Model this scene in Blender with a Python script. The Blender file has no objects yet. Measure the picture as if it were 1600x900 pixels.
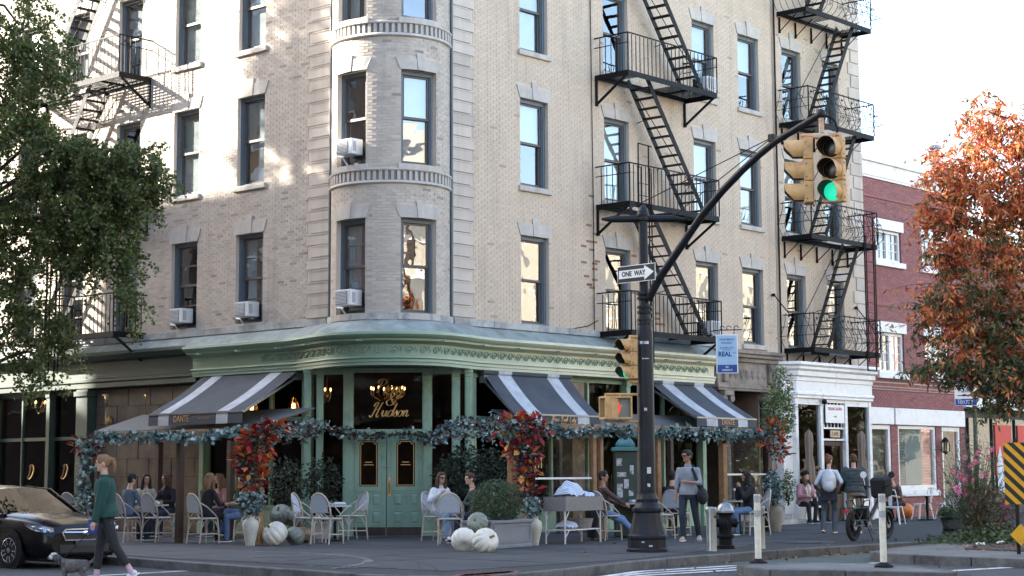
import bpy, bmesh, math, random
from math import sin, cos, pi, radians, sqrt, atan2
from mathutils import Matrix, Vector, Euler
random.seed(11)
S = bpy.context.scene
COL = S.collection
V = Vector
# ------------------------------------------------------------------ camera
F_, PIT, ROLL, PCX, PCY, CH = 2786.0, radians(6.99), radians(.28), 800.0, 400.0, 1.5
cam = bpy.data.cameras.new('camera'); cam_o = bpy.data.objects.new('camera', cam); COL.objects.link(cam_o)
cam.sensor_width = 36; cam.lens = F_ / 1600 * 36; cam.shift_y = -50 / 1600; cam.clip_start = .3; cam.clip_end = 2000
cam_o.matrix_world = Matrix.Translation((0, 0, CH)) @ Matrix.Rotation(pi / 2 + PIT, 4, 'X') @ Matrix.Rotation(-ROLL, 4, 'Z')
S.camera = cam_o
# ------------------------------------------------------------------ sky, sun, exposure
SUN_TO = V((-1.83, .35, .86)).normalized()          # towards the sun: low, from the left along the cross street
sun_el = math.asin(SUN_TO.z); sun_az = atan2(SUN_TO.x, SUN_TO.y)
W = bpy.data.worlds.new('World'); S.world = W; W.use_nodes = True
wn = W.node_tree
sky = wn.nodes.new('ShaderNodeTexSky'); sky.sky_type = 'NISHITA'; sky.sun_disc = False
sky.sun_elevation = sun_el; sky.sun_rotation = sun_az; sky.air_density = 1.0; sky.dust_density = 2.0; sky.ozone_density = 1.0
wn.links.new(sky.outputs[0], wn.nodes['Background'].inputs[0]); wn.nodes['Background'].inputs[1].default_value = .15
sl = bpy.data.lights.new('sun', 'SUN'); sl.energy = 5.0; sl.angle = radians(.53); sl.color = (1, .93, .82)
slo = bpy.data.objects.new('sun', sl); COL.objects.link(slo)
slo.rotation_euler = SUN_TO.to_track_quat('Z', 'Y').to_euler(); slo.location = (-60, 20, 40)
S.view_settings.view_transform = 'Standard'; S.view_settings.look = 'None'
S.view_settings.exposure = 2.6; S.view_settings.gamma = 1.0; S.view_settings.use_curve_mapping = False
# ------------------------------------------------------------------ surveying helpers: picture point -> place in the street
def ray(px, py):
    x, y = (px - PCX) / F_, -(py - PCY) / F_
    cr, sr = cos(-ROLL), sin(-ROLL)
    x, y = cr * x - sr * y, sr * x + cr * y
    return x, cos(PIT) - y * sin(PIT), sin(PIT) + y * cos(PIT)
def G(px, py, z=.14):
    r = ray(px, py); t = (z - CH) / r[2]
    return V((r[0] * t, r[1] * t, z))
def D(px, py, Y):
    r = ray(px, py); t = Y / r[1]
    return V((r[0] * t, Y, CH + r[2] * t))
AR, AL = radians(48.5), radians(41.5)
BAYR = 1.3458
BC = V((-2.7531, 40.1, 0))                           # axis of the round corner bay
T_R = Matrix.Translation(BC + V((BAYR, 0, 0))) @ Matrix.Rotation(AR, 4, 'Z')     # right street front: x along, y inwards
T_L = Matrix.Translation(BC - V((BAYR, 0, 0))) @ Matrix.Rotation(-AL, 4, 'Z')    # left street front: x = -distance from the corner
def R(s, d, z=0.): return T_R @ V((s, -d, z))        # d = metres in front of the wall
def L(s, d, z=0.): return T_L @ V((-s, -d, z))
# ------------------------------------------------------------------ materials
def lin(h):
    if isinstance(h, str):
        h = h.lstrip('#'); c = [int(h[i:i + 2], 16) / 255 for i in (0, 2, 4)]
        return tuple(x / 12.92 if x < .04045 else ((x + .055) / 1.055) ** 2.4 for x in c)
    return tuple(h)
MATS = {}
def nd(nt, t, **k):
    n = nt.nodes.new(t)
    for a, b in k.items():
        if a in n.inputs.keys(): n.inputs[a].default_value = b
        else: setattr(n, a, b)
    return n
def mat(name, col, rough=.7, var=.18, scale=3., bump=0., bscale=60., metal=0., spec=.5, tint=None, col2=None, blotch=0., rnd=0., coat=0.):
    """col: base colour; var: slow value change; tint: name of a face colour attribute that replaces col; rnd: change from object to object"""
    if name in MATS: return MATS[name]
    m = bpy.data.materials.new(name); m.use_nodes = True; nt = m.node_tree; MATS[name] = m
    b = nt.nodes['Principled BSDF']; lk = nt.links.new
    c = lin(col)
    tc = nd(nt, 'ShaderNodeTexCoord')
    n1 = nd(nt, 'ShaderNodeTexNoise'); n1.inputs['Scale'].default_value = scale; n1.inputs['Detail'].default_value = 5; n1.inputs['Roughness'].default_value = .65
    lk(tc.outputs['Object'], n1.inputs['Vector'])
    mr = nd(nt, 'ShaderNodeMapRange'); mr.inputs[1].default_value = .3; mr.inputs[2].default_value = .7; mr.inputs[3].default_value = 1 - var; mr.inputs[4].default_value = 1 + var
    lk(n1.outputs[0], mr.inputs[0])
    vm = nd(nt, 'ShaderNodeVectorMath', operation='SCALE'); lk(mr.outputs[0], vm.inputs['Scale'])
    src = None
    if tint:
        at = nd(nt, 'ShaderNodeAttribute', attribute_name=tint); src = at.outputs['Color']
    if col2 is not None:
        n2 = nd(nt, 'ShaderNodeTexNoise'); n2.inputs['Scale'].default_value = scale * .37; n2.inputs['Detail'].default_value = 6; n2.inputs['Roughness'].default_value = .7
        lk(tc.outputs['Object'], n2.inputs['Vector'])
        rp = nd(nt, 'ShaderNodeValToRGB'); rp.color_ramp.elements[0].position = .5 - blotch; rp.color_ramp.elements[1].position = .62
        mx = nd(nt, 'ShaderNodeMix', data_type='RGBA'); lk(n2.outputs[0], rp.inputs[0]); lk(rp.outputs[0], mx.inputs[0])
        mx.inputs[6].default_value = (*c, 1); mx.inputs[7].default_value = (*lin(col2), 1)
        if src: lk(src, mx.inputs[6])
        src = mx.outputs[2]
    if rnd:
        oi = nd(nt, 'ShaderNodeObjectInfo'); hs = nd(nt, 'ShaderNodeMapRange'); lk(oi.outputs['Random'], hs.inputs[0])
        hs.inputs[3].default_value = 1 - rnd; hs.inputs[4].default_value = 1 + rnd
        v2 = nd(nt, 'ShaderNodeVectorMath', operation='SCALE'); lk(hs.outputs[0], v2.inputs['Scale'])
        if src: lk(src, v2.inputs[0])
        else: v2.inputs[0].default_value = c
        src = v2.outputs[0]
    if src: lk(src, vm.inputs[0])
    else: vm.inputs[0].default_value = c
    lk(vm.outputs[0], b.inputs['Base Color'])
    b.inputs['Roughness'].default_value = rough; b.inputs['Metallic'].default_value = metal; b.inputs['Specular IOR Level'].default_value = spec
    if coat: b.inputs['Coat Weight'].default_value = coat; b.inputs['Coat Roughness'].default_value = .04
    if rough < .95:
        rr = nd(nt, 'ShaderNodeMapRange'); lk(n1.outputs[0], rr.inputs[0]); rr.inputs[3].default_value = max(.02, rough - .12); rr.inputs[4].default_value = min(1, rough + .12)
        lk(rr.outputs[0], b.inputs['Roughness'])
    if bump:
        n3 = nd(nt, 'ShaderNodeTexNoise'); n3.inputs['Scale'].default_value = bscale; n3.inputs['Detail'].default_value = 4
        lk(tc.outputs['Object'], n3.inputs['Vector'])
        bp = nd(nt, 'ShaderNodeBump'); bp.inputs['Strength'].default_value = bump; bp.inputs['Distance'].default_value = .01
        lk(n3.outputs[0], bp.inputs['Height']); lk(bp.outputs[0], b.inputs['Normal'])
    return m
def streaks(m, col, lo=.52, hi=.75, amt=.55):
    nt = m.node_tree; b = nt.nodes['Principled BSDF']; lk = nt.links.new; old = b.inputs['Base Color'].links[0].from_socket
    tc = nd(nt, 'ShaderNodeTexCoord'); mp = nd(nt, 'ShaderNodeMapping'); mp.inputs['Scale'].default_value = (2.2, 2.2, .22); lk(tc.outputs['Object'], mp.inputs[0])
    n = nd(nt, 'ShaderNodeTexNoise'); n.inputs['Scale'].default_value = 1.3; n.inputs['Detail'].default_value = 7; n.inputs['Roughness'].default_value = .62; lk(mp.outputs[0], n.inputs['Vector'])
    mr = nd(nt, 'ShaderNodeMapRange'); mr.inputs[1].default_value = lo; mr.inputs[2].default_value = hi; mr.inputs[4].default_value = amt; lk(n.outputs[0], mr.inputs[0])
    mx = nd(nt, 'ShaderNodeMix', data_type='RGBA'); lk(mr.outputs[0], mx.inputs[0]); lk(old, mx.inputs[6]); mx.inputs[7].default_value = (*col, 1); lk(mx.outputs[2], b.inputs['Base Color'])
def emis(name, col, st):
    if name in MATS: return MATS[name]
    m = bpy.data.materials.new(name); m.use_nodes = True; MATS[name] = m
    b = m.node_tree.nodes['Principled BSDF']; b.inputs['Base Color'].default_value = (*lin(col), 1)
    b.inputs['Emission Color'].default_value = (*lin(col), 1); b.inputs['Emission Strength'].default_value = st
    return m
def glass(name, ior=1.9, tint=(.75, .8, .8), wave=.0, wscale=2.2, rough=.01):
    """thin pane: see-through with a mirror coat that follows the angle, slightly wavy"""
    if name in MATS: return MATS[name]
    m = bpy.data.materials.new(name); m.use_nodes = True; nt = m.node_tree; MATS[name] = m; lk = nt.links.new
    nt.nodes.remove(nt.nodes['Principled BSDF'])
    tr = nd(nt, 'ShaderNodeBsdfTransparent'); tr.inputs[0].default_value = (*tint, 1)
    gl = nd(nt, 'ShaderNodeBsdfGlossy'); gl.inputs['Roughness'].default_value = rough; gl.inputs[0].default_value = (.95, .97, 1, 1)
    f0 = ((ior - 1) / (ior + 1)) ** 2; lw = nd(nt, 'ShaderNodeLayerWeight'); lw.inputs[0].default_value = .5; pw = nd(nt, 'ShaderNodeMath', operation='POWER'); lk(lw.outputs['Facing'], pw.inputs[0]); pw.inputs[1].default_value = 5
    fr = nd(nt, 'ShaderNodeMath', operation='MULTIPLY_ADD'); lk(pw.outputs[0], fr.inputs[0]); fr.inputs[1].default_value = 1 - f0; fr.inputs[2].default_value = f0
    mx = nd(nt, 'ShaderNodeMixShader'); lk(fr.outputs[0], mx.inputs[0]); lk(tr.outputs[0], mx.inputs[1]); lk(gl.outputs[0], mx.inputs[2])
    lk(mx.outputs[0], nt.nodes['Material Output'].inputs[0])
    if wave:
        tc = nd(nt, 'ShaderNodeTexCoord'); n3 = nd(nt, 'ShaderNodeTexNoise'); n3.inputs['Scale'].default_value = wscale; n3.inputs['Detail'].default_value = 1
        oi = nd(nt, 'ShaderNodeObjectInfo'); ad = nd(nt, 'ShaderNodeVectorMath', operation='ADD'); lk(tc.outputs['Object'], ad.inputs[0])
        sc = nd(nt, 'ShaderNodeVectorMath', operation='SCALE'); sc.inputs[0].default_value = (31, 17, 9); lk(oi.outputs['Random'], sc.inputs['Scale']); lk(sc.outputs[0], ad.inputs[1])
        lk(ad.outputs[0], n3.inputs['Vector'])
        bp = nd(nt, 'ShaderNodeBump'); bp.inputs['Strength'].default_value = 1; bp.inputs['Distance'].default_value = wave
        lk(n3.outputs[0], bp.inputs['Height']); lk(bp.outputs[0], gl.inputs['Normal'])
    return m
# ------------------------------------------------------------------ mesh builder
class MB:
    def __init__(s): s.v = []; s.f = []; s.t = []; s.M = None; s.tint = None
    def add(s, vs, fs, M=None, tint=None):
        o = len(s.v); M = M or s.M
        if M is not None: vs = [M @ V(p) for p in vs]
        s.v += [tuple(p) for p in vs]; s.f += [tuple(i + o for i in f) for f in fs]
        t = tint if tint is not None else s.tint
        s.t += [t] * len(fs)
    def quad(s, a, b, c, d, **k): s.add([a, b, c, d], [(0, 1, 2, 3)], **k)
    def box(s, x0, x1, y0, y1, z0, z1, **k):
        s.add([(x0, y0, z0), (x1, y0, z0), (x1, y1, z0), (x0, y1, z0), (x0, y0, z1), (x1, y0, z1), (x1, y1, z1), (x0, y1, z1)],
              [(0, 3, 2, 1), (4, 5, 6, 7), (0, 1, 5, 4), (1, 2, 6, 5), (2, 3, 7, 6), (3, 0, 4, 7)], **k)
    def tube(s, pts, r, n=6, caps=True, flat=1., **k):
        pts = [V(p) for p in pts]; m = len(pts)
        if not isinstance(r, (list, tuple)): r = [r] * m
        vs = []; up = None
        for i, p in enumerate(pts):
            t = (pts[min(i + 1, m - 1)] - pts[max(i - 1, 0)])
            if t.length < 1e-9: t = V((0, 0, 1))
            t.normalize()
            if up is None:
                up = V((0, 0, 1)) if abs(t.z) < .9 else V((1, 0, 0))
            a = up - t * up.dot(t)
            if a.length < 1e-6: a = t.orthogonal()
            a.normalize(); up = a; b = t.cross(a)
            for j in range(n):
                w = 2 * pi * (j + .5) / n
                vs.append(p + a * (cos(w) * r[i] * flat) + b * (sin(w) * r[i]))
        fs = [(i * n + j, i * n + (j + 1) % n, (i + 1) * n + (j + 1) % n, (i + 1) * n + j) for i in range(m - 1) for j in range(n)]
        if caps: fs += [tuple(range(n - 1, -1, -1)), tuple(range((m - 1) * n, m * n))]
        s.add(vs, fs, **k)
    def bar(s, p, q, w, h=None, up=(0, 0, 1), **k):
        p, q = V(p), V(q); t = (q - p).normalized(); up = V(up); h = h or w
        a = up - t * up.dot(t)
        if a.length < 1e-6: a = t.orthogonal()
        a.normalize(); b = t.cross(a); vs = []
        for c in (p, q):
            for i, j in ((-1, -1), (1, -1), (1, 1), (-1, 1)): vs.append(c + b * (i * w / 2) + a * (j * h / 2))
        s.add(vs, [(0, 1, 2, 3), (7, 6, 5, 4), (0, 4, 5, 1), (1, 5, 6, 2), (2, 6, 7, 3), (3, 7, 4, 0)], **k)
    def lathe(s, prof, n=16, cx=0, cy=0, a0=0, a1=2 * pi, **k):
        full = abs(a1 - a0 - 2 * pi) < 1e-6; m = len(prof); c = n if full else n + 1
        vs = [(cx + r * cos(a0 + (a1 - a0) * j / n), cy + r * sin(a0 + (a1 - a0) * j / n), z) for r, z in prof for j in range(c)]
        fs = [(i * c + j, i * c + (j + 1) % c, (i + 1) * c + (j + 1) % c, (i + 1) * c + j) for i in range(m - 1) for j in range(n)]
        if full:
            if prof[0][0] > 1e-4: fs.append(tuple(range(c - 1, -1, -1)))
            if prof[-1][0] > 1e-4: fs.append(tuple(range((m - 1) * c, m * c)))
        s.add(vs, fs, **k)
    def prism(s, poly, z0, z1, **k):
        n = len(poly)
        s.add([(x, y, z0) for x, y in poly] + [(x, y, z1) for x, y in poly],
              [tuple(range(n - 1, -1, -1)), tuple(range(n, 2 * n))] + [(i, (i + 1) % n, n + (i + 1) % n, n + i) for i in range(n)], **k)
    def slab_xz(s, poly, y0, y1, **k):     # polygon in the x-z plane, thick along y
        n = len(poly)
        s.add([(x, y0, z) for x, z in poly] + [(x, y1, z) for x, z in poly],
              [tuple(range(n)), tuple(range(2 * n - 1, n - 1, -1))] + [(i, n + i, n + (i + 1) % n, (i + 1) % n) for i in range(n)], **k)
    def ell(s, c, rx, ry=None, rz=None, n=10, m=7, **k):
        ry = ry or rx; rz = rz or rx; c = V(c)
        vs = [c + V((0, 0, -rz))]
        for i in range(1, m):
            a = -pi / 2 + pi * i / m
            vs += [c + V((rx * cos(a) * cos(2 * pi * j / n), ry * cos(a) * sin(2 * pi * j / n), rz * sin(a))) for j in range(n)]
        vs.append(c + V((0, 0, rz))); e = len(vs) - 1
        fs = [(0, 1 + (j + 1) % n, 1 + j) for j in range(n)]
        fs += [(1 + i * n + j, 1 + i * n + (j + 1) % n, 1 + (i + 1) * n + (j + 1) % n, 1 + (i + 1) * n + j) for i in range(m - 2) for j in range(n)]
        fs += [(e, 1 + (m - 2) * n + j, 1 + (m - 2) * n + (j + 1) % n) for j in range(n)]
        s.add(vs, fs, **k)
    def mesh(s, name, m=None, smooth=False):
        me = bpy.data.meshes.new(name); me.from_pydata(s.v, [], s.f)
        if any(t is not None for t in s.t):
            at = me.attributes.new('tint', 'FLOAT_COLOR', 'FACE')
            fl = []
            for t in s.t: fl += list(t or (1, 1, 1)) + [1.]
            at.data.foreach_set('color', fl)
        if m: me.materials.append(m)
        if smooth:
            me.polygons.foreach_set('use_smooth', [True] * len(me.polygons))
            if smooth != 'all': me.set_sharp_from_angle(angle=radians(smooth if smooth is not True else 40))
        me.update()
        return me
    def build(s, name, m, parent=None, Lm=None, smooth=False, bev=0, **tg):
        o = link(name, s.mesh(name, m, smooth), parent, Lm)
        if bev:
            md = o.modifiers.new('bevel', 'BEVEL'); md.width = bev; md.segments = 1; md.limit_method = 'ANGLE'; md.harden_normals = False
        return tag(o, **tg)
def link(name, data, parent=None, Lm=None):
    o = bpy.data.objects.new(name, data); COL.objects.link(o)
    if parent is not None: o.parent = parent
    if Lm is not None: o.matrix_basis = Lm
    return o
def tag(o, label=None, cat=None, group=None, kind=None):
    if label: o['label'] = label
    if cat: o['category'] = cat
    if group: o['group'] = group
    if kind: o['kind'] = kind
    return o
def thing(name, M, label, cat, group=None):
    o = link(name, None, None, M if isinstance(M, Matrix) else Matrix.Translation(M)); o.empty_display_size = .1
    return tag(o, label, cat, group)
def dup(root, M, label=None, parent=None):
    c = root.copy(); COL.objects.link(c)
    if parent is None: c.matrix_basis = M
    else: c.parent = parent
    if label: c['label'] = label
    for ch in root.children: dup(ch, None, None, c)
    return c
def TR(x, y, z=0, rz=0, s=1): return Matrix.Translation((x, y, z)) @ Matrix.Rotation(rz, 4, 'Z') @ Matrix.Scale(s, 4)
def frame(o, xdir): return Matrix.Translation(o) @ Matrix.Rotation(atan2(xdir[1], xdir[0]), 4, 'Z')
def text_mesh(txt, size, depth=.003, shear=0., bold=0., align='CENTER', sx=1.):
    cu = bpy.data.curves.new('lettering', 'FONT'); cu.body = txt; cu.size = size; cu.extrude = depth; cu.align_x = align; cu.align_y = 'CENTER'
    cu.shear = shear; cu.offset = bold; cu.resolution_u = 3
    o = bpy.data.objects.new('lettering', cu); COL.objects.link(o)
    me = bpy.data.meshes.new_from_object(o.evaluated_get(bpy.context.evaluated_depsgraph_get()))
    bpy.data.objects.remove(o); bpy.data.curves.remove(cu)
    if sx != 1: me.transform(Matrix.Diagonal((sx, 1, 1, 1)))
    return me
UP = Matrix.Rotation(pi / 2, 4, 'X')          # stands lettering up, facing local -y
def text(txt, size, m, parent, Lm, name='lettering', **k):
    me = text_mesh(txt, size, **k); me.materials.clear(); me.materials.append(m)
    return link(name, me, parent, Lm @ UP)
# ------------------------------------------------------------------ palette
BRK = lin('#b7a58c'); 
M_brick = mat('brick_cream', (.5, .44, .37), .85, .06, 1.2, bump=.3, bscale=90, tint='tint')
M_brick1 = mat('brick_cream_single', (.50, .44, .375), .85, .10, 1.2, bump=.35, bscale=90, rnd=.10)
M_mortar = mat('mortar', (.53, .455, .37), .9, .08, 1.5, bump=.3, bscale=120)
M_stone = mat('lintel_stone', (.46, .425, .38), .8, .14, 4, bump=.25, bscale=70, rnd=.06)
M_base = mat('stone_course', (.40, .40, .38), .8, .2, 5, bump=.3, bscale=50, col2=(.26, .27, .27), blotch=.05)
for m_ in (M_brick, M_brick1, M_mortar, M_stone): streaks(m_, (.26, .215, .17), .5, .78, .5)
streaks(M_base, (.12, .13, .13))
M_slate = mat('slate_paint', (.095, .125, .15), .45, .12, 6, bump=.05)
M_sash = mat('sash_brown', (.075, .06, .052), .5, .15, 8)
M_dark = mat('dark_room', (.012, .011, .011), .9, .3, 2)
M_glass = glass('window_glass', 2.6, (.62, .66, .68), .0045, 2.0)
M_glassd = glass('shop_glass', 1.16, (.6, .6, .58), .003, 1.5)
M_blind = mat('blind_cloth', (.62, .62, .58), .9, .05, 3)
M_curt = mat('curtain_cloth', (.45, .47, .47), .9, .1, 3)
M_curt_red = mat('curtain_red', (.16, .035, .03), .9, .15, 3)
M_amber = mat('curtain_amber', (.42, .2, .03), .8, .15, 3)
M_iron = mat('black_iron', (.0045, .0048, .0056), .65, .3, 9, spec=.22)
M_green = mat('sage_green_paint', (.25, .375, .27), .5, .12, 4, bump=.06, bscale=40, col2=(.2, .305, .22), blotch=-.06)
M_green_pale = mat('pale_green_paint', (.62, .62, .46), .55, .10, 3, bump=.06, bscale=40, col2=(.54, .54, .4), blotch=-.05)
def pale_to_right():  # greener up to the bay, paler further along the right street front
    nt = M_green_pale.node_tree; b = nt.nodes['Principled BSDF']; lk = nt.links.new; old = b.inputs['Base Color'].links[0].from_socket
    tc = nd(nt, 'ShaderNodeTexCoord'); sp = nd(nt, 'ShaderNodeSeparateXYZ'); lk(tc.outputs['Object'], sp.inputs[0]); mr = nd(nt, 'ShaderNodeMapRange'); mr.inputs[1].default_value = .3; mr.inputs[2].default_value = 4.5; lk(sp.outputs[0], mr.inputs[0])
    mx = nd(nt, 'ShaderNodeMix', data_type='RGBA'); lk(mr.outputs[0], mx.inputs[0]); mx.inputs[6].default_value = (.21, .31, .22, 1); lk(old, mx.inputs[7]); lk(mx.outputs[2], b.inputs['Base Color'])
pale_to_right()
M_greend = mat('dark_green_paint', (.038, .06, .045), .5, .2, 4, bump=.06)
M_flash = mat('weathered_flashing', (.25, .285, .265), .6, .25, 3.5, bump=.2, bscale=25, col2=(.18, .2, .18), blotch=.02)
M_gold = mat('gold_leaf', (.72, .47, .2), .35, .1, 9, metal=.6)
M_brass = mat('brass', (.66, .47, .2), .25, .12, 12, metal=1)
M_white = mat('white_paint', (.74, .74, .72), .5, .06, 5, bump=.05, col2=(.62, .61, .58), blotch=-.08)
M_wood = mat('post_wood', (.25, .135, .06), .6, .3, 8, bump=.2, bscale=30)
M_woodd = mat('dark_wood', (.045, .022, .013), .6, .3, 8, bump=.2, bscale=30)
M_red_brick = mat('red_painted_brick', (.26, .09, .085), .7, .14, 1.2, bump=.3, bscale=80, tint='tint', col2=(.2, .07, .07), blotch=-.04)
M_red_mortar = mat('red_painted_joint', (.17, .06, .058), .8, .15, 1.5)
M_navy = mat('awning_cloth', (.058, .066, .08), .85, .25, 2.2, bump=.15, bscale=150)
M_stripe = mat('awning_stripe', (.43, .45, .48), .85, .2, 4, bump=.15, bscale=150)
M_steel = mat('galvanised', (.27, .28, .29), .35, .12, 8, metal=.8)
# ================================================================== ground
M_road = mat('asphalt', (.04, .041, .044), .85, .25, 1.3, bump=.5, bscale=160, col2=(.055, .057, .06), blotch=.06)
M_walk = mat('pavement_concrete', (.05, .051, .054), .8, .3, .9, bump=.35, bscale=110, col2=(.033, .034, .037), blotch=.06, rnd=.13)
M_joint = mat('pavement_joint', (.02, .021, .022), .9, .2, 3)
M_kerb = mat('kerb_granite', (.1, .098, .095), .8, .28, 5, bump=.4, bscale=60, col2=(.05, .05, .05), blotch=.02, rnd=.12)
M_paint = mat('road_paint', (.62, .62, .6), .7, .3, 9, bump=.2, bscale=100, col2=(.3, .3, .3), blotch=.0)
M_lane = mat('green_lane_paint', (.05, .068, .058), .85, .25, 2, bump=.3, bscale=120)
M_pale = mat('pale_seam', (.15, .15, .145), .9, .3, 6, bump=.2)
m = MB(); m.quad((-400, -300, 0), (400, -300, 0), (400, 600, 0), (-400, 600, 0))
road = m.build('road', M_road, kind='structure')
KERB = [L(60, 8.3), V((-6.9, 30.9, 0)), V((-4.9, 28.45, 0)), V((-3.09, 26.2, 0)), V((-2.2, 25.0, 0)), V((-.95, 24.35, 0)), V((.2, 24.9, 0)), V((1.5, 27.7, 0)), V((3.16, 30.2, 0)),
        V((4.75, 32.1, 0)), R(60, 9.6)]
def resample(pts, step):
    out = [pts[0].copy()]; left = step
    for a, b in zip(pts, pts[1:]):
        d = (b - a).length; t = 0
        while d - t > left: t += left; out.append(a.lerp(b, t / d)); left = step
        left -= d - t
    out.append(pts[-1].copy()); return out
def chaikin(p, n=2):
    for _ in range(n):
        q = [p[0]]
        for a, b in zip(p, p[1:]): q += [a.lerp(b, .25), a.lerp(b, .75)]
        p = q + [p[-1]]
    return p
KS = chaikin(KERB[1:-1], 2); KS = [KERB[0]] + KS + [KERB[-1]]
def inward(pts, d):
    out = []
    for i, p in enumerate(pts):
        t = (pts[min(i + 1, len(pts) - 1)] - pts[max(i - 1, 0)]); t.z = 0; t.normalize()
        out.append(p + V((-t.y, t.x, 0)) * d)
    return out
KI = inward(KS, .16)
# pavement bed + slabs
back = [R(60, -4), V((-2.75, 41.5, 0)), L(60, -4)]
m = MB(); poly = [(p.x, p.y) for p in KI] + [(p.x, p.y) for p in back]; m.prism(poly, -.05, .132)
pave = m.build('pavement', M_joint, kind='structure')
def clip(poly, a, b):            # keep left of a->b
    out = []
    f = lambda p: (b.x - a.x) * (p[1] - a.y) - (b.y - a.y) * (p[0] - a.x)
    for i, p in enumerate(poly):
        q = poly[(i + 1) % len(poly)]; u, v = f(p), f(q)
        if u >= 0: out.append(p)
        if (u >= 0) != (v >= 0):
            t = u / (u - v); out.append((p[0] + (q[0] - p[0]) * t, p[1] + (q[1] - p[1]) * t))
    return out
MID0, MID1 = V((-1.3, 20, 0)), V((-2.9, 45, 0))
rs = random.Random(3)
CL = inward([KERB[0]] + KERB[1:-1] + [KERB[-1]], .165)
def slabs(Fn, s0, s1, side):
    n = 0; w = 1.52; i = s0
    rows = [(-.5, 1.0), (1.0, 2.5), (2.5, 4.0), (4.0, 5.5), (5.5, 7.0), (7.0, 8.5), (8.5, 10.0), (10., 11.5), (11.5, 13), (13, 14.5)]
    while i < s1:
        for (d0, d1) in rows:
            g = .011
            p = [Fn(i + g, d1 - g), Fn(i + w - g, d1 - g), Fn(i + w - g, d0 + g), Fn(i + g, d0 + g)]
            p = [(q.x, q.y) for q in p]
            if side < 0: p = p[::-1]
            p = clip(p, MID0, MID1) if side < 0 else clip(p, MID1, MID0)
            for a, b in zip(CL, CL[1:]):
                if len(p) < 3: break
                p = clip(p, a, b)
            if len(p) < 3: continue
            ar = abs(sum(p[k][0] * p[(k + 1) % len(p)][1] - p[(k + 1) % len(p)][0] * p[k][1] for k in range(len(p)))) / 2
            if ar < .05: continue
            c = V((sum(q[0] for q in p) / len(p), sum(q[1] for q in p) / len(p), 0))
            if c.y < 5 or abs(c.x) / c.y > .42: continue
            m = MB(); m.prism([(q[0] - c.x, q[1] - c.y) for q in p], -.03, 0)
            m.build('paving_slab', M_walk, pave, TR(c.x, c.y, .14 + rs.uniform(-.003, .002)) @ Matrix.Rotation(rs.uniform(-.0015, .0015), 4, 'X')); n += 1
        i += w
    return n
slabs(R, -12.2, 30, 1); slabs(L, -12.2, 16, -1)
# kerb stones
ks = link('kerb', None); ks['kind'] = 'structure'
base = MB(); 
def strip(pts, d, z0, z1, name, m, parent):
    o = MB(); q = inward(pts, d); n = len(pts)
    vs = [(p.x, p.y, z) for z in (z0, z1) for p in pts] + [(p.x, p.y, z) for z in (z0, z1) for p in q]
    fs = []
    for i in range(n - 1):
        fs += [(i, i + 1, n + i + 1, n + i), (n + i, n + i + 1, 3 * n + i + 1, 3 * n + i), (2 * n + i + 1, 2 * n + i, 3 * n + i, 3 * n + i + 1)]
    fs += [(0, n, 3 * n, 2 * n), (n - 1, 3 * n - 1, 4 * n - 1, 2 * n - 1)]
    o.add(vs, fs); return o.build(name, m, parent, bev=.012)
fine = resample(KS, .3); i = 0
while i < len(fine) - 1:
    j = min(i + rs.choice((4, 5, 6, 7)), len(fine) - 1)
    seg = [p.copy() for p in fine[i:j + 1]]
    if len(seg) > 1:
        seg[0] = seg[0].lerp(seg[1], .02); seg[-1] = seg[-1].lerp(seg[-2], .02)
        c = seg[len(seg) // 2]
        if c.y > 5 and abs(c.x) / c.y < .45: strip(seg, .155, -.02, .143 + rs.uniform(-.004, .006), 'kerb_stone', M_kerb, ks)
    i = j
# pale seams and a ragged crack across the corner slabs
def ribbon(pts, w, z, name, m, parent=None, jit=.0):
    o = MB(); pts = resample([V(p) for p in pts], .12); q = []
    for i, p in enumerate(pts):
        t = (pts[min(i + 1, len(pts) - 1)] - pts[max(i - 1, 0)]); t.z = 0; t.normalize(); n = V((-t.y, t.x, 0)); ww = w * rs.uniform(1 - jit, 1 + jit) / 2
        j = n * rs.uniform(-jit, jit) * w * .5
        q += [p + n * ww + j, p - n * ww + j]
    o.add([(p.x, p.y, z) for p in q], [(2 * i, 2 * i + 1, 2 * i + 3, 2 * i + 2) for i in range(len(pts) - 1)])
    return o.build(name, m, parent)
ribbon(chaikin([G(400, 862), G(470, 864), G(545, 868), G(582, 875), G(560, 883), G(520, 889)], 3), .10, .1455, 'pale_seam', M_pale, pave, .8)
ribbon(chaikin([G(470, 883), G(510, 886), G(545, 888), G(590, 884)], 3), .06, .1455, 'pale_seam', M_pale, pave, .9)
ribbon(chaikin([G(436, 882), G(478, 876), G(520, 869)], 2), .03, .1460, 'crack', M_joint, pave, .6)
ribbon(chaikin([G(620, 874), G(668, 880), G(690, 896)], 2), .022, .1460, 'crack', M_joint, pave, .7)
ribbon(chaikin([G(850, 862), G(905, 868), G(960, 866)], 2), .02, .1460, 'crack', M_joint, pave, .7)
ribbon(chaikin([G(655, 898), G(656, 885), G(652, 878)], 2), .015, .1460, 'crack', M_joint, pave, .7)
gm = MB()
for i in range(260):
    c = G(rs.uniform(150, 1500), rs.uniform(846, 898)); r = rs.uniform(.012, .035); c.z = .1463; k_ = rs.random()
    if c.y < 27.5 or (c.x < -6 and c.y < 31.2) or (c.x > 4 and c.y < 33.5): continue
    gm.add([(c.x + r * rs.uniform(.7, 1.2) * cos(j), c.y + r * rs.uniform(.7, 1.2) * sin(j), c.z) for j in (0, .9, 1.8, 2.7, 3.6, 4.5, 5.4)], [tuple(range(7))], tint=(.02, .02, .022) if k_ < .6 else (.16, .16, .155))
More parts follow.
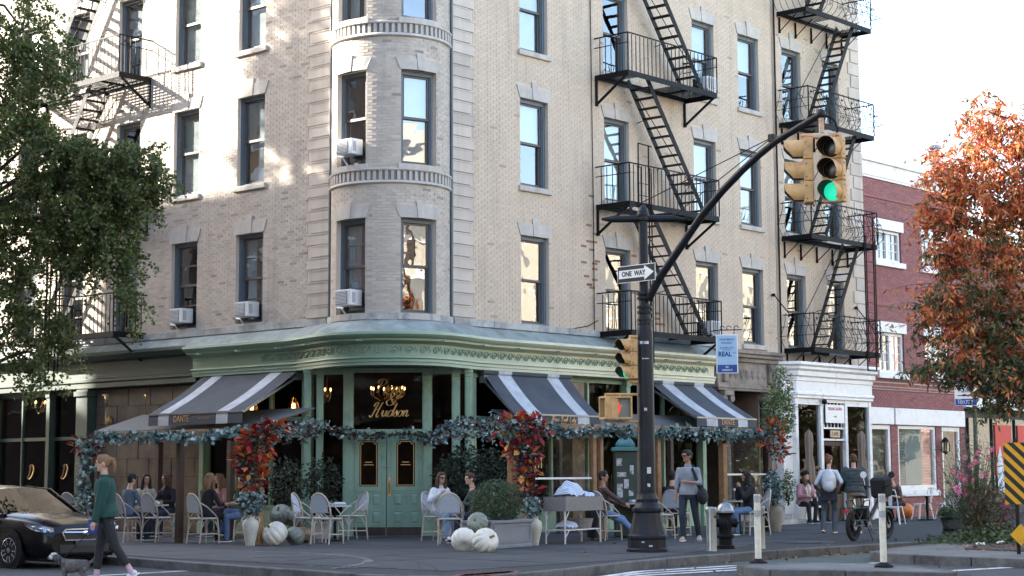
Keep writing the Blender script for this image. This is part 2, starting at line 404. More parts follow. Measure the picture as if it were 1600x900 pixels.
tag(gm.build('gum_spots', mat('gum', (.02, .02, .02), .8, .2, 9, tint='tint'), pave), kind='stuff')
for px_, py_, w_, h_, a_ in ((300, 897, .9, .5, .3), (880, 899, .8, .5, -.3), (1090, 893, 1.1, .45, .75), (1430, 899, 1.0, .5, .2)):
    c = G(px_, py_, 0); q = MB(); q.add([(w_ * cos(j) * rs.uniform(.85, 1.1), h_ * sin(j) * rs.uniform(.85, 1.1), 0) for j in [i * .52 for i in range(12)]], [tuple(range(12))]); q.build('road_patch', mat('tar_patch', (.022, .022, .024), .75, .3, 3, bump=.4, bscale=120), road, TR(c.x, c.y, .0035, a_))
m = MB(); a, b = G(716, 899), G(800, 893)
for k in range(9):
    for r_ in range(2):
        p = a.lerp(b, (k + .5) / 9) + V((.05 * r_, -.3 + .3 * r_, 0)); m.box(-.11, .11, -.13, .13, 0, .008, M=TR(p.x, p.y, .14, .35))
m.build('tactile_brick_strip', mat('tactile_brick', (.2, .07, .05), .8, .2, 4), pave)
def manhole(p, r, label):
    t = thing('manhole_cover', TR(p.x, p.y, .1405), label, 'manhole cover', 'manhole covers in the pavement')
    m = MB(); m.lathe([(r, 0), (r, .006), (r - .03, .008), (0, .008)], 28); m.build('cover', mat('cast_iron_lid', (.045, .046, .05), .6, .3, 14, bump=.3), t, smooth=30)
    m = MB(); m.lathe([(r + .05, -.002), (r + .05, .005), (r, .005)], 28); m.build('rim', M_kerb, t)
manhole(G(435, 869), .52, 'dark round manhole cover near the kerb in front of the white pumpkins')
manhole(G(1262, 847), .5, 'round manhole cover in the pavement between the bollards and the cargo bicycle')
# road markings
def mark(pts, w, label=None, m=M_paint, z=.004): return ribbon(pts, w, z, 'road_marking', m, road, .05)
mark([G(60, 905, 0), G(330, 890, 0), G(400, 899, 0)], .16)
mark([V((-14, 31, 0)), V((-8.5, 25.5, 0)), V((-3.6, 22, 0))], .2)
for k in range(3): mark([G(880, 905 - k * 1 + 5, 0) + V((0, -.25 * k, 0)), G(1000, 893, 0) + V((.0, -.55 * k, 0)), G(1165, 883, 0) + V((0, -.6 * k, 0))], .16)
m = MB(); q = [R(s_, 10.1) for s_ in (-4, 0, 5, 30)] + [R(s_, 12) for s_ in (30, 5, 0, -4)]
m.add([(p.x, p.y, .004) for p in q], [tuple(range(len(q)))][:1]); m.build('bike_lane', M_lane, road)
for a, b in ((-3.6, -1.2), (0.2, 2.6), (4, 6.5)): mark([R(a, 12.1), R(b, 12.1)], .12)
mark([G(1390, 903, 0), G(1480, 893, 0), G(1600, 886, 0)], .2, z=.008)
mark([G(1200, 868, 0), G(1320, 866, 0)], .10, z=.008)
# concrete islands at the right
def island(poly, h, name, label):
    pts = chaikin([V(p) for p in poly] + [V(poly[0])], 2)[:-1]
    m = MB(); m.prism([(p.x, p.y) for p in inward(pts + [pts[0]], .14)[:-1]], 0, h - .006)
    o = m.build(name, mat('island_concrete', (.13, .13, .125), .85, .25, 2, bump=.4, bscale=90, col2=(.085, .085, .085), blotch=.03)); tag(o, kind='structure')
    pp = resample(pts + [pts[0]], .28); i = 0
    while i < len(pp) - 1:
        j = min(i + rs.choice((4, 5, 6)), len(pp) - 1); seg = [p.copy() for p in pp[i:j + 1]]
        if len(seg) > 1:
            seg[0] = seg[0].lerp(seg[1], .03); seg[-1] = seg[-1].lerp(seg[-2], .03); strip(seg, .15, -.02, h + rs.uniform(-.004, .004), 'kerb_stone', M_kerb, o)
        i = j
    return o
island([(3.35, 27.2, 0), (3.5, 25.7, 0), (5.2, 25.3, 0), (6.1, 24.6, 0), (6.2, 25.6, 0), (5.5, 27.5, 0), (4.2, 28.0, 0)], .14, 'traffic_island', '')
island([(6.15, 31.2, 0), (6.2, 30.4, 0), (8.04, 28.3, 0), (10.5, 25.5, 0), (14, 25, 0), (16, 30, 0), (12, 33.5, 0), (9.6, 35.5, 0), (8.2, 35.0, 0), (7, 33, 0)], .15, 'planted_kerb_extension', '')
M_soil = mat('soil', (.05, .035, .025), .95, .4, 9, bump=.6, bscale=40)
m = MB(); q = chaikin([V((8.0, 32.0, 0)), V((9.0, 30.6, 0)), V((11, 29, 0)), V((14, 29, 0)), V((13, 32, 0)), V((10.2, 34.3, 0)), V((8.9, 34.4, 0)), V((8.0, 32.0, 0))], 2)
m.prism([(p.x, p.y) for p in q[:-1]], .1, .165); m.build('planting_bed', M_soil, kind='structure')

# ================================================================== corner building
def cut(ivs, a, b):
    out = []
    for x0, x1 in ivs:
        if b <= x0 or a >= x1: out.append((x0, x1))
        else:
            if a - x0 > .02: out.append((x0, a))
            if x1 - b > .02: out.append((b, x1))
    return out
rb = random.Random(5)
def bricks(mb, x0, x1, z0, z1, opens, cols, fn=None, bl=.203, bh=.057, jt=.0105, odd=.0, patch=None, single=None):
    k = 0; z = z0
    while z < z1 - .02:
        zt = min(z + bh, z1); ivs = [(x0, x1)]
        for o in opens:
            if o[3] > z + .01 and o[2] < zt - .01: ivs = cut(ivs, o[0], o[1])
        off = (k % 2) * (bl + jt) / 2
        for a, b in ivs:
            i = math.floor((a - off) / (bl + jt))
            while True:
                l = off + i * (bl + jt); r = l + bl; i += 1
                if l >= b: break
                l, r = max(l, a), min(r, b)
                if r - l < .025: continue
                c = rb.choice(cols); vv = rb.uniform(.95, 1.04)
                if rb.random() < odd: vv *= rb.uniform(.55, .8)
                t = (c[0] * vv, c[1] * vv, c[2] * vv); y = -rb.uniform(0, .003); yb = .008
                if patch and rb.random() < patch(l, z): t = (.27 * vv, .13 * vv, .09 * vv)
                if single and r - l > bl - .004 and single(l, r, z): continue
                P = [(l, y, z), (r, y, z), (r, y, zt), (l, y, zt), (l, yb, z), (r, yb, z), (r, yb, zt), (l, yb, zt)]
                if fn: P = [fn(*p) for p in P]
                mb.add(P, [(0, 1, 2, 3), (1, 5, 6, 2), (0, 3, 7, 4), (3, 2, 6, 7), (0, 4, 5, 1)], tint=t)
        z += bh + jt; k += 1
def wall_sheet(mb, x0, x1, z0, z1, opens, y=.0055, rev=.24, fn=None, nx=1):
    xs = sorted({x0, x1} | {o[0] for o in opens if x0 < o[0] < x1} | {o[1] for o in opens if x0 < o[1] < x1})
    if fn:
        xs = sorted(set(xs) | {x0 + (x1 - x0) * i / 24 for i in range(25)})
    zs = sorted({z0, z1} | {o[2] for o in opens if z0 < o[2] < z1} | {o[3] for o in opens if z0 < o[3] < z1})
    f = fn or (lambda *p: p)
    for a, b in zip(xs, xs[1:]):
        for c, d in zip(zs, zs[1:]):
            mx, mz = (a + b) / 2, (c + d) / 2
            if any(o[0] < mx < o[1] and o[2] < mz < o[3] for o in opens): continue
            mb.quad(f(a, y, c), f(b, y, c), f(b, y, d), f(a, y, d))
    for o in opens:
        a, b, c, d = o; q = y + rev
        mb.quad(f(a, y, c), f(a, q, c), f(b, q, c), f(b, y, c)); mb.quad(f(a, y, d), f(b, y, d), f(b, q, d), f(a, q, d))
        mb.quad(f(a, y, c), f(a, y, d), f(a, q, d), f(a, q, c)); mb.quad(f(b, y, c), f(b, q, c), f(b, q, d), f(b, y, d))
CREAM = [(.545, .445, .342), (.535, .435, .334), (.555, .455, .352)]
GREYC = [(.48, .425, .36), (.45, .40, .34), (.5, .445, .38), (.42, .37, .315), (.49, .435, .37)]
HEADS = [7.15, 10.475, 13.75]; SILLS = [5.03, 8.34, 11.65]
RC = [(2.44, 3.47), (5.66, 6.68), (9.52, 10.54), (11.70, 12.73)]
LC = [(2.35, 3.34), (4.81, 5.81), (7.2, 8.2), (9.5, 10.5), (11.7, 12.7)]
OR_ = [(a, b, s_, h_) for a, b in RC for s_, h_ in zip(SILLS, HEADS)]
OL_ = [(-b, -a, s_ + .05, h_ + .07) for a, b in LC for s_, h_ in zip(SILLS, HEADS)]
TOP = 20.5
CB = thing('corner_building', TR(BC.x, BC.y, 0), 'cream brick corner apartment building with a round bay above a green restaurant front', 'building')
inv = Matrix.Translation(-BC)
def rel(M): return inv @ M
BR, BL = rel(T_R), rel(T_L)
WR = MB(); wall_sheet(WR, 0, 13.42, 3.9, TOP, OR_); wr = WR.build('wall', M_mortar, CB, BR)
WL = MB(); wall_sheet(WL, -14.2, 0, 3.9, TOP, OL_); wl = WL.build('wall', M_mortar, CB, BL)
def lint_rect(o): return (o[0] - .13, o[1] + .13, o[3], o[3] + .33)
def lint_key(o): return ((o[0] + o[1]) / 2 - .12, (o[0] + o[1]) / 2 + .12, o[3], o[3] + .44)
def sill_rect(o): return (o[0] - .08, o[1] + .08, o[2] - .14, o[2])
ex = OR_ + [lint_rect(o) for o in OR_] + [lint_key(o) for o in OR_] + [sill_rect(o) for o in OR_] + [(0, .78, 0, 99)]
m = MB(); bricks(m, .02, 13.40, 5.045, 15.4, ex, CREAM, odd=.006, patch=lambda x, z: .3 * math.exp(-((x - 4.95) / .28) ** 2 - ((z - 6.75) / .7) ** 2) + .1 * math.exp(-((x - 6.9) / .3) ** 2 - ((z - 6.6) / .5) ** 2) + .25 * math.exp(-((x - 7.3) / .5) ** 2 - ((z - 5.4) / .3) ** 2)); m.build('brickwork', M_brick, wr, kind='stuff')
ex = OL_ + [lint_rect(o) for o in OL_] + [lint_key(o) for o in OL_] + [sill_rect(o) for o in OL_] + [(-.80, 0, 0, 99)]
m = MB(); bricks(m, -13.6, -.02, 5.06, 15.0, ex, GREYC, odd=.05); m.build('brickwork', M_brick, wl, kind='stuff')
# round bay (bay coordinates: u along the arc from the front, y inwards)
def bay(u, y, z): a = u / BAYR; r = BAYR - y; return (r * sin(a), -r * cos(a), z)
BW = [(radians(c) * BAYR - .46, radians(c) * BAYR + .46) for c in (-40, 33)]
OB_ = [(a, b, s_ - .02, h_ - .02) for a, b in BW for s_, h_ in zip(SILLS, HEADS)]
HB = pi / 2 * BAYR
m = MB(); wall_sheet(m, -HB, HB, 3.92, TOP, OB_, fn=bay, rev=.2); wb = m.build('bay_wall', M_mortar, CB)
BANDS = [(7.9, 8.2), (11.22, 11.52), (14.54, 14.84)]
ex = OB_ + [(o[0] - .08, o[1] + .08, o[3], o[3] + .3) for o in OB_] + [((o[0] + o[1]) / 2 - .1, (o[0] + o[1]) / 2 + .1, o[3], o[3] + .4) for o in OB_] + [(-9, 9, a, b) for a, b in BANDS] + [(o[0] - .06, o[1] + .06, o[2] - .14, o[2]) for o in OB_]
picked = []
def take(l, r, z):
    if len(picked) < 300 and abs((l + r) / 2) < .62 and z < 9.6:
        picked.append(((l + r) / 2, z)); return True
    return False
m = MB(); bricks(m, -HB + .01, HB - .01, 5.05, 15, ex, GREYC, fn=bay, odd=.03, single=take); m.build('brickwork', M_brick, wb, kind='stuff')
bm_ = MB(); bm_.box(-.1015, .1015, 0, .012, 0, .057); bme = bm_.mesh('brick', M_brick1)
for u, z in picked: link('brick', bme, wb, Matrix.Translation(bay(u, -rb.uniform(-.0005, .0035), z)) @ Matrix.Rotation(u / BAYR, 4, 'Z'))
# ---- sweeps round the bay
def sweep(mb, pts, nor, prof):
    n = len(prof); vs = []
    for p, q in zip(pts, nor):
        for d, z in prof: vs.append((p.x + q.x * d, p.y + q.y * d, z))
    mb.add(vs, [(i * n + j, (i + 1) * n + j, (i + 1) * n + j + 1, i * n + j + 1) for i in range(len(pts) - 1) for j in range(n - 1)])
ARC = [V((BAYR * sin(a), -BAYR * cos(a), 0)) for a in [radians(-90 + 180 * i / 36) for i in range(37)]]
ARN = [p.normalized() for p in ARC]
for a, b in BANDS:
    m = MB(); sweep(m, ARC, ARN, [(0, b + .02), (.05, b + .02), (.06, b), (.05, b - .03), (.0, b - .035)]); sweep(m, ARC, ARN, [(0, a + .06), (.04, a + .055), (.06, a + .03), (.06, a), (.03, a - .02), (0, a - .03)])
    bd = m.build('bay_band', M_stone, CB, smooth=40)
    dm = MB(); dm.box(-.034, .034, -.04, .03, 0, b - a - .1); dme = dm.mesh('dentil', M_stone)
    for i in range(31):
        u = (-15 + i) * .132; link('dentil', dme, bd, Matrix.Translation(bay(u, 0, a + .062)) @ Matrix.Rotation(u / BAYR, 4, 'Z'))
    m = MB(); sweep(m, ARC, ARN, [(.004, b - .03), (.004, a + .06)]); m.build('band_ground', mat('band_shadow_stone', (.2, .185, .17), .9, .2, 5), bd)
# ---- quoins on the two piers beside the bay
for Mx, sg in ((BR, 1), (BL, -1)):
    for k in range(38):
        w = .78 if k % 2 == 0 else .67
        z = 5.05 + k * .278
        m = MB(); a, b = (.03, w) if sg > 0 else (-w, -.03); m.box(a, b, -.045, .015, z + .012, z + .267)
        m.box(a + .0, b - .0, -.058, .012, z + .236, z + .268); m.build('quoin', M_brick1, CB, Mx)
m = MB(); m.tube([(.0, -.06, 4.7), (.0, -.06, 20)], .035, 8); m.build('downpipe', M_slate, CB, BR); m = MB(); m.tube([(-.0, -.05, 4.7), (-.0, -.05, 20)], .03, 8); m.build('downpipe', M_slate, CB, BL)
# ---- windows
wcache = {}
def win_meshes(w, h, style):
    key = (round(w, 3), round(h, 3), style)
    if key in wcache: return wcache[key]
    d = {}
    m = MB(); fw = .085
    for (a, b, c, e) in ((0, fw, 0, h), (w - fw, w, 0, h), (fw, w - fw, h - .09, h), (fw, w - fw, 0, .05)):
        m.box(a, b, .10, .24, c, e)
    m.box(fw, fw + .025, .13, .235, .05, h - .09); m.box(w - fw - .025, w - fw, .13, .235, .05, h - .09)
    d['frame'] = m.mesh('window', M_slate)
    def sash(z0, z1, y):
        m = MB(); t = .05; a, b = fw + .027, w - fw - .027
        for q in ((a, a + t, z0, z1), (b - t, b, z0, z1), (a + t, b - t, z0, z0 + t + .01), (a + t, b - t, z1 - t, z1)): m.box(q[0], q[1], y, y + .04, q[2], q[3])
        if style == 'bars': m.box(a + t, b - t, y + .002, y + .035, z0 + (z1 - z0) * .5, z0 + (z1 - z0) * .5 + .03)
        return m.mesh('sash', M_sash)
    def pane(z0, z1, y):
        m = MB(); a, b = fw + .075, w - fw - .075; m.quad((a, y, z0), (b, y, z0), (b, y, z1), (a, y, z1)); return m.mesh('pane', M_glass)
    hm = h * .5
    d['us'] = sash(hm - .02, h - .09, .15); d['ls'] = sash(.05, hm + .03, .192)
    d['up'] = pane(hm + .03, h - .14, .17); d['lp'] = pane(.11, hm - .02, .212)
    m = MB(); y = 1.1; a, b = -.3, w + .3; c, e = -.3, h + .3
    m.quad((a, .26, c), (a, y, c), (b, y, c), (b, .26, c)); m.quad((a, .26, e), (b, .26, e), (b, y, e), (a, y, e)); m.quad((a, .26, c), (a, .26, e), (a, y, e), (a, y, c)); m.quad((b, .26, c), (b, y, c), (b, y, e), (b, .26, e)); m.quad((a, y, c), (a, y, e), (b, y, e), (b, y, c))
    for q in ((a, 0, c, e), (w, b, c, e), (0, w, c, 0), (0, w, h, e)): m.quad((q[0], .26, q[2]), (q[1], .26, q[2]), (q[1], .26, q[3]), (q[0], .26, q[3]))
    d['room'] = m.mesh('room', M_dark)
    wcache[key] = d; return d
def cloth(x0, x1, z0, z1, y, amp=.02, n=26, name='curtain', m=None):
    o = MB(); vs = []
    for i in range(n + 1):
        x = x0 + (x1 - x0) * i / n; vs += [(x, y + amp * sin(i * 1.3) + rb.uniform(-.004, .004), z0), (x, y + amp * .6 * sin(i * 1.3), z1)]
    o.add(vs, [(2 * i, 2 * i + 2, 2 * i + 3, 2 * i + 1) for i in range(n)]); return o
def window(parent, Mx, o, cover=None, style='', name='window', sill=True):
    w, h = o[1] - o[0], o[3] - o[2]; d = win_meshes(w, h, style); Lm = Mx @ Matrix.Translation((o[0], 0, o[2]))
    f = link(name, d['frame'], parent, Lm)
    link('upper_sash', d['us'], f); link('lower_sash', d['ls'], f); link('pane', d['up'], f); link('pane', d['lp'], f); link('room', d['room'], f)
    c = cover or rb.choice(['blind_full', 'blind_half', 'blind_half', 'curtain', 'blind_full', 'none'])
    if c == 'blind_full': q = MB(); q.box(.1, w - .1, .27, .275, .1, h - .1); q.build('blind', M_blind, f)
    elif c == 'blind_half': q = MB(); q.box(.1, w - .1, .27, .275, h * rb.uniform(.35, .6), h - .1); q.build('blind', M_blind, f)
    elif c == 'curtain':
        cloth(.1, w * .42, .06, h - .1, .3).build('curtain', M_curt, f); cloth(w * .6, w - .1, .06, h - .1, .3).build('curtain', M_curt, f)
    elif c == 'red': cloth(.1, w * .55, .06, h - .1, .3).build('curtain', M_curt, f); cloth(w * .5, w - .1, .06, h - .1, .32).build('curtain', M_curt_red, f)
    elif c == 'amber': cloth(.1, w * .45, .06, h - .1, .3).build('curtain', M_amber, f); q = MB(); q.box(w * .45, w - .1, .29, .295, .1, h - .1); q.build('blind', M_blind, f)
    if sill:
        q = MB(); q.box(-.08, w + .08, -.07, .12, -.135, -.004); q.build('sill', M_stone, f, bev=.01)
    return f
def lintel(parent, Mx, o, fn=None, kh=.42, hh=.29):
    a, b, z = o[0], o[1], o[3]; c = (a + b) / 2; pr = .022
    for nm, poly in (('lintel_stone', [(a - .02, z), (c - .075, z), (c - .098, z + hh), (a - .13, z + hh)]), ('keystone', [(c - .07, z - .0), (c + .07, z), (c + .11, z + kh), (c - .11, z + kh)]),
                     ('lintel_stone', [(c + .075, z), (b + .02, z), (b + .13, z + hh), (c + .098, z + hh)])):
        m = MB(); y0 = -pr - (.018 if nm == 'keystone' else 0)
        if fn:
            n = 4; vs = []
            p0, p1, p2, p3 = poly
            for i in range(n + 1):
                t = i / n; lo = (p0[0] + (p1[0] - p0[0]) * t, p0[1]); hi = (p3[0] + (p2[0] - p3[0]) * t, p3[1])
                vs += [fn(lo[0], y0, lo[1]), fn(hi[0], y0, hi[1]), fn(hi[0], .03, hi[1]), fn(lo[0], .03, lo[1])]
            fs = []
            for i in range(n): fs += [(4 * i + j, 4 * i + 4 + j, 4 * i + 4 + (j + 1) % 4, 4 * i + (j + 1) % 4) for j in range(4)]
            fs += [(0, 1, 2, 3), (4 * n + 3, 4 * n + 2, 4 * n + 1, 4 * n)]; m.add(vs, fs)
        else: m.slab_xz(poly, y0, .02)
        m.build(nm, M_stone, parent, Mx if not fn else None)
cov = {(0, 0): 'none', (1, 0): 'none', (2, 0): 'none', (3, 0): 'none', (0, 1): 'blind_half', (1, 1): 'blind_full', (2, 1): 'blind_full', (3, 1): 'blind_full', (0, 2): 'blind_full', (1, 2): 'none', (2, 2): 'blind_half', (3, 2): 'blind_half'}
for ci, (a, b) in enumerate(RC):
    for fi in range(3): o = (a, b, SILLS[fi], HEADS[fi]); window(CB, BR, o, cov[(ci, fi)]); lintel(CB, BR, o)
covl = {(0, 0): 'curtain', (0, 1): 'amber', (1, 0): 'none', (1, 1): 'blind_full', (1, 2): 'blind_full'}
for ci, (a, b) in enumerate(LC):
    for fi in range(3): o = (-b, -a, SILLS[fi] + .05, HEADS[fi] + .07); window(CB, BL, o, covl.get((ci, fi)), style='bars' if fi == 0 else ''); lintel(CB, BL, o)
for wi, (a, b) in enumerate(BW):
    ang = (a + b) / 2 / BAYR; ch = BAYR * cos(.46 / BAYR) ; hw = BAYR * sin(.46 / BAYR)
    for fi in range(3):
        Mx = Matrix.Rotation(ang, 4, 'Z') @ Matrix.Translation((0, -ch, 0))
        z0, z1 = SILLS[fi] - .02, HEADS[fi] - .02
        window(CB, Mx, (-hw, hw, z0, z1), ['red', 'none', 'curtain', 'none', 'blind_full', 'blind_half'][wi * 3 + fi], sill=False, style='bars' if (wi, fi) == (0, 0) else '')
        lintel(CB, None, (a, b, z0, z1), fn=bay, hh=.27, kh=.36)
        m = MB(); us = [a - .06 + (b - a + .12) * i / 6 for i in range(7)]
        vs = []
        for u in us: vs += [bay(u, -.07, z0 - .13), bay(u, -.07, z0), bay(u, .12, z0), bay(u, .12, z0 - .13)]
        fs = []
        for i in range(6): fs += [(4 * i + j, 4 * i + 4 + j, 4 * i + 4 + (j + 1) % 4, 4 * i + (j + 1) % 4) for j in range(4)]
        m.add(vs, fs + [(0, 1, 2, 3), (27, 26, 25, 24)]); m.build('sill', M_stone, CB)
# ---- roof and inner core so that no light leaks through
m = MB(); pr = [T_L @ V((-14.2, 1.3, 0)), T_L @ V((-.6, 1.3, 0)), BC + V((0, .5, 0)), T_R @ V((.6, 1.3, 0)), T_R @ V((13.4, 1.3, 0)), T_R @ V((13.4, 12, 0)), T_L @ V((-14.2, 12, 0))]
m.prism([(p.x - BC.x, p.y - BC.y) for p in pr], 3.96, TOP); m.build('core', M_dark, CB)
m = MB(); pr = [T_L @ V((-14.2, -.4, 0)), BC + V((-1.2, -1.6, 0)), BC + V((1.2, -1.6, 0)), T_R @ V((13.4, -.4, 0)), T_R @ V((13.4, 12, 0)), T_L @ V((-14.2, 12, 0))]
m.prism([(p.x - BC.x, p.y - BC.y) for p in pr], TOP, TOP + .5); m.build('roof_cornice', M_greend, CB)
# rooms at street level: floor, ceiling, back wall
M_inner = mat('dining_room_wall', (.035, .018, .013), .8, .4, 1.5)
m = MB(); pr2 = [T_L @ V((-14.2, .5, 0)), BC + V((-1.9, .62, 0)), BC + V((1.9, .62, 0)), T_R @ V((13.4, .5, 0)), T_R @ V((13.4, 6, 0)), T_L @ V((-14.2, 6, 0))]
q = [(p.x - BC.x, p.y - BC.y) for p in pr2]
m.add([(x, y, .15) for x, y in q] + [(x, y, 3.95) for x, y in q], [tuple(range(6)), tuple(range(11, 5, -1)), (3, 4, 10, 9), (4, 5, 11, 10), (5, 0, 6, 11)]); m.build('dining_room', M_inner, CB)
# ================================================================== restaurant front (parts of the corner building)
def outw(pts):
    out = []
    for i, p in enumerate(pts):
        t = (pts[min(i + 1, len(pts) - 1)] - pts[max(i - 1, 0)]); t.z = 0; t.normalize(); out.append(V((t.y, -t.x, 0)))
    return out
CP = [L(s_, 0) - BC for s_ in (4.62, 3.5, 2.3, 1.3, .75)] + [V((BAYR * 1.02 * sin(radians(a)), -BAYR * 1.02 * cos(radians(a)), 0)) for a in range(-64, 65, 16)] + [R(s_, 0) - BC for s_ in (.75, 1.3, 2.5, 5, 7.5, 9.95)]
CPs = chaikin(CP, 2); CNs = outw(CPs)
CNs[0] = (L(0, 1) - L(0, 0)); CNs[-1] = (R(0, 1) - R(0, 0))
def moulding(name, prof, m, parent=CB, pts=CPs, nor=CNs, ends=True, smooth=35):
    o = MB(); sweep(o, pts, nor, prof)
    if ends:
        for p, q in ((pts[0], nor[0]), (pts[-1], nor[-1])):
            vs = [(p.x + q.x * d, p.y + q.y * d, z) for d, z in prof]; vs += [(p.x, p.y, prof[-1][1]), (p.x, p.y, prof[0][1])]; o.add(vs, [tuple(range(len(vs)))])
    return o.build(name, m, parent, smooth=smooth)
CRP = [V((BAYR * sin(radians(a)), -BAYR * cos(radians(a)), 0)) for a in range(-88, 89, 8)]
def course(pts, n, step):
    pp = resample(pts, step)
    for a in range(0, len(pp) - 1):
        seg = [pp[a].lerp(pp[a + 1], .006), pp[a].lerp(pp[a + 1], .5), pp[a].lerp(pp[a + 1], .994)] if not n else None
        o = MB(); nn = [n] * 3 if n else [(p.normalized()) for p in seg]
        if n: seg = [pp[a].lerp(pp[a + 1], .004), pp[a].lerp(pp[a + 1], .5), pp[a].lerp(pp[a + 1], .996)]
        prof = [(0, 5.02), (.085, 5.02), (.085, 4.87), (0, 4.87)]; sweep(o, seg, nn, prof)
        for p, q in ((seg[0], nn[0]), (seg[-1], nn[-1])): o.add([(p.x + q.x * d, p.y + q.y * d, z) for d, z in prof], [(0, 1, 2, 3)])
        o.build('course_stone', M_base, CB)
course([L(13.5, 0) - BC, L(.06, 0) - BC], L(0, 1) - L(0, 0), 1.3); course([R(.06, 0) - BC, R(10.3, 0) - BC], R(0, 1) - R(0, 0), 1.35); course(CRP, None, .62)
moulding('cornice_flashing', [(.03, 4.868), (.3, 4.73), (.5, 4.585)], M_flash, ends=False)
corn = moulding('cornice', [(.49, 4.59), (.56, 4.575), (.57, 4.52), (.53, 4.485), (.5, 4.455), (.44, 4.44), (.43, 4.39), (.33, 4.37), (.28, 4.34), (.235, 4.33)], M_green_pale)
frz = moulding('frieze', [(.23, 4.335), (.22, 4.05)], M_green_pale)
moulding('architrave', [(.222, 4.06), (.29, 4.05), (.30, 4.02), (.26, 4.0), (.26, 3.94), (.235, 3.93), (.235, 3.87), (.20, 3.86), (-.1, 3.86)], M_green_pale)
# scroll ornaments of the frieze, one by one
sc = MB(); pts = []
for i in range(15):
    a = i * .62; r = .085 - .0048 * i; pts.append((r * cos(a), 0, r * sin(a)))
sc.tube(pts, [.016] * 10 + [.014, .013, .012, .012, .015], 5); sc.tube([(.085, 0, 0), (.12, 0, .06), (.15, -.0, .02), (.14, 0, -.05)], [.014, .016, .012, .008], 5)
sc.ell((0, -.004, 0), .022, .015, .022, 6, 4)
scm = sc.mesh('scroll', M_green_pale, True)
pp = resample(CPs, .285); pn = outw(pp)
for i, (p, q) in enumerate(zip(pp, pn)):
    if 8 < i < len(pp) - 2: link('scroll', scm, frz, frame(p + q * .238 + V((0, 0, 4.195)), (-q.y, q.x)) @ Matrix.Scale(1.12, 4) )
dn = MB(); dn.box(-.05, .05, -.12, .0, -.03, .0); dnm = dn.mesh('bracket_block', M_green)
for i, (p, q) in enumerate(zip(pp, pn)):
    if i % 5 == 2: link('bracket_block', dnm, corn, frame(p + q * .45 + V((0, 0, 4.4)), (-q.y, q.x)))
# plainer, darker entablature along the left street
LP2 = [L(13.6, 0) - BC, L(9.0, 0) - BC, L(4.63, 0) - BC]; LN2 = [L(0, 1) - L(0, 0)] * 3
moulding('cornice_flashing', [(.03, 4.868), (.25, 4.75), (.38, 4.64)], M_flash, pts=LP2, nor=LN2, ends=False)
moulding('entablature', [(.37, 4.64), (.42, 4.61), (.42, 4.55), (.34, 4.5), (.3, 4.44), (.12, 4.40), (.12, 3.99), (.17, 3.97), (.17, 3.91), (.13, 3.88), (.13, 3.76), (.06, 3.74), (-.1, 3.73)], M_greend, pts=LP2, nor=LN2)
# soffit under the bay
m = MB(); q = [p for p in CPs if abs(p.x) < 2.3]; q = [(p.x, p.y) for p in q] + [(2.2, .95), (-2.2, .95)]
m.prism(q, 3.90, 3.94); m.build('porch_ceiling', M_greend, CB)
# ---- entrance screen: x across, plane 0.15 m behind the bay axis
EY = .15
def ex_(px): return D(px, 700, 40.25).x - BC.x
def ez(py): return D(605, py, 40.25).z
EN = Matrix.Translation((0, EY, 0))
def post(px0, px1, z0=.14, z1=3.9, y0=-.07, y1=.09, name='pilaster', m_=None, cap=True, y=0.):
    a, b = ex_(px0), ex_(px1); o = MB(); o.box(a, b, y0, y1, z0, z1); e = .015
    o.box(a + .03, b - .03, y0 - .012, y0, z0 + .3, z1 - .3); o.box(a - e, b + e, y0 - e, y1 - .01, z0, z0 + .22)
    if cap: o.box(a - e, b + e, y0 - .03, y1 - .02, z1 - .12, z1 - .03); o.box(a - .008, b + .008, y0 - .02, y1 - .02, z1 - .2, z1 - .17)
    return o.build(name, m_ or M_green, CB, EN @ Matrix.Translation((0, y, 0)), bev=.006)
for a, b in ((475, 486), (494, 505), (536, 552), (660, 675), (706, 719), (727, 738)): post(a, b, y=-.02 if a in (475, 727) else .02)
for a, b in ((505, 536), (675, 706), (486, 494), (719, 727)):
    x0, x1 = ex_(a), ex_(b); f = MB(); f.box(x0, x1, -.02, .06, .14, .62); sd = f.build('side_light', M_green, CB, EN); f = MB(); f.box(x0, x1, 0., .05, 3.76, 3.9); f.build('head_rail', M_green, sd); f = MB(); f.quad((x0, .03, .62), (x1, .03, .62), (x1, .03, 3.76), (x0, .03, 3.76)); f.build('pane', M_glassd, sd)
x0, x1 = ex_(552), ex_(660); zt = ez(677)
f = MB(); f.box(x0, x1, -.03, .07, zt, zt + .09); tw = f.build('transom_window', M_green, CB, EN); f = MB(); f.box(x0, x1, -.03, .07, 3.8, 3.9); f.build('head_rail', M_green, tw)
f = MB(); f.quad((x0, .02, zt + .09), (x1, .02, zt + .09), (x1, .02, 3.8), (x0, .02, 3.8)); f.build('pane', M_glassd, tw)
